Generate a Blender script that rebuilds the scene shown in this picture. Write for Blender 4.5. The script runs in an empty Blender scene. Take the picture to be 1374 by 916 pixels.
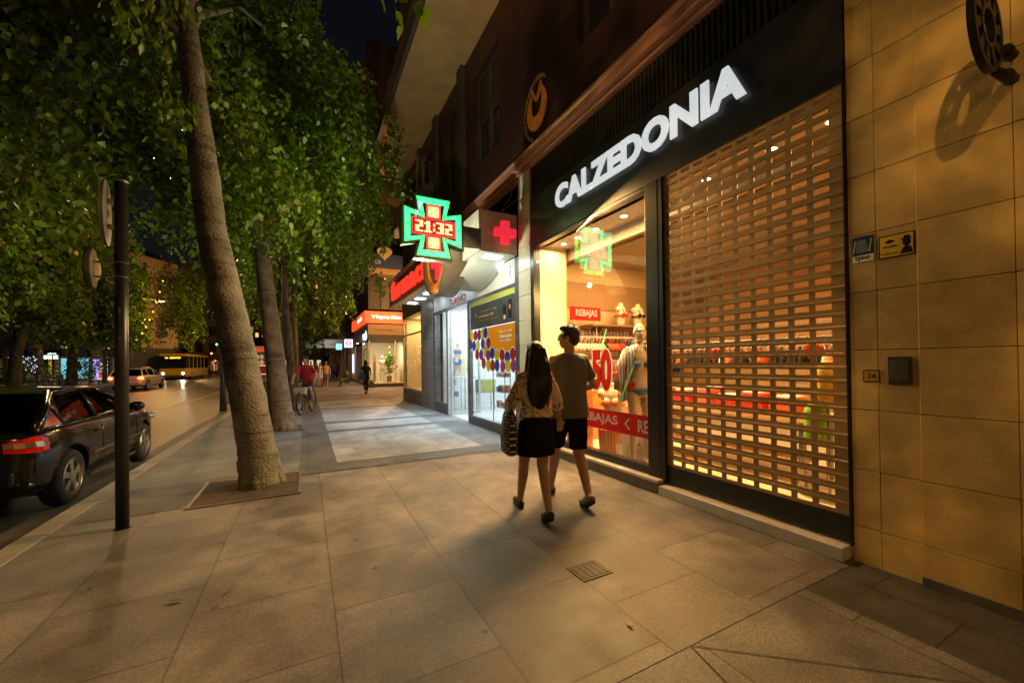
import bpy, math, random
import numpy as np
from mathutils import Vector, Matrix, noise
R = math.radians
sc = bpy.context.scene
col = sc.collection
rnd = random.Random(7)

# ------------------------------------------------------------------ helpers
WM = {}            # world matrices of the objects made so far

def tag(o, label=None, cat=None, group=None, kind=None):
    if label: o['label'] = label
    if cat: o['category'] = cat
    if group: o['group'] = group
    if kind: o['kind'] = kind
    return o

def thing(name, label, cat, loc=(0, 0, 0), rz=0, group=None, parent=None):
    o = bpy.data.objects.new(name, None); col.objects.link(o)
    o.empty_display_size = .2
    o.location = loc; o.rotation_euler = (0, 0, rz)
    WM[o] = Matrix.Translation(loc) @ Matrix.Rotation(rz, 4, 'Z')
    return tag(o, label, cat, group)

def link(name, me, parent=None, world=False):
    o = bpy.data.objects.new(name, me); col.objects.link(o)
    if parent is not None:
        o.parent = parent
        if world:
            o.matrix_parent_inverse = WM[parent].inverted(); WM[o] = Matrix.Identity(4)
        else:
            WM[o] = WM[parent].copy()
    else:
        WM[o] = Matrix.Identity(4)
    return o

def copy_tree(o, parent=None):
    c = o.copy(); col.objects.link(c)
    if parent is not None: c.parent = parent
    for ch in list(o.children): copy_tree(ch, c)
    return c

def place_copy(o, loc, rz=0, label=None, scale=None):
    c = copy_tree(o); c.location = loc; c.rotation_euler = (0, 0, rz)
    if scale: c.scale = (scale,) * 3
    if label: c['label'] = label
    return c

class MB:
    def __init__(s): s.v = []; s.f = []; s.m = []; s.T = Matrix.Identity(4)
    def add(s, vs, fs, mi=0):
        n = len(s.v)
        s.v += [tuple(s.T @ Vector(p)) for p in vs]
        s.f += [tuple(i + n for i in f) for f in fs]; s.m += [mi] * len(fs)
        return s
    def box(s, a, b, mi=0, rz=0, piv=None):
        (x0, y0, z0), (x1, y1, z1) = a, b
        vs = [(x, y, z) for z in (z0, z1) for y in (y0, y1) for x in (x0, x1)]
        if rz:
            c = Vector(piv) if piv else Vector(((x0+x1)/2, (y0+y1)/2, 0)); Rm = Matrix.Rotation(rz, 3, 'Z')
            c.z = 0
            vs = [tuple(Rm @ (Vector(p) - c) + c) for p in vs]
        return s.add(vs, [(0, 2, 3, 1), (4, 5, 7, 6), (0, 1, 5, 4), (2, 6, 7, 3), (0, 4, 6, 2), (1, 3, 7, 5)], mi)
    def tube(s, pts, rs, n=10, mi=0, cap=True):
        pts = [Vector(p) for p in pts]
        if not hasattr(rs, '__len__'): rs = [rs] * len(pts)
        vs = []; fs = []; prev = None
        for i, p in enumerate(pts):
            d = (pts[min(i+1, len(pts)-1)] - pts[max(i-1, 0)])
            d = d.normalized() if d.length > 1e-9 else Vector((0, 0, 1))
            if prev is None:
                u = d.cross(Vector((0, 0, 1)))
                if u.length < .05: u = d.cross(Vector((1, 0, 0)))
            else: u = prev - d * prev.dot(d)
            u.normalize(); prev = u; w = d.cross(u)
            for k in range(n):
                a = 2*math.pi*k/n
                vs.append(p + (u*math.cos(a) + w*math.sin(a))*rs[i])
        for i in range(len(pts)-1):
            for k in range(n):
                a = i*n+k; b = i*n+(k+1) % n
                fs.append((a, b, b+n, a+n))
        if cap:
            fs.append(tuple(range(n-1, -1, -1))); L = (len(pts)-1)*n; fs.append(tuple(range(L, L+n)))
        return s.add(vs, fs, mi)
    def capsule(s, p0, p1, r0, r1, n=12):
        p0 = Vector(p0); p1 = Vector(p1); d = (p1-p0)
        if d.length < 1e-6: d = Vector((0, 0, 1e-4))
        d.normalize()
        pts = []; rs = []
        for a in (85, 60, 30): pts.append(p0 - d*r0*math.sin(R(a))); rs.append(r0*math.cos(R(a)))
        pts.append(p0); rs.append(r0); pts.append(p1); rs.append(r1)
        for a in (30, 60, 85): pts.append(p1 + d*r1*math.sin(R(a))); rs.append(r1*math.cos(R(a)))
        return s.tube(pts, rs, n)
    def ell(s, c, r, n=14, m=9, rot=None, mi=0):
        vs = []; fs = []
        for j in range(m+1):
            t = math.pi*j/m
            for k in range(n):
                a = 2*math.pi*k/n
                p = Vector((r[0]*math.sin(t)*math.cos(a), r[1]*math.sin(t)*math.sin(a), r[2]*math.cos(t)))
                if rot: p = rot @ p
                vs.append(Vector(c)+p)
        for j in range(m):
            for k in range(n):
                a = j*n+k; b = j*n+(k+1) % n
                fs.append((a, a+n, b+n, b))
        return s.add(vs, fs, mi)
    def loft(s, rings, cap=True, mi=0, closed=True):
        n = len(rings[0]); vs = [p for r in rings for p in r]; fs = []
        for i in range(len(rings)-1):
            for k in range(n if closed else n-1):
                a = i*n+k; b = i*n+(k+1) % n
                fs.append((a, b, b+n, a+n))
        if cap and closed:
            fs.append(tuple(range(n-1, -1, -1))); L = (len(rings)-1)*n; fs.append(tuple(range(L, L+n)))
        return s.add(vs, fs, mi)
    def ell_loft(s, secs, n=18, mi=0, p=2.0):
        """secs: (cx, cy, z, hw, hd)"""
        rings = []
        for cx, cy, z, hw, hd in secs:
            rr = []
            for k in range(n):
                a = 2*math.pi*k/n; c = math.cos(a); d = math.sin(a)
                rr.append((cx+hw*math.copysign(abs(c)**(2/p), c), cy+hd*math.copysign(abs(d)**(2/p), d), z))
            rings.append(rr)
        return s.loft(rings, mi=mi)
    def prism(s, poly, o, u, w, d, mi=0):
        """polygon (2D) in the plane o,u,w extruded by vector d"""
        o, u, w, d = map(Vector, (o, u, w, d)); n = len(poly)
        a = [o + u*x + w*y for x, y in poly]; b = [p + d for p in a]
        fs = [tuple(range(n-1, -1, -1)), tuple(range(n, 2*n))] + [(k, (k+1) % n, (k+1) % n+n, k+n) for k in range(n)]
        if u.cross(w).dot(d) < 0: fs = [tuple(reversed(f)) for f in fs]
        return s.add(a+b, fs, mi)
    def disc(s, c, r, axis, h, n=20, mi=0):
        c = Vector(c); ax = Vector(axis).normalized()
        return s.tube([c, c+ax*h], r, n, mi)
    def quad(s, a, b, c, d, mi=0): return s.add([a, b, c, d], [(0, 1, 2, 3)], mi)
    def mesh(s, name, mats, smooth=False):
        me = bpy.data.meshes.new(name); me.from_pydata(s.v, [], s.f)
        for m in (mats if isinstance(mats, (list, tuple)) else [mats]): me.materials.append(m)
        if len(me.materials) > 1: me.polygons.foreach_set('material_index', s.m)
        if smooth: me.polygons.foreach_set('use_smooth', [True]*len(me.polygons))
        me.update(); return me
    def build(s, name, mats, parent=None, smooth=False, bevel=0, world=False, seg=2, wn=False):
        o = link(name, s.mesh(name, mats, smooth), parent, world)
        if bevel:
            b = o.modifiers.new('bevel', 'BEVEL'); b.width = bevel; b.segments = seg; b.limit_method = 'ANGLE'; b.angle_limit = R(40)
        return o

TS = bpy.data.scenes.new('build')
def evalmesh(ob):
    TS.collection.objects.link(ob); vl = TS.view_layers[0]; vl.update()
    me = bpy.data.meshes.new_from_object(ob.evaluated_get(vl.depsgraph)); return me

def remesh(mb, voxel, mat, name, smooth=4, disp=0, dscale=6, factor=.5):
    ob = bpy.data.objects.new('tmp', mb.mesh('tmp', mat))
    m = ob.modifiers.new('r', 'REMESH'); m.mode = 'VOXEL'; m.voxel_size = voxel; m.use_smooth_shade = True
    if smooth:
        k = ob.modifiers.new('s', 'SMOOTH'); k.iterations = smooth; k.factor = factor
    me = evalmesh(ob); me.name = name
    bpy.data.objects.remove(ob)
    me.materials.clear(); me.materials.append(mat)
    if disp:
        me.update()
        nv = len(me.vertices); co = np.empty(nv*3, np.float32); no = np.empty(nv*3, np.float32)
        me.vertices.foreach_get('co', co); me.vertices.foreach_get('normal', no); co = co.reshape(-1, 3); no = no.reshape(-1, 3)
        dd = np.array([noise.noise(Vector((x, y, z*.45)))*disp + noise.noise(Vector((x*2.7, y*2.7, z*2.7)))*disp*.35 for x, y, z in (co*dscale).tolist()], np.float32)
        co += no*dd[:, None]; me.vertices.foreach_set('co', co.ravel())
    me.polygons.foreach_set('use_smooth', [True]*len(me.polygons))
    me.update(); return me

def text(name, s, mat, origin, xdir, up, width=None, height=None, ext=.004, off=0, parent=None, bold=0, center=True, world=True, space=1.0):
    cu = bpy.data.curves.new('txt', 'FONT'); cu.body = s; cu.size = 1; cu.extrude = 0; cu.offset = bold; cu.space_character = space
    cu.resolution_u = 4
    ob = bpy.data.objects.new('txt', cu)
    me = evalmesh(ob); bpy.data.objects.remove(ob)
    xs = [v.co.x for v in me.vertices]; ys = [v.co.y for v in me.vertices]
    x0, x1, y0, y1 = min(xs), max(xs), min(ys), max(ys)
    sx = width/(x1-x0) if width else None; sy = height/(y1-y0) if height else None
    sx = sx or sy; sy = sy or sx
    xdir = Vector(xdir).normalized(); up = Vector(up).normalized(); nn = xdir.cross(up); o = Vector(origin)
    vs = []; cx = (x0+x1)/2 if center else x0; cy = (y0+y1)/2 if center else y0
    P = [o + xdir*((v.co.x-cx)*sx) + up*((v.co.y-cy)*sy) for v in me.vertices]
    fs = [tuple(p.vertices) for p in me.polygons]
    n = len(P); vs = [p+nn*ext for p in P] + P
    # boundary edges for the sides
    cnt = {}
    for f in fs:
        for i in range(len(f)):
            a, b = f[i], f[(i+1) % len(f)]; cnt[(a, b)] = 1
    sides = [(a, a+n, b+n, b) for (a, b) in cnt if (b, a) not in cnt]
    mb = MB(); mb.add(vs, fs + sides)
    bpy.data.meshes.remove(me)
    return mb.build(name, mat, parent, world=world)

# ------------------------------------------------------------------ materials
MATS = {}
def mat(name, c, rough=.6, metal=0, var=.15, scale=6, bump=0, bscale=None, c2=None, spec=.5, island=0, detail=5, stain=0, coat=0):
    if name in MATS: return MATS[name]
    m = bpy.data.materials.new(name); m.use_nodes = True; nt = m.node_tree; N = nt.nodes; L = nt.links
    b = N['Principled BSDF']; b.inputs['Roughness'].default_value = rough; b.inputs['Metallic'].default_value = metal
    b.inputs['Specular IOR Level'].default_value = spec; b.inputs['Coat Weight'].default_value = coat
    tc = N.new('ShaderNodeTexCoord')
    nz = N.new('ShaderNodeTexNoise'); nz.inputs['Scale'].default_value = scale; nz.inputs['Detail'].default_value = detail
    L.new(tc.outputs['Object'], nz.inputs['Vector'])
    cr = N.new('ShaderNodeValToRGB'); cr.color_ramp.elements[0].position = .3; cr.color_ramp.elements[1].position = .7
    lo = c2 if c2 else tuple(x*(1-var) for x in c); hi = tuple(min(1, x*(1+var)) for x in c) if not c2 else c
    cr.color_ramp.elements[0].color = (*lo, 1); cr.color_ramp.elements[1].color = (*hi, 1)
    L.new(nz.outputs['Fac'], cr.inputs['Fac'])
    out = cr.outputs['Color']
    if stain:
        n2 = N.new('ShaderNodeTexNoise'); n2.inputs['Scale'].default_value = .9; n2.inputs['Detail'].default_value = 8; n2.inputs['Roughness'].default_value = .65
        L.new(tc.outputs['Object'], n2.inputs['Vector'])
        mr = N.new('ShaderNodeMapRange'); mr.inputs[1].default_value = .35; mr.inputs[2].default_value = .65; mr.inputs[3].default_value = 1-stain; mr.inputs[4].default_value = 1+stain*.4
        L.new(n2.outputs['Fac'], mr.inputs[0])
        hs = N.new('ShaderNodeHueSaturation'); L.new(out, hs.inputs['Color']); L.new(mr.outputs[0], hs.inputs['Value']); out = hs.outputs['Color']
    if island:
        gi = N.new('ShaderNodeNewGeometry'); mr = N.new('ShaderNodeMapRange'); mr.inputs[3].default_value = 1-island; mr.inputs[4].default_value = 1+island
        L.new(gi.outputs['Random Per Island'], mr.inputs[0])
        hs = N.new('ShaderNodeHueSaturation'); L.new(out, hs.inputs['Color']); L.new(mr.outputs[0], hs.inputs['Value']); out = hs.outputs['Color']
    L.new(out, b.inputs['Base Color'])
    if bump:
        nb = N.new('ShaderNodeTexNoise'); nb.inputs['Scale'].default_value = bscale or scale*4; nb.inputs['Detail'].default_value = 6
        L.new(tc.outputs['Object'], nb.inputs['Vector'])
        bp = N.new('ShaderNodeBump'); bp.inputs['Strength'].default_value = bump; bp.inputs['Distance'].default_value = .02
        L.new(nb.outputs['Fac'], bp.inputs['Height']); L.new(bp.outputs['Normal'], b.inputs['Normal'])
    MATS[name] = m; return m

def backlit(m, k=.5):
    nt = m.node_tree; N = nt.nodes; L = nt.links; b = N['Principled BSDF']; tr = N.new('ShaderNodeBsdfTranslucent'); mx = N.new('ShaderNodeMixShader'); mx.inputs[0].default_value = k
    L.new(b.inputs['Base Color'].links[0].from_socket, tr.inputs[0]); L.new(b.outputs[0], mx.inputs[1]); L.new(tr.outputs[0], mx.inputs[2]); L.new(mx.outputs[0], N['Material Output'].inputs[0]); return m

def emit(name, c, s, base=None):
    if name in MATS: return MATS[name]
    m = bpy.data.materials.new(name); m.use_nodes = True; b = m.node_tree.nodes['Principled BSDF']
    b.inputs['Base Color'].default_value = (*(base or c), 1); b.inputs['Roughness'].default_value = .5
    b.inputs['Emission Color'].default_value = (*c, 1); b.inputs['Emission Strength'].default_value = s
    MATS[name] = m; return m

def glass(name, tint=(1, 1, 1), ior=1.6, rough=.0, gcol=1):
    m = bpy.data.materials.new(name); m.use_nodes = True; nt = m.node_tree; N = nt.nodes; L = nt.links
    for n in list(N): N.remove(n)
    o = N.new('ShaderNodeOutputMaterial'); mx = N.new('ShaderNodeMixShader'); t = N.new('ShaderNodeBsdfTransparent'); g = N.new('ShaderNodeBsdfGlossy')
    fr = N.new('ShaderNodeFresnel'); gi = N.new('ShaderNodeNewGeometry'); mi = N.new('ShaderNodeMapRange')
    mi.inputs[3].default_value = ior; mi.inputs[4].default_value = 1/ior; L.new(gi.outputs['Backfacing'], mi.inputs[0]); L.new(mi.outputs[0], fr.inputs['IOR'])
    t.inputs['Color'].default_value = (*tint, 1); g.inputs['Roughness'].default_value = rough; g.inputs['Color'].default_value = (gcol, gcol, gcol, 1)
    L.new(fr.outputs[0], mx.inputs[0]); L.new(t.outputs[0], mx.inputs[1]); L.new(g.outputs[0], mx.inputs[2]); L.new(mx.outputs[0], o.inputs[0])
    return m

def paving(name, c1, c2, bw, rh, mortar, mc, rough=.5, off=.5, ox=0, oy=0, speck=.25, stain=.3, sp=.5):
    """slabs laid in world metres: bw along the street, rh across it"""
    m = bpy.data.materials.new(name); m.use_nodes = True; nt = m.node_tree; N = nt.nodes; L = nt.links
    b = N['Principled BSDF']; b.inputs['Specular IOR Level'].default_value = sp
    tc = N.new('ShaderNodeTexCoord'); sx = N.new('ShaderNodeSeparateXYZ'); L.new(tc.outputs['Object'], sx.inputs[0])
    ax = N.new('ShaderNodeMath'); ax.inputs[1].default_value = ox+30*rh; L.new(sx.outputs[0], ax.inputs[0])
    ay = N.new('ShaderNodeMath'); ay.inputs[1].default_value = oy+30*bw; L.new(sx.outputs[1], ay.inputs[0])
    cb = N.new('ShaderNodeCombineXYZ'); L.new(ay.outputs[0], cb.inputs[0]); L.new(ax.outputs[0], cb.inputs[1])
    br = N.new('ShaderNodeTexBrick'); br.offset = off; br.inputs['Scale'].default_value = 1; br.inputs['Brick Width'].default_value = bw; br.inputs['Row Height'].default_value = rh
    br.inputs['Mortar Size'].default_value = mortar; br.inputs['Mortar Smooth'].default_value = .3
    br.inputs['Color1'].default_value = (*c1, 1); br.inputs['Color2'].default_value = (*c2, 1); br.inputs['Mortar'].default_value = (*mc, 1)
    L.new(cb.outputs[0], br.inputs['Vector'])
    out = br.outputs['Color']
    # worn, dirty margin along the joints
    b2 = N.new('ShaderNodeTexBrick'); b2.offset = off; b2.inputs['Scale'].default_value = 1; b2.inputs['Brick Width'].default_value = bw; b2.inputs['Row Height'].default_value = rh
    b2.inputs['Mortar Size'].default_value = .022; b2.inputs['Mortar Smooth'].default_value = 1; L.new(cb.outputs[0], b2.inputs['Vector'])
    n7 = N.new('ShaderNodeTexNoise'); n7.inputs['Scale'].default_value = 9; n7.inputs['Detail'].default_value = 8; L.new(tc.outputs['Object'], n7.inputs['Vector'])
    m7 = N.new('ShaderNodeMath'); m7.operation = 'MULTIPLY'; L.new(b2.outputs['Fac'], m7.inputs[0]); L.new(n7.outputs['Fac'], m7.inputs[1])
    r7 = N.new('ShaderNodeMapRange'); r7.inputs[1].default_value = .15; r7.inputs[2].default_value = .55; r7.inputs[3].default_value = 1; r7.inputs[4].default_value = .84; L.new(m7.outputs[0], r7.inputs[0])
    h7 = N.new('ShaderNodeHueSaturation'); L.new(out, h7.inputs['Color']); L.new(r7.outputs[0], h7.inputs['Value']); out = h7.outputs['Color']
    def valnoise(out, scale, lo, hi, det, a=.35, z=.65, dis=0, vec=None):
        n2 = N.new('ShaderNodeTexNoise'); n2.inputs['Scale'].default_value = scale; n2.inputs['Detail'].default_value = det; n2.inputs['Distortion'].default_value = dis
        L.new(tc.outputs['Object'], n2.inputs['Vector'])
        mr = N.new('ShaderNodeMapRange'); mr.inputs[1].default_value = a; mr.inputs[2].default_value = z; mr.inputs[3].default_value = lo; mr.inputs[4].default_value = hi
        L.new(n2.outputs['Fac'], mr.inputs[0])
        hs = N.new('ShaderNodeHueSaturation'); L.new(out, hs.inputs['Color']); L.new(mr.outputs[0], hs.inputs['Value'])
        return hs.outputs['Color'], n2
    out, n1 = valnoise(out, 1.1, 1-stain*1.1, 1+stain*.5, 10, a=.38, z=.62, dis=.3)
    out, n2 = valnoise(out, 160, 1-speck, 1+speck, 2)
    out, n3 = valnoise(out, 4.3, .74, 1.1, 10, .38, .6)
    out, n5 = valnoise(out, 45, .84, 1.08, 6, .4, .55)
    out, n6 = valnoise(out, 420, .72, 1.22, 1, .35, .65)
    # small dark gum marks
    vo = N.new('ShaderNodeTexVoronoi'); vo.inputs['Scale'].default_value = 3.1; L.new(tc.outputs['Object'], vo.inputs['Vector'])
    mr = N.new('ShaderNodeMapRange'); mr.inputs[1].default_value = .045; mr.inputs[2].default_value = .085; mr.inputs[3].default_value = .42; mr.inputs[4].default_value = 1
    L.new(vo.outputs['Distance'], mr.inputs[0])
    hs = N.new('ShaderNodeHueSaturation'); L.new(out, hs.inputs['Color']); L.new(mr.outputs[0], hs.inputs['Value']); out = hs.outputs['Color']
    L.new(out, b.inputs['Base Color'])
    mr = N.new('ShaderNodeMapRange'); mr.inputs[1].default_value = .3; mr.inputs[2].default_value = .7; mr.inputs[3].default_value = rough+.08; mr.inputs[4].default_value = rough+.26
    L.new(n3.outputs['Fac'], mr.inputs[0]); L.new(mr.outputs[0], b.inputs['Roughness'])
    ad = N.new('ShaderNodeMath'); ad.operation = 'MULTIPLY_ADD'; ad.inputs[1].default_value = -1.0; L.new(br.outputs['Fac'], ad.inputs[0])
    ml = N.new('ShaderNodeMath'); ml.operation = 'MULTIPLY'; ml.inputs[1].default_value = .25; L.new(n2.outputs['Fac'], ml.inputs[0]); L.new(ml.outputs[0], ad.inputs[2])
    bp = N.new('ShaderNodeBump'); bp.inputs['Strength'].default_value = .5; bp.inputs['Distance'].default_value = .004
    L.new(ad.outputs[0], bp.inputs['Height']); L.new(bp.outputs['Normal'], b.inputs['Normal'])
    return m

def pattern(name, base, spots, scale=14, thr=(.48, .55), rough=.8, dark=None):
    m = bpy.data.materials.new(name); m.use_nodes = True; nt = m.node_tree; N = nt.nodes; L = nt.links
    b = N['Principled BSDF']; b.inputs['Roughness'].default_value = rough
    tc = N.new('ShaderNodeTexCoord'); nz = N.new('ShaderNodeTexNoise'); nz.inputs['Scale'].default_value = scale; nz.inputs['Detail'].default_value = 3; nz.inputs['Distortion'].default_value = 1.2
    L.new(tc.outputs['Object'], nz.inputs['Vector'])
    cr = N.new('ShaderNodeValToRGB'); e = cr.color_ramp.elements; e[0].position = thr[0]; e[0].color = (*base, 1); e[1].position = thr[1]; e[1].color = (*spots, 1)
    if dark:
        x = e.new(thr[1]+.07); x.color = (*dark, 1); x = e.new(thr[1]+.11); x.color = (*base, 1)
    L.new(nz.outputs['Fac'], cr.inputs['Fac']); L.new(cr.outputs[0], b.inputs['Base Color'])
    MATS[name] = m; return m

M = MATS
blackpaint = mat('black_paint', (.012, .012, .013), .35, .0, .2)
blackmetal = mat('black_metal', (.02, .02, .022), .4, .6, .2)
steel = mat('brushed_steel', (.32, .31, .30), .32, .9, .25, 3)
greymetal = mat('grey_metal', (.16, .16, .16), .45, .7, .25, 5, .1)
white = mat('white_paint', (.75, .75, .72), .45, 0, .06)
cream = mat('cream_wall', (.72, .58, .40), .7, 0, .06)
rubber = mat('rubber', (.015, .015, .015), .85, 0, .3)
wglass = glass('shop_glass', (.97, .98, .97), 2.0)
cglass = glass('car_glass', (.13, .14, .13), 1.35, gcol=.16)
skin = mat('skin', (.42, .235, .15), .5, 0, .08, 20, .05, 200)
hairm = mat('hair', (.012, .008, .006), .42, 0, .5, 60, .35, 140)
redpaint = mat('red_paint', (.55, .03, .02), .5, 0, .1)
# ------------------------------------------------------------------ camera, world
F_, W_, H_, EYE = 530., 1374., 916., 1.47
cam = bpy.data.cameras.new('camera'); camo = bpy.data.objects.new('camera', cam); col.objects.link(camo)
cam.sensor_width = 36; cam.sensor_fit = 'HORIZONTAL'; cam.lens = F_/W_*36; cam.shift_y = 23.4/1374; cam.clip_end = 900; cam.clip_start = .05
YAW = math.atan(276/530.)
CR = Matrix.Rotation(-YAW, 4, 'Z') @ Matrix.Rotation(math.pi/2+R(.46), 4, 'X') @ Matrix.Rotation(-R(.7), 4, 'Z')
camo.matrix_world = Matrix.Translation((0, 0, EYE)) @ CR
sc.camera = camo

def gp(px, depth):
    """ground point seen at column px at a given distance along the optical axis"""
    xc = (px-687)/F_*depth; c, s = math.cos(YAW), math.sin(YAW)
    return Vector((xc*c + depth*s, -xc*s + depth*c, 0))
def zz(py, px, depth): return EYE + (494 - .0122*px - py)/F_*depth

w = bpy.data.worlds.new('World'); sc.world = w; w.use_nodes = True
nt = w.node_tree; bg = nt.nodes['Background']; sky = nt.nodes.new('ShaderNodeTexSky'); sky.sky_type = 'NISHITA'; sky.sun_disc = False
sky.sun_elevation = R(-4.0); sky.sun_rotation = R(250)
nt.links.new(sky.outputs[0], bg.inputs[0]); bg.inputs[1].default_value = .22
sun = bpy.data.lights.new('night_fill', 'SUN'); sun.energy = .004; sun.angle = R(.5); sun.color = (.8, .88, 1)  # faint sun lamp added for night ambient
so = bpy.data.objects.new('night_fill', sun); col.objects.link(so); so.rotation_euler = (R(40), 0, R(70))

def lamp(name, kind, loc, power, color, size=.1, target=None, spot=None, blend=.6, sy=None):
    l = bpy.data.lights.new(name, kind); l.energy = power; l.color = color
    if kind == 'AREA':
        l.size = size
        if sy: l.shape = 'RECTANGLE'; l.size_y = sy
    else: l.shadow_soft_size = size
    if kind == 'SPOT': l.spot_size = R(spot or 120); l.spot_blend = blend
    o = bpy.data.objects.new(name, l); col.objects.link(o); o.location = loc
    if target is not None:
        d = Vector(target)-Vector(loc); o.rotation_euler = d.to_track_quat('-Z', 'Y').to_euler()
    return o
SOD = (1.0, .52, .17)
WARM = (1.0, .62, .25)
COOL = (.78, .93, 1.0)

# ------------------------------------------------------------------ ground
FX_ = 3.53
def sheet(name, x0, x1, y0, y1, z, m, kind='structure', nx=1):
    mb = MB(); mb.quad((x0, y0, z), (x1, y0, z), (x1, y1, z), (x0, y1, z)); o = mb.build(name, m); tag(o, kind=kind); return o
asphalt = mat('asphalt', (.05, .047, .043), .34, 0, .35, 2.2, .35, 90, stain=.35)
sheet('ground', -400, 400, -60, 700, -.16, asphalt)
sheet('road', -15.2, -2.2, -40, 400, -.13, asphalt)
pave = paving('sidewalk_stone', (.195, .170, .157), (.142, .124, .116), .73, .75, .0032, (.07, .06, .05), .46, ox=-.14, oy=-.035)
sheet('sidewalk', -2.02, 9, 1.4, 22, 0, pave)
pave2 = paving('far_sidewalk_stone', (.27, .215, .16), (.23, .185, .14), 1.4, .75, .004, (.07, .06, .05), .5)
o = sheet('sidewalk', -2.02, 12, 22, 300, 0, pave2)
gran = paving('speckled_granite', (.19, .175, .168), (.155, .142, .137), 1.1, .9, .004, (.05, .045, .04), .5, speck=.5)
sheet('sidewalk', -2.02, 2.81, -14, 1.395, 0, gran)
darkst = paving('dark_stone', (.075, .07, .066), (.06, .057, .054), .8, .8, .004, (.02, .02, .02), .5, speck=.3)
greyst = paving('grey_stone', (.10, .10, .105), (.082, .083, .088), .7, .6, .004, (.05, .05, .05), .45, speck=.3)
bluest = paving('blue_grey_stone', (.165, .17, .18), (.13, .135, .145), .75, .73, .004, (.06, .06, .06), .45, speck=.2)
sheet('sidewalk', 2.81, 3.6, -14, 1.395, 0, darkst)
Z1 = .004
sheet('paving_band', -.10, .40, 6.45, 60, Z1, greyst)
for a, b in ((5.95, 6.45), (9.35, 9.65), (10.75, 11.05), (14.2, 14.5), (17.5, 17.9), (23, 23.5), (29, 29.6), (36, 36.6)):
    sheet('paving_band', -.10, 3.4, a, b, Z1+.004, greyst)
sheet('paving_band', 2.75, 3.5, 6.45, 14.2, Z1, bluest)
pale = paving('pale_stone', (.32, .32, .32), (.275, .275, .275), .73, .75, .003, (.16, .16, .16), .42, speck=.15)
for a, b in ((6.45, 9.35), (9.65, 10.75), (11.05, 14.2), (14.5, 17.5)): sheet('paving_band', .40, 2.75, a, b, Z1, pale)
sheet('paving_band', -1.95, -.10, 6.3, 14, Z1, bluest)
sheet('paving_band', -1.95, -1.15, 5.2, 6.3, Z1, greyst)
# diagonal joint in the granite by the dark stone
mb = MB()
for (a, b) in (((1.74, 1.40), (2.75, .55)), ((1.74, 1.39), (1.50, .4))):
    a = Vector((*a, Z1)); b = Vector((*b, Z1)); n = (b-a).normalized().cross(Vector((0, 0, 1)))*.0028
    mb.quad(a-n, b-n, b+n, a+n)
tag(mb.build('paving_joint', mat('joint', (.05, .045, .04), .9)), kind='structure')
# kerb: pale stones
kerb_st = mat('kerb_stone', (.27, .24, .205), .6, 0, .12, 5, .2, 60, stain=.25, island=.12)
mb = MB(); y = -14.0
while y < 120:
    L_ = 1.0 if y < 40 else 6
    mb.box((-2.22, y+.004, -.16), (-2.024, y+L_-.004, .003)); y += L_
tag(mb.build('kerb', kerb_st, bevel=.012), kind='structure')
# gutter
sheet('gutter', -2.62, -2.22, -14, 120, -.126, mat('gutter_stone', (.11, .10, .085), .6, 0, .25, 3, .2))
mb = MB(); mb.box((-30, 20, -.16), (-15.2, 200, 0)); tag(mb.build('pavement', mat('far_pave', (.24, .2, .15), .55, 0, .2, 2)), kind='structure')
# the tarmac patch in the parking bay near the kerb; lane marks
mk = mat('road_paint', (.6, .6, .56), .6, 0, .25, 9)
mb = MB()
for y in range(14, 150, 7): mb.box((-8.8, y, -.1265), (-8.68, y+3, -.1255))
mb.box((-4.75, 16, -.1265), (-4.65, 150, -.1255))
tag(mb.build('lane_marking', mk), kind='structure')
# service cover by the couple
t = thing('access_cover', 'small square grey metal service cover set in the paving in front of the shutter', 'manhole cover', (1.755, 2.23, 0))
mb = MB(); mb.box((-.125, -.1, -.01), (.125, .1, .007)); mb.build('frame', mat('cover_frame', (.07, .065, .06), .6, .4), t)
mb = MB(); mb.box((-.112, -.088, 0), (.112, .088, .0095))
for i in range(5): mb.box((-.1+.045*i, -.08, .0095), (-.085+.045*i, .08, .0115))
mb.build('lid', mat('cover_lid', (.05, .047, .045), .6, .5, .3, 20, .3), t)

# ------------------------------------------------------------------ near building (stone wall, column, upper floors)
stone = mat('facade_stone', (.62, .39, .13), .62, 0, .16, 7, .16, 90, island=.14, stain=.3, detail=9)
bld = thing('apartment_building', 'tall apartment building over the shops with honey coloured stone wall and long pale balcony soffit', 'building', (FX_, 1, 0))
mb = MB()
ys = [1.42, 1.262, 1.052, .65, .12, -.42, -.95, -1.5, -2.1, -2.8, -3.6, -4.6, -6, -8, -11]
zs = [-.02, .26, .67, 1.10, 1.525, 1.94, 2.35, 2.775, 3.19, 3.585, 4.0, 4.42, 4.84, 5.26, 5.7]
for i in range(len(ys)-1):
    x = FX_ if ys[i] > 1.06 else FX_-.014
    for j in range(len(zs)-1):
        mb.box((x, ys[i+1]+.0015, zs[j]+.002), (x+.12, ys[i]-.0015, zs[j+1]-.002))
mb.build('stone_wall', stone, bld, world=True, bevel=.0025, seg=1)
mb = MB(); mb.box((FX_+.03, -11, -.1), (FX_+.6, 1.41, 5.7)); mb.build('joint_backing', mat('joint_dark', (.05, .045, .035), .9), bld, world=True)
mb = MB(); mb.box((FX_-.03, -11, 0), (FX_-.016, 1.05, .06)); mb.build('skirting', mat('skirt', (.1, .09, .08), .7), bld, world=True)
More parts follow.
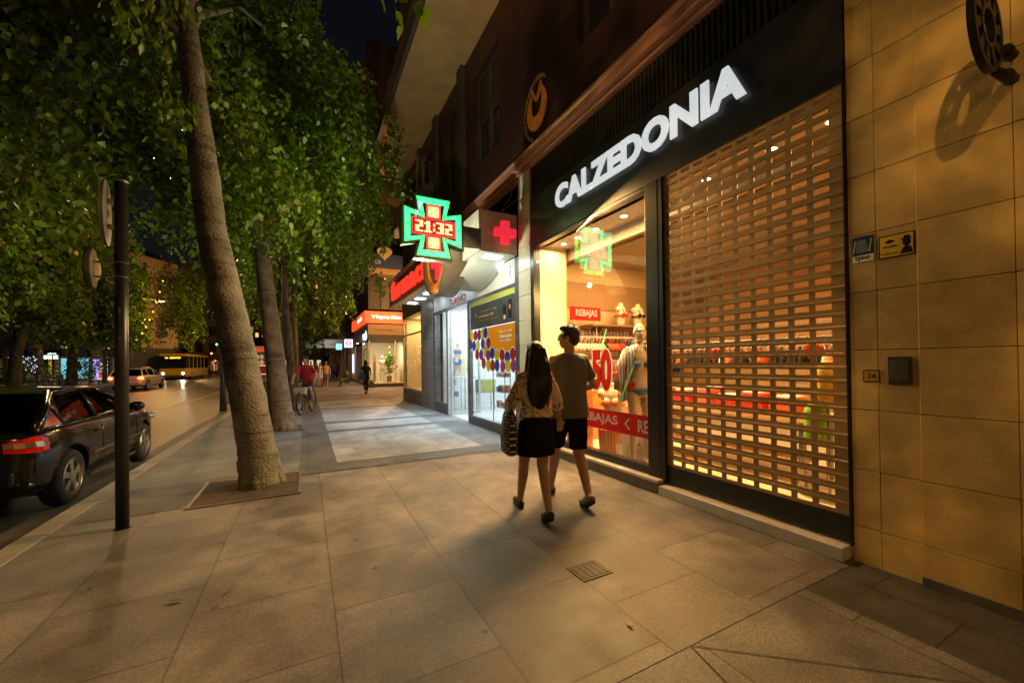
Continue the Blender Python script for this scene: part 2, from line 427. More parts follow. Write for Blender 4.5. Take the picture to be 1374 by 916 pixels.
# column between the clothes shop and the pharmacy
mb = MB(); z = 0.0
while z < 4.85:
    z2 = min(z+.445, 4.88); mb.box((FX_-.03, 5.985, z+.003), (FX_+.3, 6.21, z2-.003)); mb.box((FX_-.025, 6.214, z+.003), (FX_+.3, 6.42, z2-.003)); z = z2
mb.build('column', mat('column_tile', (.5, .47, .4), .35, 0, .08, 5, .05, island=.05), bld, world=True, bevel=.003)
mb = MB(); mb.box((FX_+.02, 5.99, 0), (FX_+.28, 6.41, 4.87)); mb.build('column_core', MATS['joint_dark'], bld, world=True)
# cornice over the shops: two rolls, red light put into the metal colour
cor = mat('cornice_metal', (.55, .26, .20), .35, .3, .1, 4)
mb = MB()
mb.tube([(FX_-.13, -11, 5.07), (FX_-.13, 16.4, 5.07)], .055, 14)
mb.box((FX_-.17, -11, 4.915), (FX_+.1, 16.4, 5.02))
mb.box((FX_-.09, -11, 4.86), (FX_+.1, 16.4, 4.912))
mb.build('cornice', cor, bld, world=True, bevel=.012)
upw = mat('upper_wall', (.040, .012, .013), .6, 0, .15, 3, .1, stain=.2)
mb = MB()
wins = [(-3, -1.2), (0.2, 2.0), (3.4, 4.6), (7.2, 8.6), (9.6, 10.8), (11.8, 12.9), (13.8, 14.8)]
yy = -11.0
for a, b in wins:
    mb.box((FX_, yy, 5.12), (FX_+.3, a, 8.8)); mb.box((FX_, a, 5.12), (FX_+.3, b, 6.0)); mb.box((FX_, a, 8.1), (FX_+.3, b, 8.8)); yy = b
mb.box((FX_, yy, 5.12), (FX_+.3, 16.4, 8.8))
mb.build('wall', upw, bld, world=True)
fr = mat('window_frame_dark', (.05, .045, .04), .5); bl = mat('blind', (.03, .026, .02), .6, 0, .1)
for a, b in wins:
    mb = MB(); c_ = (a+b)/2
    for s in ((a, a+.06), (b-.06, b), (c_-.03, c_+.03)): mb.box((FX_+.12, s[0], 6), (FX_+.18, s[1], 8.1))
    for z in (6.0, 8.04): mb.box((FX_+.122, a, z), (FX_+.178, b, z+.06))
    f = mb.build('window', fr, bld, world=True)
    mb = MB(); mb.box((FX_+.19, a, 6), (FX_+.2, b, 8.1)); mb.build('pane', mat('dark_pane', (.02, .02, .025), .08), f, world=True)
    mb = MB()
    for k in range(16): mb.box((FX_+.14, a+.07, 7.0+k*.065), (FX_+.165, b-.07, 7.05+k*.065))
    mb.build('blind', bl, f, world=True)
sof = mat('soffit_plaster', (.56, .37, .18), .8, 0, .1, 2.5, .1, stain=.15)
mb = MB(); mb.box((2.18, -11, 8.8), (FX_+.5, 15.95, 9.0)); mb.build('balcony_soffit', sof, bld, world=True)
mb = MB(); mb.box((2.08, -11, 8.72), (2.178, 16.05, 9.3)); mb.box((2.182, 15.952, 8.72), (FX_+.5, 16.05, 9.3)); mb.build('balcony_front', mat('balcony_front', (.08, .07, .055), .6, 0, .1), bld, world=True)
mb = MB(); mb.box((FX_+.002, -11, 9.0), (FX_+6, 16.4, 24)); mb.box((FX_+.302, 12.0, 5.1), (FX_+6, 16.4, 8.998)); mb.build('upper_block', mat('brick_upper', (.04, .035, .03), .8, 0, .2, 1.2), bld, world=True)
mb = MB()   # pilaster ribs on the upper wall
for y in (9.1, 11.3, 13.3, 15.2): mb.box((FX_-.12, y, 5.13), (FX_-.002, y+.3, 8.79))
mb.box((FX_-.5, 11.4, 6.55), (FX_-.122, 16.35, 6.75)); mb.build('pilaster', mat('pilaster_brown', (.05, .036, .025), .7, 0, .12, 3), bld, world=True)

# pet-like? no: round orange emblem with a flame/drop ring, on the dark red wall
t = thing('wall_emblem', 'orange open drop shaped emblem ringed by small letters high on the dark red wall', 'sign', (FX_-.03, 5.68, 5.75))
emb = mat('emblem_orange', (.9, .36, .08), .5, 0, .1)
mb = MB()
def ringshape(n=36):
    outer = []; inner = []
    for k in range(n+1):
        a = R(62) + R(416)*0 + (2*math.pi-R(56))*k/n + R(0)
        a = R(118) + (2*math.pi-R(56))*k/n
        th = .5+.5*math.cos(a+math.pi/2)      # thick at the bottom
        outer.append((.30*math.cos(a), .36*math.sin(a)))
        ri = .86-.42*th
        inner.append((.30*ri*math.cos(a)*.9, .36*ri*math.sin(a)+.03))
    return outer, inner
o_, i_ = ringshape()
for k in range(len(o_)-1):
    mb.prism([o_[k], o_[k+1], i_[k+1], i_[k]], (0, 0, 0), (0, -1, 0), (0, 0, 1), (-.03, 0, 0))
# the two horns leaning to the middle
mb.prism([(-.17, .31), (-.02, .12), (.0, .16), (-.14, .40)], (0, 0, 0), (0, -1, 0), (0, 0, 1), (-.03, 0, 0))
mb.prism([(.17, .31), (.14, .40), (.0, .16), (.02, .12)], (0, 0, 0), (0, -1, 0), (0, 0, 1), (-.03, 0, 0))
mb.build('ring', emb, t)
mb = MB()
for k in range(22):
    a = R(55)+R(190)*k/21
    c = Vector((0, -.42*math.cos(a), .50*math.sin(a)))
    ry = Matrix.Rotation(-(a-math.pi/2), 3, 'X')
    for dx in ((-.018, -.008), (.006, .016)):
        vs = [Vector((0, dx[0], -.04)), Vector((0, dx[1], -.04)), Vector((0, dx[1], .04)), Vector((0, dx[0], .04))]
        vs = [c + Matrix.Rotation((a-math.pi/2), 3, 'X') @ v for v in vs]
        mb.add(vs + [v+Vector((-.012, 0, 0)) for v in vs], [(0, 1, 2, 3), (7, 6, 5, 4), (0, 4, 5, 1), (1, 5, 6, 2), (2, 6, 7, 3), (3, 7, 4, 0)])
mb.build('lettering', mat('emblem_letters', (.55, .36, .14), .5), t)

# signs on the stone wall
XW = FX_-.001
def plate(name, label, cat, y0, y1, z0, z1, m, th=.006, x=XW):
    t = thing(name, label, cat, (x, (y0+y1)/2, (z0+z1)/2))
    mb = MB(); mb.box((x-th, y0, z0), (x, y1, z1)); mb.build('plate', m, t, world=True, bevel=.002)
    return t
YD = (0, -1, 0); UP = (0, 0, 1)
blue = mat('sign_blue', (.02, .035, .09), .4, 0, .1); yel = mat('sign_yellow', (.75, .48, .02), .45, 0, .1)
t = plate('alarm_sign', 'small dark blue and white security sign left of the yellow one on the stone wall', 'sign', 1.27, 1.395, 2.15, 2.335, blue)
mb = MB(); mb.box((XW-.008, 1.272, 2.152), (XW-.0062, 1.393, 2.20)); mb.build('white_strip', white, t, world=True)
text('lettering', 'tyco', blackpaint, (XW-.009, 1.335, 2.178), YD, UP, width=.085, ext=.001, parent=t, bold=.02)
mb = MB()
for k in range(6): mb.box((XW-.0075, 1.30+.003*k, 2.225+k*.015), (XW-.0062, 1.37-.001*k, 2.230+k*.015))
mb.prism([(-.055, .03), (-.048, .03), (-.035, .12), (-.042, .12)], (XW-.0062, 1.335, 2.19), YD, UP, (-.001, 0, 0))
mb.prism([(.035, .03), (.042, .03), (.055, .12), (.048, .12)], (XW-.0062, 1.335, 2.19), YD, UP, (-.001, 0, 0))
mb.build('text_lines', mat('pale_blue', (.4, .45, .5), .5), t, world=True)
t = plate('alarm_sign', 'yellow security sign with a black guard figure on the stone wall', 'sign', 1.06, 1.245, 2.145, 2.30, blackpaint)
mb = MB(); mb.box((XW-.0085, 1.068, 2.153), (XW-.0062, 1.237, 2.292)); mb.build('yellow_face', yel, t, world=True)
mb = MB()
mb.ell((XW-.009, 1.10, 2.235), (.001, .022, .028)); mb.box((XW-.0095, 1.075, 2.252), (XW-.0087, 1.128, 2.262)); mb.box((XW-.0094, 1.083, 2.262), (XW-.0087, 1.115, 2.278))
mb.prism([(-.035, -.035), (.03, -.035), (.025, .0), (.0, .02), (-.02, .0)], (XW-.0087, 1.10, 2.195), YD, UP, (-.0008, 0, 0))
mb.prism([(-.03, 0), (0, .014), (.03, 0), (0, -.014)], (XW-.0087, 1.185, 2.255), YD, UP, (-.0008, 0, 0))
mb.build('guard_figure', blackpaint, t, world=True)
text('lettering', 'ALARMA', blackpaint, (XW-.009, 1.185, 2.222), YD, UP, width=.075, ext=.001, parent=t, bold=.02)
text('lettering', 'CONECTADA', blackpaint, (XW-.009, 1.185, 2.175), YD, UP, width=.09, ext=.001, parent=t)
t = plate('number_plate', 'tiny black framed yellow plate left of the steel entry panel', 'sign', 1.25, 1.345, 1.30, 1.385, blackpaint)
mb = MB(); mb.box((XW-.0085, 1.257, 1.307), (XW-.0062, 1.338, 1.378)); mb.build('yellow_face', mat('dull_yellow', (.35, .22, .03), .5), t, world=True)
text('lettering', '24', blackpaint, (XW-.009, 1.297, 1.343), YD, UP, width=.05, ext=.001, parent=t)
t = plate('entry_panel', 'square dark steel panel recessed in the stone wall with two tiny buttons', 'intercom', 1.085, 1.205, 1.29, 1.475, mat('panel_steel', (.10, .085, .07), .4, .6, .2, 12), th=.014)
mb = MB(); mb.box((XW-.019, 1.10, 1.31), (XW-.0145, 1.19, 1.455)); mb.build('door', mat('panel_door', (.14, .12, .10), .35, .6, .2, 9), t, world=True, bevel=.003)
mb = MB(); mb.disc((XW-.019, 1.135, 1.335), .005, (-1, 0, 0), .005); mb.disc((XW-.019, 1.152, 1.335), .005, (-1, 0, 0), .005); mb.build('button', steel, t, world=True)
# perforated ring sign on two arms
t = thing('ring_bracket_sign', 'black perforated metal ring held out from the stone wall on two arms', 'sign', (FX_, .66, 3.17))
mb = MB(); n = 40; y0_, y1_ = .645, .675; cx, cz = 3.13, 3.17
def rp(r, a): return (cx+r*math.cos(a), cz+r*math.sin(a))
for k in range(n):
    a, b = 2*math.pi*k/n, 2*math.pi*(k+1)/n
    for (r0, r1) in ((.085, .11), (.20, .225)):
        q = [rp(r0, a), rp(r1, a), rp(r1, b), rp(r0, b)]
        mb.prism(q, (0, y0_, 0), (1, 0, 0), (0, 0, 1), (0, .03, 0))
    if k % 4 in (0, 1):
        q = [rp(.11, a), rp(.20, a+.1), rp(.20, b+.1), rp(.11, b)]
        mb.prism(q, (0, y0_+.003, 0), (1, 0, 0), (0, 0, 1), (0, .022, 0))
mb.build('ring', blackmetal, t, world=True)
for z in (3.12, 2.985):
    mb = MB(); mb.tube([(3.32 if z > 3 else 3.25, .66, z), (3.45, .655, z+.03), (FX_-.012, .65, z+.03)], [.02, .028, .03]); mb.ell((3.44, .65, z+.03), (.05, .03, .035)); mb.build('arm', blackmetal, t, world=True, smooth=True)
def ray(px, py):
    d = Vector((px-W_/2, -(py-H_/2)+23.4, -F_)); return (CR.to_3x3() @ d)
def atY(px, py, Y):
    d = ray(px, py); t = Y/d.y; return Vector((d.x*t, Y, EYE+d.z*t))
def atX(px, py, X):
    d = ray(px, py); t = X/d.x; return Vector((X, d.y*t, EYE+d.z*t))

# ------------------------------------------------------------------ clothes shop
shop = thing('clothing_shopfront', 'black clothes shopfront with white lettering and one lit display window beside a lowered shutter', 'shopfront', (FX_, 3.4, 0))
def wb(name, m, par, *boxes, bevel=0, smooth=False):
    mb = MB()
    for b in boxes: mb.box(*b)
    return mb.build(name, m, par, world=True, bevel=bevel)
fas = mat('fascia_black', (.022, .021, .023), .38, .1, .25, 2)
wb('sign_panel', fas, shop, ((FX_-.02, 1.425, 3.50), (FX_+.25, 5.98, 4.33)))
mb = MB(); mb.box((FX_+.03, 1.425, 4.332), (FX_+.2, 5.98, 4.858)); y = 1.45
while y < 5.95: mb.box((FX_-.02, y, 4.345), (FX_+.028, y+.028, 4.85)); y += .062
mb.build('louvre', mat('louvre_black', (.03, .028, .028), .45, .3, .2), shop, world=True)
sgn = emit('sign_letters', (.86, .93, 1.0), .50, (.5, .5, .5))
text('lettering', 'CALZEDONIA', sgn, (FX_-.045, 3.625, 4.0), YD, UP, width=3.02, height=.36, ext=.022, parent=shop, bold=.045, space=1.04)
# frame of the display window
frm = mat('frame_black', (.02, .02, .021), .3, .3, .2)
wb('window_frame', frm, shop, ((FX_-.04, 3.15, .12), (FX_+.16, 3.33, 3.498)), ((FX_-.03, 5.87, .25), (FX_+.1, 5.978, 3.498)),
   ((FX_-.03, 3.332, .155), (FX_+.1, 5.978, .245)), ((FX_-.015, 3.332, 3.455), (FX_+.1, 5.868, 3.497)), bevel=.004)
wb('window_pane', wglass, shop, ((FX_, 3.33, .245), (FX_, 5.87, 3.455)))
ledge = mat('white_ledge', (.62, .56, .48), .45, 0, .12, 6, .05, stain=.2)
wb('sill', ledge, shop, ((FX_-.13, 3.12, .118), (FX_+.02, 5.978, .152)), bevel=.004)
wb('plinth_base', mat('base_brown', (.16, .12, .09), .5, 0, .2, 5), shop, ((FX_-.11, 3.14, 0), (FX_+.2, 5.978, .117)))
# shutter side
wb('doorstep', ledge, shop, ((FX_-.12, 1.44, 0), (FX_+.25, 3.12, .10)), bevel=.006)
wb('shutter_guide', frm, shop, ((FX_-.035, 3.09, .12), (FX_+.05, 3.148, 3.498)), ((FX_-.01, 1.422, .1), (FX_+.05, 1.44, 3.498)))
slat = mat('shutter_slats', (.40, .245, .105), .45, .15, .15, 3, .05, island=.10)
mb = MB(); y0, y1 = 1.44, 3.09; m0 = .09; nh = 10; pitch = (y1-y0-m0-.03)/nh; hole = pitch*.71
z = .31; rows = 0
while z < 3.47:
    # hinge shadow gap between slats = 4 mm
    mb.box((FX_+.0, y0, z), (FX_+.012, y1, z+.029)); mb.box((FX_+.0, y0, z+.074), (FX_+.012, y1, z+.096))
    mb.box((FX_-.006, y0, z+.080), (FX_+.0, y1, z+.090))
    a = y0
    for k in range(nh+1):
        b = y0+m0+k*pitch if k < nh else y1
        mb.box((FX_+.001, a, z+.029), (FX_+.011, b, z+.074)); a = b+hole
    z += .1; rows += 1
sh = mb.build('shutter', slat, shop, world=True)
wb('bottom_rail', mat('rail_black', (.012, .012, .012), .5, 0, .2), sh, ((FX_-.005, 1.44, .112), (FX_+.03, 3.09, .308)))

# interior of the clothes shop: floor, walls, ceiling
def st(name, m, *boxes):
    mb = MB()
    for b in boxes: mb.box(*b)
    return tag(mb.build(name, m), kind='structure')
iw = mat('shop_wall', (.62, .40, .20), .7, 0, .08, 2)
st('shop_floor', mat('shop_floor', (.72, .62, .45), .4, 0, .06, 3), ((FX_+.11, 1.0, -.05), (9, 6.6, .12)))
st('shop_ceiling', mat('shop_ceiling', (.36, .29, .21), .7, 0, .04), ((FX_+.12, 1.0, 3.50), (9, 6.6, 3.58)), ((4.25, 1.0, 3.30), (4.33, 6.58, 3.499)), ((4.6, 1.0, 3.36), (4.66, 6.58, 3.499)))
st('shop_wall', cream, ((FX_+.101, 5.88, .12), (4.17, 5.98, 3.50)))
st('shop_wall', iw, ((4.172, 5.88, .12), (4.2, 6.6, 3.5)), ((4.2, 6.6, 0), (9.1, 6.7, 3.5)), ((8.9, 1.0, .12), (9, 6.598, 3.5)), ((FX_+.3, .9, .12), (9, .998, 3.5)))
st('shop_wall', mat('shop_wall_dark', (.34, .19, .08), .7, 0, .08, 2), ((4.21, 6.58, 2.55), (8.89, 6.599, 3.1)))
# lights of the shop
dl = emit('downlight_glow', (1, .88, .66), 14)
n_ = 0
for (x, y) in ((3.95, 3.55), (3.95, 4.15), (3.95, 4.75), (3.95, 5.2), (3.95, 5.6), (4.0, 2.9), (4.0, 2.2), (4.0, 1.7)):
    t = thing('downlight', 'round recessed downlight glowing in the ceiling of the clothes shop', 'ceiling light', (x, y, 3.5), group='downlights in the clothes shop ceiling')
    mb = MB(); mb.disc((0, 0, -.012), .055, (0, 0, 1), .011); mb.build('rim', white, t)
    mb = MB(); mb.disc((0, 0, -.016), .042, (0, 0, 1), .0035); mb.build('bulb', dl, t)
lamp('shop_window_light', 'AREA', (3.85, 4.6, 3.44), 85, WARM, .35, (3.85, 4.6, 0), sy=2.4)
lamp('added_spill_light', 'AREA', (3.72, 4.6, 3.25), 340, (1, .56, .19), .3, (1.2, 3.7, 0), sy=2.2)  # extra area light added, aimed outwards to warm the pavement
lamp('shop_back_light', 'AREA', (5.4, 5.3, 3.28), 75, WARM, 1.6, (5.4, 6.0, 0), sy=1.2)
lamp('shop_shutter_light', 'AREA', (4.3, 2.3, 3.25), 54, (1, .53, .17), 1.2, (4.3, 2.3, 0), sy=1.6)
lamp('shop_deep_light', 'AREA', (6.8, 3.6, 3.3), 22, (1, .53, .17), 2.4, (6.8, 3.6, 0), sy=2.4)

# decals and painted reflections on the pane
dr = backlit(mat('decal_red', (.62, .02, .015), .5, 0, .05)); dw = backlit(mat('decal_white', (.75, .72, .66), .6, 0, .03), .4)
gx = FX_-.002
wb('sale_band', dr, shop, ((gx-.001, 3.335, .555), (gx, 5.86, .82)))
for yc, s in ((5.32, 'REBAJAS'), (4.27, 'REBAJAS'), (3.235+.2, 'REB')):
    wd = .80 if s == 'REBAJAS' else .17
    text('sale_lettering', s if s != 'REB' else 'RE', dw, (gx-.0012, yc, .688), YD, UP, width=wd, height=.15, ext=.001, parent=shop, bold=.02)
mb = MB(); mb.prism([(-.05, 0), (.03, .07), (.05, .07), (-.02, 0), (.05, -.07), (.03, -.07)], (gx-.0012, 3.70, .688), YD, UP, (-.001, 0, 0)); mb.build('sale_arrow', dw, shop, world=True)
a = atX(807, 496, gx)
text('percentage_outline', '50', dw, (gx-.001, a.y, a.z), YD, UP, width=.44, height=.60, ext=.0006, parent=shop, bold=.095)
text('percentage', '50', dr, (gx-.0018, a.y, a.z), YD, UP, width=.40, height=.56, ext=.0006, parent=shop, bold=.06)
text('percentage', '%', dr, (gx-.0018, a.y-.27, a.z-.03), YD, UP, width=.09, height=.16, ext=.0006, parent=shop, bold=.02)
gr = backlit(mat('reflection_green', (.25, .80, .45), .5, 0, .05), .6)  # green streaks painted on the pane in place of reflections
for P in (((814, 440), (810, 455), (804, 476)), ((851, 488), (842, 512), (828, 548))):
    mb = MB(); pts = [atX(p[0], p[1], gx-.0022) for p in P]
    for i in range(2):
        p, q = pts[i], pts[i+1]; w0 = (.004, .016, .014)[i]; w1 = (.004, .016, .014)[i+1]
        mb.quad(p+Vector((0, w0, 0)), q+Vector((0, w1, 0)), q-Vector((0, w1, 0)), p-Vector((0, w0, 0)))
    mb.build('reflection_streak', gr, shop, world=True)

# things in the window ------------------------------------------------
org = mat('display_orange', (.72, .27, .06), .6, 0, .1, 3); tan = mat('display_tan', (.62, .42, .22), .6, 0, .1, 3)
bustm = mat('bust_form', (.72, .56, .38), .5, 0, .04)
def blockthing(name, label, cat, a, b, m, group=None):
    c = ((a[0]+b[0])/2, (a[1]+b[1])/2, a[2]); t = thing(name, label, cat, c, group=group)
    mb = MB(); mb.box(a, b); mb.build('block', m, t, world=True, bevel=.006)
    return t
p = atY(779, 560, 5.0)
t = blockthing('display_plinth', 'tall orange display block standing behind the walking man in the window', 'plinth', (p.x-.16, 4.85, .12), (p.x+.12, 5.15, 1.28), org)
wb('top_slab', tan, t, ((p.x-.17, 4.84, 1.282), (p.x+.13, 5.16, 1.30)), bevel=.004)
p = atY(797, 520, 5.5)
t = blockthing('display_plinth', 'lower orange display cube behind the red 50 on the window', 'plinth', (p.x-.1, 5.4, .12), (p.x+.25, 5.75, .95), org)
wb('top_slab', tan, t, ((p.x-.11, 5.39, .952), (p.x+.26, 5.76, .97)), bevel=.004)
# fluted stool
t = thing('fluted_stool', 'round fluted orange display stool on the window floor', 'stool', (3.98, 4.47, .12))
mb = MB(); rings = []
for z, k in ((0, .95), (.02, 1.0), (.36, 1.08), (.38, 1.02)):
    rings.append([((.185+.012*(i % 2))*k*math.cos(2*math.pi*i/56), (.185+.012*(i % 2))*k*math.sin(2*math.pi*i/56), z) for i in range(56)])
mb.loft(rings); mb.build('drum', org, t)
mb = MB(); mb.disc((0, 0, .381), .19, (0, 0, 1), .018, 28); mb.build('top', tan, t, bevel=.004)
mb = MB(); mb.tube([(0, 0, .40), (0, 0, .44), (0, 0, .50)], [.10, .13, .125], 20); mb.build('cushion', mat('brown_cushion', (.12, .06, .03), .8), t)
def bust(name, label, loc, rz, bra, s=1.0, waist=True):
    t = thing(name, label, 'bust form', loc, rz)
    mb = MB(); mb.ell_loft([(0, 0, 0, .11, .08), (0, 0, .06, .115, .085), (0, 0, .15, .125, .09), (0, 0, .25, .15, .105), (0, 0, .34, .165, .10), (0, 0, .40, .14, .08), (0, 0, .435, .07, .055), (0, 0, .50, .05, .05)], 20)
    mb.ell((.07, .085, .235), (.062, .055, .06)); mb.ell((-.07, .085, .235), (.062, .055, .06)); mb.ell((.16, 0, .35), (.05, .055, .06)); mb.ell((-.16, 0, .35), (.05, .055, .06))
    mb.v = [(x*s, y*s, z*s) for x, y, z in mb.v]
    link('torso', remesh(mb, .012, bustm, 'torso', 4), t)
    mb = MB()
    for sx in (-1, 1):
        mb.ell((.072*sx, .098, .228), (.062, .05, .052)); mb.tube([(.10*sx, .125, .27), (.10*sx, .085, .34), (.085*sx, .0, .425), (.08*sx, -.07, .38)], .008, 6)
    mb.tube([(.165*math.sin(a), .115*math.cos(a), .205) for a in [R(x) for x in range(30, 331, 20)]], .016, 6)
    mb.v = [(x*s, y*s, z*s) for x, y, z in mb.v]
    mb.build('bra', bra, t, smooth=True); return t
redf = mat('red_fabric', (.60, .03, .02), .7, 0, .15, 30); orf = mat('orange_fabric', (.75, .14, .04), .7, 0, .15, 30); blkf = mat('black_fabric', (.02, .02, .025), .8, 0, .2, 30); whf = mat('white_fabric', (.72, .66, .58), .8, 0, .12, 30)
bgf = mat('beige_fabric', (.5, .34, .22), .8, 0, .15, 30); nvf = mat('navy_fabric', (.03, .04, .09), .8, 0, .2, 30)
bust('bust_form', 'cream half bust in an orange bra on the round fluted stool', (3.98, 4.47, .62), R(128), orf, 1.05)
p = atY(833, 436, 6.3); bust('bust_form', 'half bust in a red bra standing on the high shelf in the shop', (p.x, 6.3, 2.21), R(205), redf, .95)
p = atY(856, 436, 6.3); bust('bust_form', 'half bust in a black bra behind the head of the white mannequin', (p.x, 6.3, 2.21), R(190), blkf, .95)
# wall shelf and rails
t = thing('wall_shelf', 'brown wall shelf carrying the two busts at the back of the shop', 'shelf', (5.9, 6.4, 2.17))
wb('board', mat('shelf_wood', (.30, .18, .10), .5, 0, .15, 3), t, ((5.0, 6.15, 2.17), (7.6, 6.575, 2.205)))
wb('bracket', greymetal, t, ((5.3, 6.2, 2.05), (5.33, 6.57, 2.168)), ((7.0, 6.2, 2.05), (7.03, 6.57, 2.168)))
rail_rows = [(4.5, 6.05, 2.02), (4.5, 6.5, 1.55), (5.9, 7.5, 1.95), (5.9, 7.5, 1.5), (4.7, 7.4, 1.0)]
rails = []
for i, (x0, x1, z) in enumerate(rail_rows):
    lab = ['upper left rail of the wall rack holding white, red and black bras', 'middle left rail holding pale underwear behind the red 50', 'upper right rail holding beige bras beneath the bust shelf', 'middle right rail holding navy briefs beside the mannequin', 'lowest rail holding beige garments above the red sale band'][i]
    t = thing('clothes_rail', lab, 'clothes rail', ((x0+x1)/2, 6.3, z))
    mb = MB(); mb.tube([(x0, 6.3, z), (x1, 6.3, z)], .010, 8); mb.build('bar', steel, t, world=True)
    mb = MB()
    for x in (x0, x1): mb.tube([(x, 6.3, z), (x, 6.57, z+.02)], .010, 8)
    mb.build('bracket', steel, t, world=True); rails.append(t)
def garment(name, label, cat, m, kind, group):
    t = thing(name, label, cat, (0, 0, 0), group=group)
    mb = MB()
    mb.tube([(0, .0, .045), (0, .012, .055), (0, .02, .035), (0, 0, .012), (0, 0, 0), (0, -.0, -.02)], .0035, 5)
    mb.tube([(0, -.14, -.05), (0, -.05, -.022), (0, .05, -.022), (0, .14, -.05)], .006, 5); mb.build('hanger', dw, t)
    mb = MB()
    if kind == 'bra':
        for s in (-1, 1):
            mb.ell((.008*s, .055*s, -.17), (.03, .06, .052)); mb.tube([(0, .10*s, -.045), (.0, .075*s, -.12)], .006, 5)
            mb.tube([(0, .1*s, -.18), (-.01, .13*s, -.19), (0, .12*s, -.22)], .012, 5)
    else:
        mb.prism([(-.11, 0), (.11, 0), (.10, -.05), (.02, -.16), (-.02, -.16), (-.10, -.05)], (-.01, 0, -.055), (0, 1, 0), (0, 0, 1), (.022, 0, 0))
        mb.tube([(0, -.11, -.05), (.01, 0, -.045), (0, .11, -.05)], .013, 5)
    mb.build('cloth', m, t, smooth=(kind == 'bra')); return t
protos = {}
def hang(key, m, kind, lab, group, loc, rz):
    cat = 'bra' if kind == 'bra' else 'briefs'; s_ = 1.45
    loc = (loc[0], loc[1]-.08, loc[2]-.02)
    if key not in protos: t = protos[key] = garment('hanging_' + cat, lab, cat, m, kind, group); t.location = loc; t.rotation_euler = (0, 0, rz); t.scale = (s_,)*3
    else: place_copy(protos[key], loc, rz, scale=s_)
seq0 = ['w']*8 + ['b'] + ['o', 'o', 'o', 'r', 'r', 'k', 'k', 'w']
lk = {'w': (whf, 'white'), 'o': (orf, 'orange'), 'r': (redf, 'red'), 'k': (blkf, 'black'), 'b': (nvf, 'navy blue'), 'g': (bgf, 'beige')}
def row(i, seq, kind, where, tilt=0):
    x0, x1, z = rail_rows[i]
    for k, c in enumerate(seq):
        m, nm = lk[c]; n1 = 'bra' if kind == 'bra' else 'briefs'
        hang((i, c), m, kind, '%s %s on a white hanger %s' % (nm, n1, where), '%s %s %s' % (nm, n1, where), (x0+.06+(x1-x0-.12)*k/(len(seq)-1), 6.3, z-.012), R(8+rnd.uniform(-9, 9)+tilt))
row(0, seq0, 'bra', 'on the upper left rail', 20)
row(1, list('wgwwgwwgwogwwgow'), 'briefs', 'on the middle left rail', 15)
row(2, list('gggwggggbkbr'), 'bra', 'on the upper right rail', 20)
row(3, list('ggbbkbbbbkbb'), 'briefs', 'on the middle right rail', 20)
row(4, list('ggwgogggwggkgg'), 'briefs', 'on the lowest rail', 30)
p = atY(786, 421, 6.2)
t = thing('sale_sign', 'red shop sign reading REBAJAS above the clothes rails', 'sign', (p.x, 6.2, p.z-.15))
wb('board', dr, t, ((p.x-.37, 6.2, p.z-.13), (p.x+.37, 6.22, p.z+.13)))
text('lettering', 'REBAJAS', dw, (p.x+.02, 6.199, p.z), (1, 0, 0), UP, width=.52, height=.17, ext=.002, parent=t, bold=.02)
wb('post', dw, t, ((p.x-.28, 6.205, p.z-.5), (p.x-.26, 6.215, p.z-.131)), ((p.x+.26, 6.205, p.z-.5), (p.x+.28, 6.215, p.z-.131)))
# cream easel card and shop-online board on the floor
t = thing('price_card', 'small blank cream card leaning on the window floor beside the fluted stool', 'card', (3.88, 4.18, .12), R(130))
mb = MB(); mb.quad((-.07, 0, 0), (.07, 0, 0), (.07, .06, .2), (-.07, .06, .2)); mb.quad((.07, .002, 0), (-.07, .002, 0), (-.07, .062, .2), (.07, .062, .2)); mb.quad((-.02, .12, 0), (.02, .12, 0), (.02, .062, .2), (-.02, .062, .2)); mb.build('card', dw, t)
t = thing('online_board', 'pale printed board reading SHOP ONLINE under the red sale band', 'sign', (3.9, 3.92, .12))
wb('board', mat('pale_board', (.68, .55, .38), .6, 0, .05), t, ((3.90, 3.62, .14), (3.915, 4.22, .66)))
text('lettering', 'SHOP ONLINE', mat('print_dark', (.08, .06, .05), .6), (3.899, 3.92, .53), YD, UP, width=.5, height=.07, ext=.001, parent=t)
text('lettering', 'GIRA', MATS['print_dark'], (3.899, 3.95, .36), YD, UP, width=.22, height=.04, ext=.001, parent=t, bold=.02)
mb = MB()
for k in range(3): mb.box((3.8985, 3.75, .30-.03*k), (3.8998, 4.1, .306-.03*k))
mb.build('text_lines', MATS['print_dark'], t, world=True)
wb('low_counter', mat('counter_brown', (.35, .24, .14), .5, 0, .1), thing('low_counter', 'low brown display counter behind the mannequin legs', 'counter', (5, 5.4, .12)), ((4.75, 4.95, .12), (5.9, 5.6, .72)), bevel=.006)

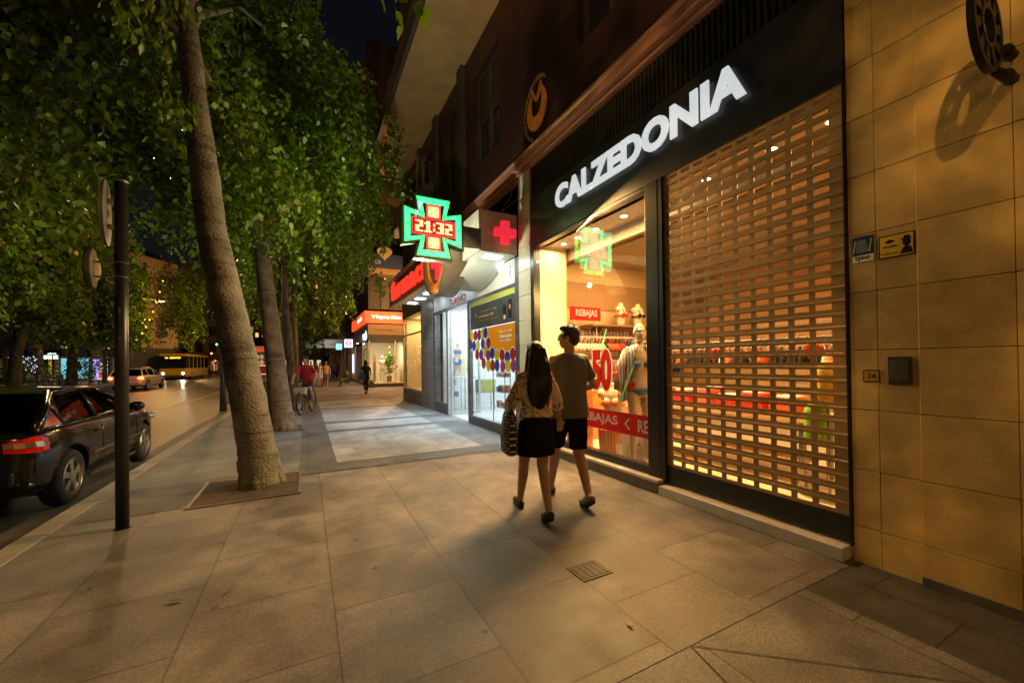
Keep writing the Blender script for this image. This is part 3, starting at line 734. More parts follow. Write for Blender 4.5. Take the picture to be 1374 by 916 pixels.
# behind the shutter: table with boxes, rail, shelf
t = thing('sale_table', 'long table behind the lowered shutter carrying red boxes', 'table', (4.9, 2.6, .12))
wb('table_top', tan, t, ((4.55, 2.2, .80), (5.25, 4.3, .86)), bevel=.004)
for x in (4.6, 5.15):
    for y in (2.26, 4.2): wb('leg', steel, t, ((x, y, .12), (x+.05, y+.05, .80)))
wb('shelf_board', tan, t, ((4.6, 2.3, .35), (5.2, 4.2, .38)))
k = 0
for y, c, h in ((2.35, orf, .17), (2.68, redf, .2), (3.0, redf, .15), (3.32, orf, .22), (3.65, redf, .18), (3.96, redf, .2)):
    t = thing('sale_box', '%s box %s on the table behind the shutter' % ('orange' if c is orf else 'red', ['at the near end', 'next to the near end', 'third from the near end', 'beside two paler towels', 'next to the far end', 'at the far end'][k]), 'box', (4.75, y, .86)); k += 1
    wb('tray', c, t, ((4.6, y, .861), (4.9, y+.26, .861+h)), bevel=.005)
    wb('lining', whf, t, ((4.62, y+.02, .861+h+.001), (4.88, y+.24, .861+h+.03)), bevel=.008)
for (x, y, z0, z1, m, lab) in ((4.4, 1.95, .12, 1.45, mat('yellow_fabric', (.6, .42, .03), .8), 'yellow garment stand behind the right half of the shutter'), (4.45, 2.08, .12, 1.06, mat('green_fabric', (.2, .45, .04), .8), 'green garment stand behind the right half of the shutter')):
    t = thing('garment_stand', lab, 'stand', (x, y, .12))
    mb = MB(); mb.tube([(x, y, z0), (x, y, z1)], .015, 8); mb.disc((x, y, z0), .14, (0, 0, 1), .015); mb.build('post', steel, t, world=True)
    mb = MB(); mb.ell_loft([(x, y, z1-.42, .11, .1), (x, y, z1-.25, .12, .09), (x, y, z1-.1, .14, .08), (x, y, z1, .05, .04)], 14); mb.build('garment', m, t, world=True, smooth=True)
t = thing('garment_rack', 'freestanding rack of dark garments behind the shutter', 'clothes rack', (5.9, 3.3, .12))
mb = MB(); mb.tube([(5.9, 1.6, .12), (5.9, 1.6, 1.75), (5.9, 5.2, 1.75), (5.9, 5.2, .12)], .015, 8); mb.build('frame', steel, t, world=True)
protos.clear()
for k in range(34):
    c = 'kkgokgbkowkrkk'[k % 14]; m, nm = lk[c]
    key = ('r', c)
    hang(key, m, 'briefs' if k % 3 else 'bra', '%s garment hanging on the freestanding rack behind the shutter' % nm, '%s garments on the rack behind the shutter' % nm, (5.9, 1.72+k*.1, 1.72), R(80+rnd.uniform(-12, 12)))
t = thing('storage_cabinet', 'tall pale cabinet against the back of the shop seen through the shutter', 'cabinet', (8.5, 3.0, .12))
wb('carcass', mat('pale_cab', (.6, .45, .28), .6, 0, .08), t, ((8.4, 1.5, .12), (8.88, 5.0, 2.2)), bevel=.01)
wb('drawer', mat('pale_cab2', (.5, .34, .2), .6, 0, .08), t, *[((8.385, 1.55+i*.7, .2+j*.4), (8.398, 2.2+i*.7, .55+j*.4)) for i in range(5) for j in range(5)], bevel=.004)
# ------------------------------------------------------------------ pharmacy
ph = thing('pharmacy_shopfront', 'white lit pharmacy front with steel canopy, round orange emblem and glass door', 'shopfront', (FX_, 9.3, 0))
drk = mat('dark_cladding', (.07, .068, .065), .3, .1, .15, 3, .05)
whp = mat('white_panel', (.72, .76, .76), .4, 0, .04)
alu = mat('aluminium', (.55, .56, .56), .35, .85, .1, 6)
tile = mat('pale_tile', (.52, .55, .55), .35, 0, .08, 6, .05, island=.06)
# ground-level plinth and frame of the big pane  (Y 6.6 .. 9.05)
wb('plinth_base', drk, ph, ((FX_-.02, 6.44, 0), (FX_+.12, 9.06, .16)), bevel=.004)
wb('window_frame', greymetal, ph, ((FX_-.01, 6.44, .162), (FX_+.08, 6.62, 3.44)), ((FX_-.01, 8.99, .162), (FX_+.08, 9.06, 2.98)), ((FX_-.01, 6.622, .162), (FX_+.08, 8.988, .20)), ((FX_-.01, 6.622, 2.93), (FX_+.08, 8.988, 2.98)), bevel=.004)
wb('window_pane', wglass, ph, ((FX_+.03, 6.62, .20), (FX_+.03, 8.99, 2.93)))
wb('upper_panel', whp, ph, ((FX_, 6.622, 2.982), (FX_+.1, 9.1, 3.448)))
pst = mat('poster_grey', (.055, .06, .065), .35, 0, .15, 2)
wb('poster', pst, ph, ((FX_+.018, 6.66, 2.25), (FX_+.022, 8.95, 2.80)))
mb = MB(); mb.box((FX_+.017, 6.66, 2.802), (FX_+.022, 8.95, 2.915)); mb.build('poster_stripe', mat('poster_lime', (.42, .44, .06), .4, 0, .2, 1.5), ph, world=True)
pt = mat('poster_text', (.55, .55, .5), .5); py = mat('poster_yellow', (.8, .55, .05), .5)
text('poster_lettering', 'TRATAMIENTO FACIAL', mat('poster_text_dim', (.22, .23, .23), .5), (FX_+.0165, 7.95, 2.62), YD, UP, width=.95, height=.05, ext=.001, parent=ph)
text('poster_lettering', 'Revelación 12h', py, (FX_+.0165, 8.05, 2.52), YD, UP, width=.8, height=.05, ext=.001, parent=ph)
mb = MB(); mb.box((FX_+.0165, 7.35, 2.415), (FX_+.0178, 8.55, 2.423)); mb.build('poster_line', MATS['poster_text_dim'], ph, world=True)
text('poster_lettering', 'con ingredientes naturales', MATS['poster_text_dim'], (FX_+.0165, 7.9, 2.31), YD, UP, width=.8, height=.025, ext=.001, parent=ph)
mb = MB()
mb.box((FX_+.0155, 7.05, 2.32), (FX_+.0178, 7.18, 2.62)); mb.box((FX_+.0155, 6.80, 2.33), (FX_+.0178, 6.95, 2.70)); mb.build('poster_product', blackpaint, ph, world=True)
mb = MB(); mb.ell((FX_+.015, 6.875, 2.56), (.001, .03, .05)); mb.prism([(-.03, 0), (.03, 0), (.01, .13), (-.015, .1)], (FX_+.0165, 8.62, 2.52), YD, UP, (-.001, 0, 0)); mb.build('poster_flame', mat('flame', (.85, .3, .03), .5), ph, world=True)
mb = MB(); mb.box((FX_+.0148, 7.07, 2.34), (FX_+.0152, 7.16, 2.42)); mb.build('poster_product_label', pt, ph, world=True)
# orange sale poster with coloured discs
op = backlit(mat('poster_orange', (.70, .33, .015), .5, 0, .06), .5)
wb('sale_poster', op, ph, ((FX_+.018, 6.66, 1.58), (FX_+.022, 8.10, 2.235)))
for i, s in enumerate(('Rebajas con', 'descuentos', 'especiales.')):
    text('sale_poster_lettering', s, pt, (FX_+.0165, 7.08, 2.10-.095*i), YD, UP, width=.55, height=.075, ext=.001, parent=ph, bold=.02)
dcs = [backlit(mat('disc_'+n, c, .5, 0, .05), .5) for n, c in (('purple', (.16, .03, .28)), ('red', (.45, .03, .03)), ('yellow', (.62, .55, .02)), ('blue', (.04, .06, .42)), ('magenta', (.38, .05, .3)))]
mb = MB(); mw = MB()
ds_ = [(85,590,2),(118,590,1),(150,585,0),(178,575,2),(205,565,3),(75,670,0),(105,680,3),(140,675,2),(183,660,3),(232,655,1),(132,755,1),(168,755,0),(205,730,2),(230,765,4),(265,745,3),(190,830,1),(232,850,2),(268,850,1),(307,765,2),(352,760,1),(398,780,3),(445,750,1),(307,850,3),(357,860,4),(402,855,2),(450,850,4)]
for k, (x_, y_, ci_) in enumerate(ds_):
    q = atX(620+x_/6.54, 360+y_/6.54, FX_+.017); d_ = .0004*k
    for m_, rr, o__ in ((mw, .140, 0), (mb, .118, .0009)):
        n = 26; x__ = FX_+.0172-d_*.02-o__
        m_.add([(x__, q.y+rr*math.cos(2*math.pi*i/n), q.z+rr*1.05*math.sin(2*math.pi*i/n)) for i in range(n)], [tuple(range(n))], mi=ci_ if m_ is mb else 0)
mw.build('sale_disc_rim', dw, ph, world=True); mb.build('sale_disc', dcs, ph, world=True)
# door bay
wb('door_frame', alu, ph, ((FX_-.01, 9.07, 0), (FX_+.06, 9.13, 3.02)), ((FX_-.01, 10.64, 0), (FX_+.06, 10.72, 3.02)), ((FX_-.01, 9.132, 2.93), (FX_+.06, 10.638, 3.02)), bevel=.003)
# open door leaf, swung inwards
dleaf = wb('door', alu, ph, ((FX_+.07, 10.60, .02), (FX_+.95, 10.64, .10)), ((FX_+.07, 10.60, 2.82), (FX_+.95, 10.64, 2.90)), ((FX_+.07, 10.60, .102), (FX_+.13, 10.64, 2.818)), ((FX_+.89, 10.60, .102), (FX_+.95, 10.64, 2.818)))
wb('door_pane', wglass, dleaf, ((FX_+.13, 10.615, .10), (FX_+.89, 10.615, 2.82)))
mb = MB(); mb.tube([(FX_+.2, 10.60, 1.05), (FX_+.2, 10.55, 1.05), (FX_+.8, 10.55, 1.05), (FX_+.8, 10.60, 1.05)], .014, 8); mb.build('handle', steel, dleaf, world=True)
wb('sign_panel', whp, ph, ((FX_-.005, 9.08, 3.022), (FX_+.1, 12.0, 3.448)))
text('lettering', 'TURNO', mat('turno_red', (.45, .02, .03), .5), (FX_-.006, 9.85, 3.12), YD, UP, width=1.3, height=.17, ext=.006, parent=ph, bold=.02)
# side window  (10.72 .. 12.0)
wb('side_window_frame', greymetal, ph, ((FX_, 10.74, .0), (FX_+.07, 12.0, .30)), ((FX_, 11.93, .302), (FX_+.07, 12.0, 3.02)), ((FX_, 10.74, .302), (FX_+.07, 10.80, 3.02)), ((FX_, 10.802, 2.96), (FX_+.07, 11.928, 3.02)))
wb('side_window_pane', wglass, ph, ((FX_+.03, 10.8, .3), (FX_+.03, 11.93, 2.96)))
mb = MB(); z = 0
while z < 3.5:
    mb.box((FX_-.03, 12.005, z+.003), (FX_+.2, 12.7, z+.447)); mb.box((FX_-.03, 12.706, z+.003), (FX_+.2, 13.45, z+.447)); z += .45
mb.build('pilaster', mat('pilaster_tile', (.16, .155, .15), .4, 0, .1, 5, .05, island=.06), ph, world=True, bevel=.003)
# canopy: steel box with red cross at the near end
cross_red = emit('cross_red', (1, .03, .06), .6, (.6, .02, .02))
can = mat('canopy_steel', (.55, .53, .50), .5, .35, .35, 2.2, .12, 3)
cw = mat('canopy_white', (.72, .76, .76), .5, 0, .05)
mb = MB(); mb.box((2.73, 6.46, 3.46), (3.5, 7.3, 4.2)); bx = mb.build('canopy_box', can, ph, world=True, bevel=.006)
mb = MB(); c_ = (3.21, 6.30, 3.81); a_, b_ = .205, .072
mb.prism([(-b_, -a_), (b_, -a_), (b_, -b_), (a_, -b_), (a_, b_), (b_, b_), (b_, a_), (-b_, a_), (-b_, b_), (-a_, b_), (-a_, -b_), (-b_, -b_)], (3.21, 6.32, 3.81), (1, 0, 0), (0, 0, 1), (0, .10, 0))
mb.build('red_cross', mat('cross_red_painted', (.62, .02, .03), .4, 0, .05) if False else cross_red, bx, world=True, bevel=.004)
prof = [(6.47, 3.455), (7.0, 3.45), (7.06, 3.42), (7.3, 3.31), (7.6, 3.20), (7.9, 3.12), (8.2, 3.07), (8.3, 3.07), (8.3, 3.3)]
mb = MB(); vs = []
for y, z in prof: vs += [(2.76, y, z), (3.5, y, z)]
mb.add(vs, [(2*i, 2*i+1, 2*i+3, 2*i+2) for i in range(len(prof)-1)])
mb.build('curved_soffit', cw, ph, world=True, smooth=True)
light_cool = emit('cool_panel', (.85, .96, 1), 9)
wb('soffit_light', light_cool, ph, ((2.95, 6.62, 3.440), (3.28, 6.86, 3.449)), bevel=.003)
# emblem drum
mb = MB(); n = 48; ci = (8.22, 3.75)
def dring(x0, x1, r0, r1, mb):
    for k in range(n):
        a, b = 2*math.pi*k/n, 2*math.pi*(k+1)/n
        pp = lambda r, t, x: (x, ci[0]+r*math.cos(t), ci[1]+r*math.sin(t))
        vs = [pp(r0, a, x0), pp(r1, a, x0), pp(r1, b, x0), pp(r0, b, x0), pp(r0, a, x1), pp(r1, a, x1), pp(r1, b, x1), pp(r0, b, x1)]
        mb.add(vs, [(0, 1, 2, 3), (7, 6, 5, 4), (0, 4, 5, 1), (2, 6, 7, 3), (1, 5, 6, 2), (3, 7, 4, 0)])
dring(2.42, 2.86, .78, .85, mb); drum = mb.build('emblem_drum', mat('drum_bronze', (.20, .15, .11), .4, .5, .25, 4), ph, world=True)
mb = MB(); dring(2.44, 2.50, .60, .779, mb); mb.build('emblem_ring', mat('emblem_orange2', (.62, .22, .04), .4, 0, .1), drum, world=True)
mb = MB(); mb.disc((2.60, ci[0], ci[1]), .775, (1, 0, 0), .2, 40); mb.build('emblem_back', mat('emblem_brown', (.42, .12, .03), .5, 0, .1), drum, world=True)
mb = MB(); a_, b_ = .48, .17
mb.prism([(-b_, -a_), (b_, -a_), (b_, -b_), (a_, -b_), (a_, b_), (b_, b_), (b_, a_), (-b_, a_), (-b_, b_), (-a_, b_), (-a_, -b_), (-b_, -b_)], (2.50, ci[0], ci[1]), (0, -1, 0), (0, 0, 1), (.09, 0, 0))
mb.build('emblem_cross', cross_red, drum, world=True)
lamp('emblem_light', 'POINT', (2.3, 8.22, 3.0), 1.2, (1, .45, .12), .05)
# fascia with the red letters
fs = mat('fascia_bronze', (.10, .065, .035), .45, .4, .15, 2)
wb('fascia', fs, ph, ((2.72, 9.0, 3.50), (2.84, 14.9, 4.30)), bevel=.008)
wb('fascia_strip', mat('strip_pale', (.5, .42, .3), .4, .3), ph, ((2.66, 9.0, 4.302), (2.9, 14.95, 4.40)), ((2.66, 8.9, 3.44), (2.86, 14.95, 3.498)), bevel=.006)
wb('canopy_ceiling', cw, ph, ((2.72, 8.32, 3.452), (FX_-.002, 13.45, 3.499)))
wb('canopy_roof', drk, ph, ((2.845, 7.32, 4.15), (FX_-.002, 14.9, 4.28)))
text('lettering', 'farmacia', emit('farm_red', (1, .045, .022), .8, (.6, .02, .02)), (2.69, 11.65, 3.93), YD, UP, width=5.0, height=.62, ext=.07, parent=ph, bold=.02)
for i, y in enumerate((8.9, 9.9, 10.9, 11.9, 12.9)):
    wb('ceiling_light', light_cool, ph, ((2.98, y, 3.440), (3.26, y+.28, 3.4515)), bevel=.003)
# wall lamp and small notice above the pane
wb('notice', dw, ph, ((FX_-.012, 6.70, 3.06), (FX_-.001, 7.15, 3.42)))
wb('notice_marks', mat('notice_blue', (.05, .12, .5), .5), ph, *[((FX_-.014, 6.74, 3.10+.05*k), (FX_-.0125, 6.76+.03*(k % 3)+.02, 3.125+.05*k)) for k in range(5)])
wb('wall_lamp', emit('wall_lamp_glow', (.8, .95, 1), 2.5), ph, ((FX_-.09, 6.95, 3.28), (FX_-.016, 7.16, 3.40)), bevel=.012)
# lights
for y in (8.9, 10.0, 11.0, 12.2): lamp('canopy_lamp', 'SPOT', (2.98, y, 3.42), 210, COOL, .12, (2.2, y, 0), 104, .9)
lamp('canopy_lamp', 'AREA', (3.1, 6.75, 3.43), 7, COOL, .25, (2.5, 6.6, 0))
lamp('pharmacy_light', 'AREA', (5.2, 9.0, 3.25), 85, COOL, 2.6, (5.2, 9, 0), sy=4.6)
# interior
wi = mat('pharmacy_white', (.75, .78, .79), .5, 0, .03)
st('pharmacy_floor', mat('pharm_floor', (.5, .52, .53), .25, 0, .06, 3), ((FX_+.06, 6.72, -.05), (8, 12.2, .012)))
st('pharmacy_wall', wi, ((7.9, 6.72, 0), (8, 12.2, 3.4)), ((FX_+.3, 12.05, 0), (7.9, 12.2, 3.4)), ((FX_+.7, 6.72, .0), (7.9, 6.8, 3.4)))
st('pharmacy_ceiling', wi, ((FX_+.12, 6.72, 3.3), (8, 12.2, 3.4)))
t = thing('ceiling_panel_light', 'large white light panel in the pharmacy ceiling', 'ceiling light', (5.2, 9.4, 3.3))
wb('diffuser', emit('pharm_panel', (.85, .96, 1), 5), t, ((4.4, 7.2, 3.285), (6.2, 11.6, 3.298))); wb('frame', alu, t, ((4.36, 7.16, 3.29), (4.398, 11.64, 3.2995)), ((6.202, 7.16, 3.29), (6.24, 11.64, 3.2995)))
def rack(x, y, lab, goods):
    t = thing('wire_shelf', lab, 'display stand', (x, y, .012))
    mb = MB()
    for dx in (-.22, .22):
        for dy in (-.3, .3): mb.tube([(dx, dy, 0), (dx, dy, 1.5)], .01, 6)
    mb.build('post', greymetal, t)
    for k in range(5):
        mb = MB(); mb.box((-.22, -.3, .1+k*.34), (.22, .3, .112+k*.34)); sh = mb.build('shelf', wglass, t)
        mb = MB()
        if goods and k > 0:
            for i in range(5): mb.box((-.16, -.26+i*.11, .113+k*.34), (-.06, -.18+i*.11, .113+k*.34+rnd.uniform(.08, .17)), mi=rnd.randrange(3))
            mb.build('package', [dw, mat('pk_a', (.1, .2, .4), .5), mat('pk_b', (.5, .2, .1), .5)], t)
rack(4.0, 7.9, 'glass and wire display stand close behind the pharmacy pane', True)
rack(4.9, 8.5, 'wire display stand deeper inside the pharmacy', True)
rack(4.1, 11.5, 'slim wire display stand by the pharmacy side window', True)
t = thing('drawer_cabinet', 'long white cabinet of shelves along the back of the pharmacy', 'cabinet', (7.6, 9.4, 0))
wb('carcass', wi, t, ((7.5, 7.2, .012), (7.9, 11.8, 2.3)), bevel=.01)
mb = MB()
for i in range(26):
    for j in range(6): mb.box((7.43, 7.28+i*.17, .35+j*.32), (7.499, 7.40+i*.17, .35+j*.32+rnd.uniform(.12, .24)), mi=rnd.randrange(5))
mb.build('goods', dcs[:4]+[dw], t, world=True)
# standing poster of a blue bikini near the door
t = thing('bikini_poster', 'upright pale poster of a figure in a blue two piece inside the pharmacy door', 'poster', (5.2, 11.6, .012))
x0, yf = 5.15, 11.4
p0 = atY(614, 480, yf)
cx = p0.x; cz = p0.z
wb('board', mat('poster_cream', (.72, .70, .5), .5, 0, .05), t, ((cx-.32, yf, cz-.55), (cx+.32, yf+.02, cz+.6)))
sk = mat('poster_skin', (.55, .33, .22), .5, 0, .04)
mb = MB()
mb.prism([(-.13, .2), (-.09, .28), (.09, .28), (.13, .2), (.08, .02), (.12, -.14), (.1, -.45), (.01, -.45), (0, -.2), (-.01, -.45), (-.1, -.45), (-.12, -.14), (-.08, .02)], (cx, yf, cz), (1, 0, 0), UP, (0, -.003, 0))
mb.ell((cx, yf-.002, cz+.37), (.05, .002, .075)); mb.build('printed_figure', sk, t, world=True)
mb = MB(); mb.box((cx-.12, yf-.005, cz+.12), (cx+.12, yf-.0032, cz+.22)); mb.prism([(-.12, -.05), (.12, -.05), (.12, -.16), (0, -.24), (-.12, -.16)], (cx, yf-.0032, cz), (1, 0, 0), UP, (0, -.0018, 0)); mb.build('printed_swimwear', mat('swim_blue', (.02, .08, .42), .5), t, world=True)
mb = MB(); mb.box((cx-.25, yf+.002, .012), (cx-.22, yf+.018, cz-.55)); mb.box((cx+.22, yf+.002, .012), (cx+.25, yf+.018, cz-.55)); mb.build('leg', steel, t, world=True)
t = thing('counter_table', 'small olive side table with metal legs just inside the pharmacy door', 'table', (4.7, 10.9, 0))
wb('top', mat('olive_top', (.35, .36, .12), .5), t, ((4.6, 11.0, .55), (5.15, 11.3, .95)), bevel=.006)
for x in (4.62, 5.1):
    for y in (11.02, 11.26): wb('leg', steel, t, ((x, y, .012), (x+.025, y+.025, .55)))

# ------------------------------------------------------------------ LED cross
YC = 6.32; XC = 1.87; ZC = 3.69
t = thing('led_cross', 'large green and red lit pharmacy cross showing the time 21:32', 'pharmacy sign', (XC, YC, ZC))
def crossp(o, i, w_): # outer half length, inner half width, outer half width
    return [(-w_, o), (-i, i), (-o, w_), (-o, -w_), (-i, -i), (-w_, -o), (w_, -o), (i, -i), (o, -w_), (o, w_), (i, i), (w_, o)]
mb = MB(); mb.prism(list(reversed(crossp(.525, .25, .33))), (0, 0, 0), (1, 0, 0), UP, (0, .16, 0)); mb.build('housing', mat('cross_case', (.03, .045, .04), .5, .2), t, bevel=.006)
ge = emit('led_green', (.020, 1.0, .115), 4.4, (.05, .3, .15)); 
gl = emit('led_green_edge', (.01, 1.0, .12), 1.6, (.05, .3, .15))
rl = emit('led_red', (1.0, .03, .03), 2.4, (.3, .02, .02)); cl = emit('led_core', (1.0, .055, .024), 14, (.5, .3, .2)); dm = emit('led_dim', (.6, .01, .03), .35, (.1, .01, .01))
def band(poly_o, poly_i, y0, y1, name, m):
    mb = MB(); n = len(poly_o)
    for k in range(n):
        q = [poly_o[k], poly_o[(k+1) % n], poly_i[(k+1) % n], poly_i[k]]
        mb.prism(q, (0, y0, 0), (1, 0, 0), UP, (0, y1-y0, 0))
    return mb.build(name, m, t)
for s, nm in ((-1, 'front'), (1, 'back')):
    a = 0 if s < 0 else .16
    yy = lambda d: a + s*d
    band(crossp(.478, .214, .283), crossp(.465, .205, .270), yy(.001), yy(.006), 'green_edge', gl)
    band(crossp(.464, .204, .269), crossp(.385, .148, .190), yy(.001), yy(.008), 'green_light', ge)
    mb = MB()
    sq = lambda cx, cz, hw, hh, y0, y1, mi=0: mb.box((cx-hw, min(yy(y0), yy(y1)), cz-hh), (cx+hw, max(yy(y0), yy(y1)), cz+hh), mi)
    sq(0, 0, .345, .118, .001, .004); mb.build('clock_ground', dm, t)
    mb = MB()   # red outline round the clock and the two squares
    for (hx, hz, cx, cz) in ((.36, .132, 0, 0),):
        sq(0, .127, .36, .006, .001, .007); sq(0, -.127, .36, .006, .001, .007); sq(-.354, 0, .006, .12, .001, .007); sq(.354, 0, .006, .12, .001, .007)
    for cz in (.255, -.255):
        sq(-.108, cz, .010, .108, .001, .007); sq(.108, cz, .010, .108, .001, .007); sq(0, cz+.108*(1 if cz > 0 else -1), .118, .010, .001, .007); sq(0, cz-.098*(1 if cz > 0 else -1), .098, .008, .001, .007)
    mb.build('red_outline', rl, t)
    mb = MB()
    for cz in (.255, -.255): sq(0, cz, .092, .088, .001, .008)
    mb.build('lit_square', cl, t)
    mb = MB()
    for cz in (.255, -.255):
        for dx in (-1, 1):
            for dz in (-1, 1):
                for q in range(4): sq(dx*(.028+.017*q+.01), cz+dz*(.028+.017*q+.006), .007, .007, .0081, .0095)
    mb.build('red_ray', rl, t)
    # digits of LED blocks
    D = {'2': ['1110', '0011', '0011', '0110', '1100', '1100', '1111'], '1': ['0110', '1110', '0110', '0110', '0110', '0110', '1111'], '3': ['1111', '0011', '0011', '0111', '0011', '0011', '1111'], ':': ['0', '1', '1', '0', '1', '1', '0']}
    D['2'] = ['1111', '0011', '0011', '1111', '1100', '1100', '1111']
    mb = MB(); x = -.305; cellx, cellz = .0325, .0265
    for ch in '21:32':
        g_ = D[ch]
        for r_, line in enumerate(g_):
            for c_, v in enumerate(line):
                if v == '1':
                    xx = (x + c_*cellx)*(1 if s < 0 else 1); xx = xx if s < 0 else -(xx+cellx)
                    zt = .0925-r_*cellz
                    mb.box((xx+.001, min(yy(.004), yy(.010)), zt-cellz+.001), (xx+cellx-.001, max(yy(.004), yy(.010)), zt-.001))
        x += len(g_[0])*cellx + .018
    mb.build('clock_digits', cl, t)
    mb = MB()   # little dark plus marks in the green band
    def plus(cx, cz):
        sq(cx, cz, .024, .0045, .0082, .0098); sq(cx, cz+.0145, .0045, .0095, .0082, .0098); sq(cx, cz-.0145, .0045, .0095, .0082, .0098)
    for cx, cz in ((0, .425), (-.235, .425), (.235, .425), (0, -.425), (-.235, -.425), (.235, -.425), (-.425, 0), (.425, 0), (-.425, .235), (.425, .235), (-.425, -.235), (.425, -.235), (-.19, .19), (.19, .19), (-.19, -.19), (.19, -.19)): plus(cx, cz)
    mb.build('band_mark', mat('led_mark', (.01, .015, .012), .6), t)
mb = MB(); mb.box((.52, .04, -.22), (.86, .12, .12)); mb.build('bracket', mat('bracket_grey', (.10, .11, .12), .4, .4), t)
lamp('led_cross_and_fill_light', 'AREA', (XC, YC-.08, ZC), 5, (.35, 1, .5), .8, (XC, YC-3, ZC-.1))
lamp('led_cross_and_fill_light', 'POINT', (XC-.12, YC+.30, ZC-.62), 125, (1, .97, .62), .04)  # warm white fill added under the cross to brighten the tree leaves
lamp('led_cross_and_fill_light', 'AREA', (XC, YC+.26, ZC), 18, (.8, 1, .55), .8, (XC-2, YC+3, ZC+1))

for k, (pts, lab) in enumerate((([(3.3, 7.0, 4.22), (3.42, 6.6, 4.55), (3.49, 6.3, 4.9)], 'thin pale cable rising from the steel pharmacy box to the column'), ([(3.5, 6.42, 4.5), (3.46, 7.6, 4.42), (3.5, 9.2, 4.6), (3.5, 12, 4.7)], 'thin sagging cable along the dark wall over the pharmacy'))):
    t = thing('cable', lab, 'cable', pts[0]); mb = MB(); mb.tube(pts, .007, 6); mb.build('wire', mat('cable_grey', (.25, .23, .2), .6), t, world=True, smooth=True)

# ------------------------------------------------------------------ orthopaedic shop (13.5 .. 16.4)
of = thing('orthopedic_shopfront', 'small dark fronted shop with warm lit window beyond the pharmacy', 'shopfront', (FX_, 15, 0))
wb('plinth_base', mat('base_brown2', (.12, .09, .07), .5), of, ((FX_-.02, 13.46, 0), (FX_+.1, 16.4, .45)), bevel=.005)
wb('sign_panel', fas, of, ((FX_-.03, 13.46, 3.26), (FX_+.1, 16.4, 4.0)))
wb('window_frame', mat('frame_gold', (.4, .3, .16), .4, .5), of, ((FX_-.01, 13.47, .452), (FX_+.06, 13.56, 3.258)), ((FX_-.01, 16.3, .452), (FX_+.06, 16.4, 3.258)), ((FX_-.01, 13.562, .452), (FX_+.06, 16.298, .52)), ((FX_-.01, 13.562, 2.55), (FX_+.06, 16.298, 2.60)))
wb('window_pane', wglass, of, ((FX_+.02, 13.56, .52), (FX_+.02, 16.3, 3.258)))
text('lettering', 'orto', dw, (FX_-.032, 14.2, 3.62), YD, UP, width=1.0, height=.32, ext=.01, parent=of, bold=.01)
st('shop_floor', cream, ((FX_+.1, 13.5, .3), (6.5, 16.35, .45)))
st('shop_wall', mat('ortho_wall', (.7, .55, .32), .6, 0, .05), ((4.6, 13.46, .45), (4.7, 16.35, 3.4)), ((FX_+.1, 16.25, .45), (4.6, 16.35, 3.4)), ((FX_+.1, 13.46, .45), (4.6, 13.52, 3.4)), ((FX_+.1, 13.52, 3.3), (4.6, 16.25, 3.4)))
t = thing('shoe_shelf', 'narrow lit shelf of shoes at the right side of the warm window', 'shelf', (4.4, 14.0, .45))
for k in range(6):
    sb = wb('shelf', steel, t, ((4.25, 13.6, .8+k*.32), (4.59, 14.35, .815+k*.32)))
    wb('shoe', [blkf, bgf, whf][k % 3], sb, ((4.3, 13.66, .816+k*.32), (4.4, 13.9, .90+k*.32)), ((4.3, 14.0, .816+k*.32), (4.4, 14.25, .89+k*.32)), bevel=.03)
lamp('ortho_light', 'AREA', (4.1, 14.9, 3.25), 62, (1, .72, .36), .6, (4.1, 14.9, 0), sy=2.2)
wb('upper_wall', MATS['pilaster_brown'], of, ((FX_+.0, 13.46, 4.002), (FX_+.3, 16.4, 4.85)))
wb('body', mat('side_wall_brown', (.14, .1, .07), .7, 0, .15), of, ((4.72, 12.3, 0), (9, 16.38, 5.0)))
# ------------------------------------------------------------------ people
def V3(*a): return Vector(a)
def hand(mb, w, d, n, side, curl=.5, s=1.0):
    w = Vector(w); d = Vector(d).normalized(); n = Vector(n); n = (n-d*n.dot(d)).normalized(); l = d.cross(n)*side
    for i, o in enumerate((-.03, -.01, .01, .03)):
        k = w + d*(.082-.004*abs(i-1.2))*s + l*o*s
        mb.capsule(w+d*.012*s+l*o*.7*s, k, .013*s, .0115*s, 8)
        L = (.036, .042, .038, .030)[i]*s; a = curl*.5; p = k
        for j, f in enumerate((1, .72, .55)):
            q = p + (d*math.cos(a)+n*math.sin(a))*L*f
            mb.capsule(p, q, (.0092-.0009*j)*s, (.0086-.0009*j)*s, 8); p = q; a += curl*.75
    p = w+d*.022*s-l*.026*s; q = p+(d*.62-l*.62+n*.3).normalized()*.042*s; r = q+(d*.85-l*.2+n*.4).normalized()*.03*s
    mb.capsule(p, q, .013*s, .0105*s, 8); mb.capsule(q, r, .0105*s, .009*s, 8)

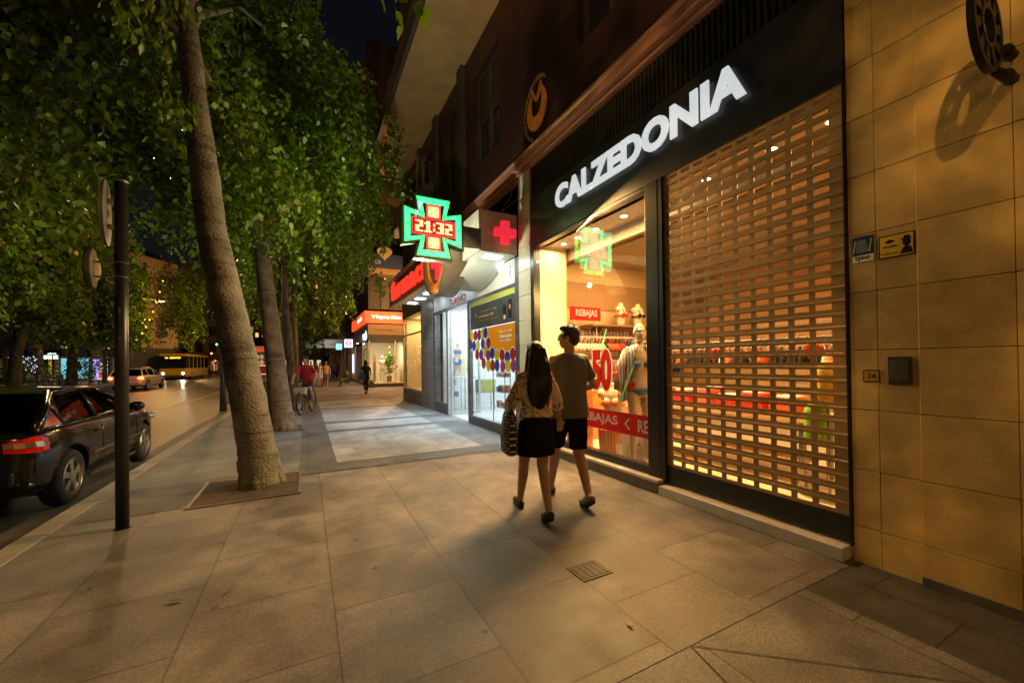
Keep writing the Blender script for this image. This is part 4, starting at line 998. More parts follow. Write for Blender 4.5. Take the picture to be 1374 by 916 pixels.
def person(label, loc, heading, H=1.75, legs=None, arms=None, look=0, tilt=0, top=None, top_kind='tee', bottom=None, bottom_kind='shorts', hair=None, hair_len=0,
           shoe=None, voxel=.008, glasses=False, female=False, lean=0, group=None, face=True, wave=.006, sole=None, dress_hem=.62, cap=None, waist=0):
    S = H/1.75
    t = thing('person', label, 'person', loc, heading, group=group)
    P = dict(hL=(-.085, 0, .92), kL=(-.09, .05, .50), aL=(-.09, 0, .085), hR=(.085, 0, .92), kR=(.09, .05, .50), aR=(.09, 0, .085),
             eL=(-.235, -.02, 1.17), wL=(-.25, .05, .92), eR=(.235, -.02, 1.17), wR=(.25, .05, .92), tL=0, tR=0, nL=(1, .2, 0), nR=(-1, .2, 0), cL=.5, cR=.5)
    P.update(legs or {}); P.update(arms or {})
    up = lambda p: (p[0], p[1]+lean*max(0, p[2]-.92)*(1 if True else 0), p[2])
    sw = .155 if female else .178
    mb = MB()
    hip = Vector(P.get('hip', (0, 0, 0)))
    sh = lambda s: Vector(up((s*sw, 0, 1.415)))
    hw = .17 if female else .162
    tors = [(0, 0, .84, .12, .10), (0, 0, .90, hw, .115), (0, 0, .98, hw-.008, .11), (0, .01, 1.08, .125 if female else .145, .095), (0, .01, 1.2, .14 if female else .16, .10), (0, .005, 1.32, .15 if female else .172, .105), (0, 0, 1.40, .14 if female else .165, .09), (0, -.005, 1.45, .09, .07), (0, -.005, 1.48, .055, .055)]
    tors = [(c[0]+hip.x, c[1]+hip.y+lean*max(0, c[2]-.92), c[2]+hip.z, c[3], c[4]) for c in tors]
    off = hip
    mb.ell_loft(tors, 20)
    for s, q in ((-1, 'L'), (1, 'R')):
        h, k, a = (Vector(P[x+q]) for x in 'hka')
        h = h + off
        mb.capsule(h+V3(0, 0, -.02), k, .088 if female else .084, .056, 14)
        d = (a-k); m = k+d*.3+V3(0, -.012, 0)
        mb.capsule(k, m, .054, .056, 12); mb.capsule(m, a, .055, .034, 12)
        # foot
        tp = P['t'+q]; fd = V3(0, math.cos(R(tp)), -math.sin(R(tp)))
        fu = V3(0, math.sin(R(tp)), math.cos(R(tp)))
        heel = a - fu*.05 - fd*.04; ball = a - fu*.055 + fd*.12; toe = ball + V3(0, .05, max(-.012, -.02)) if tp > 10 else ball + fd*.05
        mb.capsule(a, heel, .034, .03, 10); mb.capsule(a-fu*.02, ball, .034, .028, 10); mb.capsule(ball, toe, .030, .022, 10); mb.capsule(heel, ball, .028, .032, 10)
        shd = sh(s) + off; e, w = Vector(P['e'+q]), Vector(P['w'+q])
        mb.capsule(V3(s*.04, -.008, 1.44)+off+V3(0, lean*.5, 0), shd, .040, .040, 12); shd = shd+V3(-s*.008, 0, -.015); mb.capsule(shd, shd+(e-shd)*.35, .048, .044, 12); mb.capsule(shd+(e-shd)*.3, e, .045, .036, 12)
        m = e+(w-e)*.25; mb.capsule(e, m, .037, .037, 10); mb.capsule(m, w, .037, .024, 10)
        hand(mb, w, (w-e).normalized(), Vector(P['n'+q]), -s, P['c'+q])
    # neck and head
    hc = Vector(up((0, .01, 1.625))) + off; nb = Vector(up((0, -.01, 1.44))) + off
    RH = Matrix.Rotation(R(look), 3, 'Z') @ Matrix.Rotation(R(tilt), 3, 'X')
    Hd = lambda x, y, z: hc + RH @ V3(x, y, z)
    mb.capsule(nb, hc+V3(0, -.015, -.05), .055 if not female else .047, .052 if not female else .045, 12)
    rot = RH
    mb.ell(Hd(0, -.012, .022), (.073, .092, .098), 18, 12, rot); mb.ell(Hd(0, .028, -.03), (.06, .062, .083), 16, 10, rot)
    mb.ell(Hd(0, .05, -.078), (.034, .034, .028), 12, 8, rot)
    mb.capsule(Hd(0, .085, .015), Hd(0, .103, -.018), .009, .014, 8)
    mb.ell(Hd(0, .082, .032), (.05, .016, .010), 10, 6, rot)
    mb.ell(Hd(0, .088, -.048), (.022, .010, .006), 10, 6, rot); mb.ell(Hd(0, .086, -.06), (.019, .010, .007), 10, 6, rot)
    for s in (-1, 1): mb.ell(Hd(.074*s, -.005, -.005), (.010, .020, .032), 10, 6, rot)
    mb.v = [tuple(Vector(p)*S) for p in mb.v]
    link('body', remesh(mb, voxel, skin, 'body', 4), t)
    sc_ = lambda m: setattr(m, 'v', [tuple(Vector(p)*S) for p in m.v])
    if face:
        mb = MB()
        for s in (-1, 1): mb.ell(Hd(.031*s, .078, .012), (.012, .009, .007), 10, 6, rot)
        sc_(mb); mb.build('eye', mat('eye_white', (.6, .58, .55), .2, 0, .02), t, smooth=True)
        mb = MB()
        for s in (-1, 1): mb.ell(Hd(.031*s, .085, .012), (.0055, .004, .0058), 8, 6, rot)
        sc_(mb); mb.build('iris', blackpaint, t, smooth=True)
        mb = MB(); mb.ell(Hd(0, .0965, -.054), (.021, .004, .007), 10, 6, rot); sc_(mb); mb.build('lips', mat('lips', (.35, .12, .1), .4, 0, .05), t, smooth=True)
    # hair
    mb = MB()
    mb.ell(Hd(0, -.026, .042), (.081, .092, .092), 18, 12, rot)
    mb.ell(Hd(0, -.05, .0), (.074, .066, .085), 14, 10, rot)
    if not female:
        mb.ell(Hd(0, .02, .098), (.066, .075, .036), 14, 8, rot)
        for s in (-1, 1): mb.ell(Hd(.067*s, .012, .02), (.012, .024, .035), 8, 6, rot)
    if female:
        mb.ell(Hd(0, .0, .07), (.079, .085, .06), 14, 8, rot)
        for s in (-1, 1): mb.capsule(Hd(.062*s, .0, .03), Hd(.088*s, -.02, -.16), .03, .035, 10)
        L = hair_len
        base = Hd(0, -.05, -.03)
        bk = Vector(up((0, -.115, 1.45))) + off
        mb.ell_loft([(bk.x, bk.y-.01, 1.445-L+off.z-.06, .03, .015), (bk.x-.02, bk.y-.015, 1.45-L+off.z, .085, .035), (bk.x-.01, bk.y-.01, 1.45-L*.6+off.z, .128, .045), (bk.x+.005, bk.y, 1.45+off.z-L*.25, .132, .058), (bk.x, bk.y+.035, 1.47+off.z, .112, .066), (hc.x, hc.y-.045, hc.z-.05, .088, .068), (hc.x, hc.y-.04, hc.z+.02, .08, .07)], 18)
    sc_(mb)
    hm = remesh(mb, max(voxel, .008), hair or hairm, 'hair', 3, disp=.011 if female else .005, dscale=11 if female else 28)
    link('hair', hm, t)
    if voxel < .008:
        mb = MB(); r3 = random.Random(int(H*100))
        if female:
            for k in range(260):
                x = max(-.075, min(.075, r3.gauss(0, .038))); z_top = hc.z+.06; yb = hc.y-.075-.02*r3.random(); L0 = r3.uniform(.75, 1.12)*hair_len; ph_ = r3.uniform(0, 6.28); am = r3.uniform(.006, .018)
                pts = []
                for i in range(9):
                    f = i/8; z = z_top+(1.45-L0+off.z-.03-z_top)*f; wv_ = 1+.55*math.sin(min(f*1.5, 1)*1.57)
                    pts.append((hc.x*(1-f)+off.x*f + x*wv_*(1-.35*max(0, f-.75)*4) + am*f*math.sin(7*f+ph_), yb-.075*math.sin(min(1, f*1.6)*1.57)*(1-(x/.14)**2)-.01+am*.5*math.cos(6*f+ph_), z))
                mb.tube(pts, [.0035]*7+[.0025, .001], 4, cap=False)
        else:
            for k in range(420):
                a = r3.uniform(0, 6.28); e = r3.uniform(-.35, 1.5); n_ = V3(math.cos(a)*math.cos(e), math.sin(a)*math.cos(e)-.25, math.sin(e)).normalized(); 
                if n_.y > .45 and n_.z < .55: continue
                p0 = Hd(n_.x*.078, -.022+n_.y*.094, .038+n_.z*.094); d_ = RH @ V3(n_.x*.5+r3.gauss(0, .3), n_.y*.5+.3+r3.gauss(0, .3), n_.z*.6+r3.gauss(0, .3)-.1)
                mb.tube([p0, p0+d_*.010, p0+d_*.019+V3(0, 0, -.004)], [.0024, .002, .0008], 4, cap=False)
        sc_(mb); mb.build('hair_strand', hair or hairm, t, smooth=True)
    if cap:
        mb = MB(); mb.ell(Hd(0, -.012, .07), (.092, .105, .065), 16, 8, rot); mb.ell(Hd(0, .10, .055), (.06, .06, .012), 12, 6, rot); sc_(mb); mb.build('cap', cap, t, smooth=True)
    if glasses:
        mb = MB()
        for s in (-1, 1):
            c = Hd(.032*s, .103, .010); pts = [c + RH @ V3(.024*math.cos(R(a)), 0, .018*math.sin(R(a))) for a in range(0, 361, 30)]
            mb.tube(pts, .0022, 6); mb.tube([Hd(.056*s, .102, .014), Hd(.078*s, .06, .014), Hd(.080*s, -.01, .012)], .0022, 6)
        mb.tube([Hd(-.009, .104, .013), Hd(.009, .104, .013)], .002, 6)
        sc_(mb); mb.build('glasses', blackpaint, t)
    # top
    if top:
        mb = MB(); e_ = .020
        z0 = {'tee': .84, 'blouse': 1.0, 'vest': .95}[top_kind]
        wf = (lambda z: hw+.035) if not female else (lambda z: hw+.012)
        secs = [(0, -.002, z0, wf(0), .145), (0, 0, (z0+1.08)/2, wf(0)-.004, .138), (0, 0, 1.1, (.178 if not female else .155), .128), (0, 0, 1.24, .192 if not female else .165, .128), (0, 0, 1.35, .195 if not female else .17, .120), (0, -.003, 1.415, .165 if not female else .145, .10), (0, -.005, 1.455, .095, .075), (0, -.005, 1.468, .068, .06)]
        secs = [(c[0]+off.x, c[1]+off.y+lean*max(0, c[2]-.92), c[2]+off.z, c[3], c[4]) for c in secs]
        mb.ell_loft(secs, 22)
        if top_kind != 'vest':
            for s, q in ((-1, 'L'), (1, 'R')):
                shd = sh(s)+off+V3(-s*.016, 0, -.022); e = Vector(P['e'+q]); f = .72 if top_kind == 'tee' else .62
                en = shd+(e-shd)*f
                mb.capsule(off+Vector(up((s*.05, -.008, 1.435))), shd+V3(-s*.01, 0, .012), .042, .044, 12)
                mb.capsule(shd, shd+(e-shd)*(f-.12), .054, .060, 12)
                # open sleeve end (flat cut)
                mb.tube([shd+(e-shd)*(f-.35), en], [.058, .070 if not female else .064], 14)
                if top_kind == 'blouse':
                    mb.tube([en-(e-shd)*.05, e, e+(Vector(P['w'+q])-e)*.45], [.066, .062, .060], 14)
        sc_(mb); link('top', remesh(mb, max(voxel, .009), top, 'top', 3, disp=wave, dscale=7), t)
    if bottom:
        mb = MB()
        wz = 1.0
        if bottom_kind in ('shorts', 'trousers'):
            mb.ell_loft([(off.x, off.y, .82+off.z, .165, .12), (off.x, off.y, .90+off.z, .182, .13), (off.x, off.y, wz+off.z, .165, .12)], 20)
            for q in 'LR':
                h, k, a = (Vector(P[x+q]) for x in 'hka'); h = h+off
                if bottom_kind == 'shorts':
                    en = h+(k-h)*.90; mb.tube([h+V3(0, 0, .02), h+(k-h)*.4, en], [.095, .098, .090], 14)
                else: mb.tube([h+V3(0, 0, .02), h+(k-h)*.4, k, k+(a-k)*.85], [.095, .095, .07, .06], 14)
        elif bottom_kind == 'skirt':
            z1 = dress_hem
            mb.ell_loft([(off.x, off.y+.01, z1+off.z, .205, .185), (off.x, off.y, .8+off.z, .195, .15), (off.x, off.y, .92+off.z, .18, .13), (off.x, off.y, 1.02+off.z, .145, .105)], 22)
        sc_(mb); link('bottom', remesh(mb, max(voxel, .009), bottom, 'bottom', 3, disp=wave*.8, dscale=8), t)
    if shoe:
        for q in 'LR':
            a = Vector(P['a'+q]); tp = P['t'+q]; fd = V3(0, math.cos(R(tp)), -math.sin(R(tp))); fu = V3(0, math.sin(R(tp)), math.cos(R(tp)))
            heel = a - fu*.045 - fd*.045; ball = a - fu*.048 + fd*.12; toe = ball + (V3(0, .055, .0) if tp > 10 else fd*.055)
            mb = MB(); mb.capsule(heel+fu*.008, ball, .034, .037, 12); mb.capsule(ball, toe, .036, .026, 12); mb.capsule(a-fu*.015, ball+fu*.008, .038, .030, 12)
            sc_(mb); so_ = link('shoe', remesh(mb, max(voxel, .008), shoe, 'shoe', 2), t)
            mb = MB(); mb.capsule(heel-fu*.020, ball-fu*.022, .029, .033, 12); mb.capsule(ball-fu*.022, toe-fu*.014, .034, .026, 12)
            mb.v = [tuple(v) for v in mb.v]
            sc_(mb); me = remesh(mb, max(voxel, .008), sole or rubber, 'sole', 1); link('sole', me, so_)
    return t
# the couple ----------------------------------------------------------
tee = mat('tee_grey', (.11, .115, .10), .85, 0, .12, 5, .15, 60)
shortm = mat('shorts_dark', (.010, .010, .013), .95, 0, .2, 30, spec=.1)
shoeg = mat('shoe_grey', (.20, .16, .12), .7, 0, .15, 30)
man = person('tall dark haired man in grey tee and black shorts walking beside the long haired woman', (2.46, 3.42, 0), R(-8), 1.85,
    legs=dict(kL=(-.07, .20, .50), aL=(-.07, .31, .095), kR=(.075, -.03, .48), aR=(.05, -.26, .135), tR=28, hL=(-.08, .02, .92), hR=(.085, -.01, .92)),
    arms=dict(eL=(-.25, -.03, 1.16), wL=(-.24, .06, .93), eR=(.26, -.02, 1.15), wR=(.17, .20, 1.06), nR=(-1, 0, -.2)),
    look=48, top=tee, bottom=shortm, shoe=shoeg, glasses=True, voxel=.0075, wave=.010, sole=mat('sole_dark', (.03, .028, .025), .8))
blouse = pattern('floral_blouse', (.70, .55, .40), (.17, .08, .05), 11, (.52, .56), .8, dark=(.30, .16, .10))
skirtm = mat('skirt_black', (.010, .010, .013), .95, 0, .25, 20, spec=.1)
sand = mat('sandal_black', (.015, .013, .012), .6)
wom = person('woman with long dark hair in cream floral blouse and black skirt carrying a tote bag', (1.95, 3.27, 0), R(-10), 1.66,
    legs=dict(kL=(-.075, .16, .50), aL=(-.085, .27, .09), kR=(.06, -.02, .49), aR=(.03, -.25, .125), tR=22, hL=(-.08, .02, .92), hR=(.08, -.01, .92)),
    arms=dict(eL=(-.25, .0, 1.15), wL=(-.20, .20, 1.08), nL=(1, 0, 0), cL=1.0, eR=(.235, .0, 1.16), wR=(.29, .06, .94), nR=(0, 1, 0)),
    look=8, top=blouse, top_kind='blouse', bottom=skirtm, bottom_kind='skirt', female=True, hair_len=.30, shoe=sand, voxel=.0075, wave=.007, dress_hem=.62)
# tote bag over her left forearm
bagm = bpy.data.materials.new('tote_print'); bagm.use_nodes = True; nt = bagm.node_tree; N = nt.nodes; L = nt.links
tc = N.new('ShaderNodeTexCoord'); ck = N.new('ShaderNodeTexBrick'); ck.inputs['Scale'].default_value = 1; ck.inputs['Brick Width'].default_value = .021; ck.inputs['Row Height'].default_value = .030
ck.inputs['Color1'].default_value = (.75, .72, .6, 1); ck.inputs['Color2'].default_value = (.30, .32, .12, 1); ck.inputs['Mortar'].default_value = (.02, .02, .02, 1); ck.inputs['Mortar Size'].default_value = .006
sp_ = N.new('ShaderNodeSeparateXYZ'); cb = N.new('ShaderNodeCombineXYZ'); L.new(tc.outputs['Object'], sp_.inputs[0]); L.new(sp_.outputs[1], cb.inputs[0]); L.new(sp_.outputs[2], cb.inputs[1]); L.new(cb.outputs[0], ck.inputs['Vector']); L.new(ck.outputs['Color'], N['Principled BSDF'].inputs['Base Color']); N['Principled BSDF'].inputs['Roughness'].default_value = .7
t = thing('tote_bag', 'white, green and black printed tote bag hanging from the woman\'s left arm', 'bag', (1.71, 3.36, .60), R(-12))
mb = MB(); mb.ell_loft([(0, 0, .0, .05, .12), (0, 0, .02, .065, .14), (0, 0, .2, .07, .145), (0, 0, .36, .05, .13), (0, 0, .42, .03, .10)], 20, p=3)
link('body', remesh(mb, .009, bagm, 'tote_body', 2, disp=.008, dscale=9), t)
mb = MB()
for s in (-1, 1): mb.tube([(s*.012, -.08, .39), (s*.012, -.055, .5), (.0, .0, .555), (s*.012, .055, .5), (s*.012, .08, .39)], .008, 6)
mb.build('strap', mat('strap_cream', (.5, .44, .32), .8), t, smooth=True)
# thin shoulder strap on her back
# white phone near her hand omitted: not clearly readable in the photo

# mannequin in the window
mann = mat('mannequin_white', (.70, .58, .42), .32, 0, .03)
_sk = skin
skin = mann
mq = person('x', (3.86, 3.80, .12), R(150), 1.84, legs=dict(kL=(-.07, .05, .5), aL=(-.06, -.02, .085), kR=(.09, .06, .5), aR=(.11, .02, .085)), arms=dict(eL=(-.24, -.03, 1.16), wL=(-.27, .04, .92), eR=(.24, -.03, 1.16), wR=(.27, .04, .92)),
    female=True, voxel=.009, face=False, hair=mann, hair_len=.0)
skin = _sk
mq.name = 'mannequin'; mq['label'] = 'white mannequin in blue bikini and open striped shirt behind the display window'; mq['category'] = 'mannequin'
for c in list(mq.children):
    if c.name.startswith('hair'): bpy.data.objects.remove(c)
S_ = 1.84/1.75
mb = MB()
for s in (-1, 1): mb.ell((.065*s*S_, .10*S_, 1.24*S_), (.058, .045, .048)); mb.tube([(.085*s*S_, .12*S_, 1.27*S_), (.09*s*S_, .05, 1.42*S_), (.06*s*S_, -.07, 1.44*S_)], .006, 6)
mb.tube([(.155*S_*math.sin(a), .112*S_*math.cos(a), 1.215*S_) for a in [R(x) for x in range(20, 341, 20)]], .014, 6)
mb.ell_loft([(0, .0, .86*S_, .13*S_, .105*S_), (0, 0, .92*S_, .178*S_, .126*S_), (0, 0, .95*S_, .178*S_, .123*S_)], 20)
mb.build('bikini', mat('bikini_blue', (.10, .20, .42), .7, 0, .1), mq, smooth=True)
strp = bpy.data.materials.new('striped_shirt'); strp.use_nodes = True; nt = strp.node_tree; N = nt.nodes; L = nt.links
tc = N.new('ShaderNodeTexCoord'); wv = N.new('ShaderNodeTexWave'); wv.inputs['Scale'].default_value = 9; wv.inputs['Distortion'].default_value = .4; wv.bands_direction = 'X'
cr = N.new('ShaderNodeValToRGB'); cr.color_ramp.elements[0].position = .55; cr.color_ramp.elements[0].color = (.7, .62, .55, 1); cr.color_ramp.elements[1].position = .7; cr.color_ramp.elements[1].color = (.22, .26, .36, 1)
L.new(tc.outputs['Object'], wv.inputs['Vector']); L.new(wv.outputs['Fac'], cr.inputs[0]); L.new(cr.outputs[0], N['Principled BSDF'].inputs['Base Color']); N['Principled BSDF'].inputs['Roughness'].default_value = .85
rings = []
for z, hw_, hd_, op_ in ((.78, .25, .17, 60), (.95, .23, .16, 52), (1.1, .20, .145, 45), (1.25, .19, .135, 38), (1.38, .185, .12, 28), (1.44, .13, .095, 20), (1.47, .085, .08, 16)):
    rings.append([(hw_*S_*math.sin(R(a)), hd_*S_*math.cos(R(a)), z*S_) for a in np.linspace(op_, 360-op_, 26)])
mb = MB(); mb.loft(rings, cap=False, closed=False)
for s in (-1, 1): mb.tube([(.15*s*S_, 0, 1.41*S_), (.22*s*S_, -.02, 1.2*S_), (.26*s*S_, .0, 1.05*S_), (.275*s*S_, .03, .93*S_)], [.065, .07, .068, .06], 14, cap=False)
o = mb.build('open_shirt', strp, mq, smooth=True); so2 = o.modifiers.new('s', 'SOLIDIFY'); so2.thickness = .006
mb = MB()
for (x, z) in ((.15, .98), (-.16, 1.12)): mb.disc((x*S_, .155*S_, z*S_), .055, (0, 1, 0), .006, 20)
mb.build('sale_tag', dr, mq)
mb = MB(); mb.disc((0, 0, -.118), .0, (0, 0, 1), .01) if False else mb.disc((0, 0, .0), .2, (0, 0, 1), .006, 28); mb.build('foot_plate', steel, mq)

# ------------------------------------------------------------------ far pedestrians, cyclist
def sidewalk_person(px, depth, heading, **k):
    p = gp(px, depth); return person(loc=(p.x, p.y, 0), heading=heading, voxel=.014, wave=.005, **k)
pinkm = mat('pink_cloth', (.55, .30, .22), .8); denim = mat('denim', (.12, .17, .28), .8, 0, .15, 20); yelm = mat('yellow_cloth', (.6, .38, .04), .8); wht = mat('white_cloth', (.6, .55, .48), .8); dk = mat('dark_cloth', (.02, .02, .03), .85); bl2 = mat('blue_cloth', (.05, .08, .3), .8)
walk = dict(kL=(-.08, .16, .50), aL=(-.09, .24, .10), kR=(.08, -.02, .49), aR=(.07, -.24, .13), tR=25)
walk2 = dict(kL=(-.08, -.02, .49), aL=(-.07, -.22, .13), tL=25, kR=(.08, .16, .50), aR=(.09, .24, .10))
sidewalk_person(437, 23.5, R(176), label='woman in a pink sleeveless top and denim shorts with white shoes walking towards the camera', H=1.68, legs=walk, female=True, hair_len=.2, top=pinkm, top_kind='vest', bottom=denim, shoe=wht)
sidewalk_person(430, 26, R(182), label='woman in a white top and pale skirt just left of the woman in pink', H=1.62, legs=walk2, female=True, hair_len=.25, top=wht, top_kind='vest', bottom=wht, bottom_kind='skirt', shoe=sand)
sidewalk_person(424, 27, R(178), label='woman with long hair in black top and yellow skirt in the distant group', H=1.66, legs=walk, female=True, hair_len=.3, top=dk, top_kind='vest', bottom=yelm, bottom_kind='skirt', shoe=sand)
sidewalk_person(417, 30, R(185), label='person in a pale tee half hidden behind the cyclist', H=1.72, legs=walk2, top=wht, bottom=dk, shoe=wht)
sidewalk_person(447, 36, R(0), label='person all in dark blue walking away near the dim shops', H=1.75, legs=walk, top=bl2, bottom=dk, bottom_kind='trousers', shoe=dk)
sidewalk_person(452, 38, R(10), label='person in black walking away beside the one in dark blue', H=1.78, legs=walk2, top=dk, bottom=dk, bottom_kind='trousers', shoe=dk)
lady = sidewalk_person(491, 19.5, R(6), label='woman in a black dress standing with her back turned before the corner shop window', H=1.66, legs=walk2, arms=dict(eL=(-.26, .05, 1.2), wL=(-.26, .22, 1.28)), female=True, hair_len=.12, top=dk, top_kind='tee', bottom=dk, bottom_kind='trousers', shoe=dk)
p = gp(491, 19.5)
t = thing('tote_bag', 'large teal blue bag hanging at the left side of the woman in black', 'bag', (p.x-.20, p.y-.12, .68), R(10))
mb = MB(); mb.ell_loft([(0, 0, 0, .17, .04), (0, 0, .03, .19, .05), (0, 0, .3, .14, .045), (0, 0, .38, .11, .02)], 16, p=3); mb.build('body', mat('teal_cloth', (.05, .17, .24), .7), t, smooth=True)
mb = MB(); mb.tube([(-.08, 0, .37), (-.05, 0, .62), (.06, 0, .66), (.08, 0, .37)], .012, 6); mb.build('strap', MATS['teal_cloth'], t)
t = thing('tote_bag', 'small yellow green bag carried low at the right side of the woman in black', 'bag', (p.x+.26, p.y-.05, .42), R(0))
mb = MB(); mb.ell_loft([(0, 0, 0, .12, .05), (0, 0, .03, .13, .06), (0, 0, .26, .11, .05)], 14, p=3); mb.build('body', mat('olive_cloth', (.25, .25, .04), .7), t, smooth=True)
mb = MB(); mb.tube([(-.06, 0, .25), (0, 0, .5), (.06, 0, .25)], .01, 6); mb.build('strap', MATS['olive_cloth'], t)
# seated person by the wall
sit = dict(hip=(0, 0, -.62), kL=(-.14, .40, .42), aL=(-.14, .46, .085), kR=(.14, .38, .42), aR=(.14, .46, .085), eL=(-.25, .1, .55), wL=(-.16, .34, .46), eR=(.25, .1, .55), wR=(.16, .34, .46))
p = gp(466, 26.5)
person(label='person in dark clothes sitting on the pavement against the shop wall', loc=(p.x, p.y, 0), heading=R(95), H=1.7, legs=sit, top=dk, bottom=dk, bottom_kind='trousers', shoe=dk, voxel=.016)

# cyclist: bicycle built in local coords, forward = +Y
C0 = gp(411, 12.0); HB = R(180-17)
bk = thing('bicycle', 'dark mountain bicycle with a white front basket ridden by the cyclist in red', 'bicycle', (C0.x, C0.y, 0), HB)
wr = .325; tyre = rubber; 
for nm, y in (('front', .53), ('rear', -.53)):
    t_ = MB(); n = 32
    for rr, th in ((wr, .024),):
        t_.tube([(0, y+rr*math.cos(2*math.pi*k/n), .35+rr*math.sin(2*math.pi*k/n)) for k in range(n+1)], th, 8, cap=False)
    wh = t_.build('wheel', tyre, bk, smooth=True)
    m_ = MB(); m_.tube([(0, y+.295*math.cos(2*math.pi*k/n), .35+.295*math.sin(2*math.pi*k/n)) for k in range(n+1)], .009, 6, cap=False)
    for k in range(16):
        a = 2*math.pi*k/16; m_.tube([(0, y, .35), (0, y+.29*math.cos(a), .35+.29*math.sin(a))], .0018, 4)
    m_.tube([(-.05, y, .35), (.05, y, .35)], .02, 8); m_.build('rim', steel, wh)
f = MB(); bb = V3(0, -.08, .33); seat = V3(0, -.22, .84); head = V3(0, .36, .84); rear = V3(0, -.53, .35); fr_ = V3(0, .53, .35)
f.tube([bb, seat], .017, 8); f.tube([bb, head-V3(0, 0, .12)], .022, 8); f.tube([seat-V3(0, -.02, .1), head], .018, 8)
for s in (-1, 1): f.tube([bb, rear+V3(.05*s, 0, 0)], .011, 6); f.tube([seat-V3(0, -.02, .1), rear+V3(.05*s, 0, 0)], .010, 6); f.tube([head-V3(0, .0, .1), V3(.05*s, .42, .70), fr_+V3(.05*s, 0, 0)], .014, 6)
f.build('frame', blackmetal, bk)
f = MB(); f.tube([head, head+V3(0, -.03, .12)], .016, 8); f.tube([(-.32, .27, .97), (-.12, .31, .97), (.12, .31, .97), (.32, .27, .97)], .013, 8); f.build('handlebar', blackmetal, bk)
f = MB(); f.ell((0, -.25, .90), (.07, .14, .03)); f.tube([seat, (0, -.23, .88)], .014, 6); f.build('saddle', blackmetal, bk, smooth=True)
f = MB(); f.disc((-.03, -.08, .33), .09, (1, 0, 0), .008); f.tube([(.05, -.08, .33), (.07, -.02, .18)], .009, 6); f.tube([(-.05, -.08, .33), (-.07, -.14, .48)], .009, 6); f.box((.06, -.06, .165), (.16, .03, .185)); f.box((-.16, -.18, .475), (-.06, -.09, .495)); f.build('crank', greymetal, bk)
f = MB(); f.loft([[(-.13, .44, .62), (.13, .44, .62), (.13, .60, .62), (-.13, .60, .62)], [(-.16, .42, .80), (.16, .42, .80), (.16, .64, .80), (-.16, .64, .80)]]); f.build('basket', mat('basket_cream', (.5, .42, .28), .7), bk)
person(label='cyclist in a red tee and black shorts riding the dark bicycle towards the camera', loc=(C0.x, C0.y, 0), heading=HB, H=1.70, lean=.45,
    legs=dict(hip=(0, -.22, .04), hL=(-.085, 0, .92), hR=(.085, 0, .92), kL=(-.13, .10, .78), aL=(-.11, -.13, .52), kR=(.11, .06, .55), aR=(.11, -.02, .22), tL=5, tR=8),
    arms=dict(eL=(-.32, .12, 1.18), wL=(-.31, .27, 1.02), eR=(.32, .12, 1.18), wR=(.31, .27, 1.02), nL=(0, 0, -1), nR=(0, 0, -1), cL=1.2, cR=1.2), top=mat('tee_red', (.50, .02, .02), .8, 0, .1), bottom=dk, shoe=dk, cap=dk, voxel=.011)
# ------------------------------------------------------------------ trees
def leafmat(name, c, c2, trans=.35):
    m = bpy.data.materials.new(name); m.use_nodes = True; nt = m.node_tree; N = nt.nodes; L = nt.links
    b = N['Principled BSDF']; b.inputs['Roughness'].default_value = .38
    gi = N.new('ShaderNodeNewGeometry'); cr = N.new('ShaderNodeValToRGB'); e = cr.color_ramp.elements
    e[0].color = (*c2, 1); e[1].color = (*c, 1); x = e.new(.93); x.color = (*c, 1); x = e.new(.97); x.color = (.22, .17, .03, 1)
    e[1].position = .9
    L.new(gi.outputs['Random Per Island'], cr.inputs[0]); L.new(cr.outputs[0], b.inputs['Base Color'])
    tr = N.new('ShaderNodeBsdfTranslucent'); L.new(cr.outputs[0], tr.inputs[0]); mx = N.new('ShaderNodeMixShader'); mx.inputs[0].default_value = trans
    L.new(b.outputs[0], mx.inputs[1]); L.new(tr.outputs[0], mx.inputs[2]); L.new(mx.outputs[0], N['Material Output'].inputs[0]); return m
leafm = leafmat('leaves', (.18, .30, .02), (.07, .145, .012))
barkm = mat('bark', (.175, .165, .14), .85, 0, .25, 5, .9, 34, c2=(.085, .08, .066), stain=.25, detail=10)
# ring-shaped marks on the bark
nt = barkm.node_tree; N = nt.nodes; L = nt.links
tc = N.new('ShaderNodeTexCoord'); mp = N.new('ShaderNodeMapping'); mp.inputs['Scale'].default_value = (1.2, 1.2, 9); L.new(tc.outputs['Object'], mp.inputs[0])
nz = N.new('ShaderNodeTexNoise'); nz.inputs['Scale'].default_value = 2.2; nz.inputs['Detail'].default_value = 5; L.new(mp.outputs[0], nz.inputs[0])
mr = N.new('ShaderNodeMapRange'); mr.inputs[1].default_value = .36; mr.inputs[2].default_value = .46; mr.inputs[3].default_value = .55; mr.inputs[4].default_value = 1.05; L.new(nz.outputs[0], mr.inputs[0])
b_ = N['Principled BSDF']; src = b_.inputs['Base Color'].links[0].from_socket; hs = N.new('ShaderNodeHueSaturation'); L.new(src, hs.inputs['Color']); L.new(mr.outputs[0], hs.inputs['Value']); L.new(hs.outputs[0], b_.inputs['Base Color'])

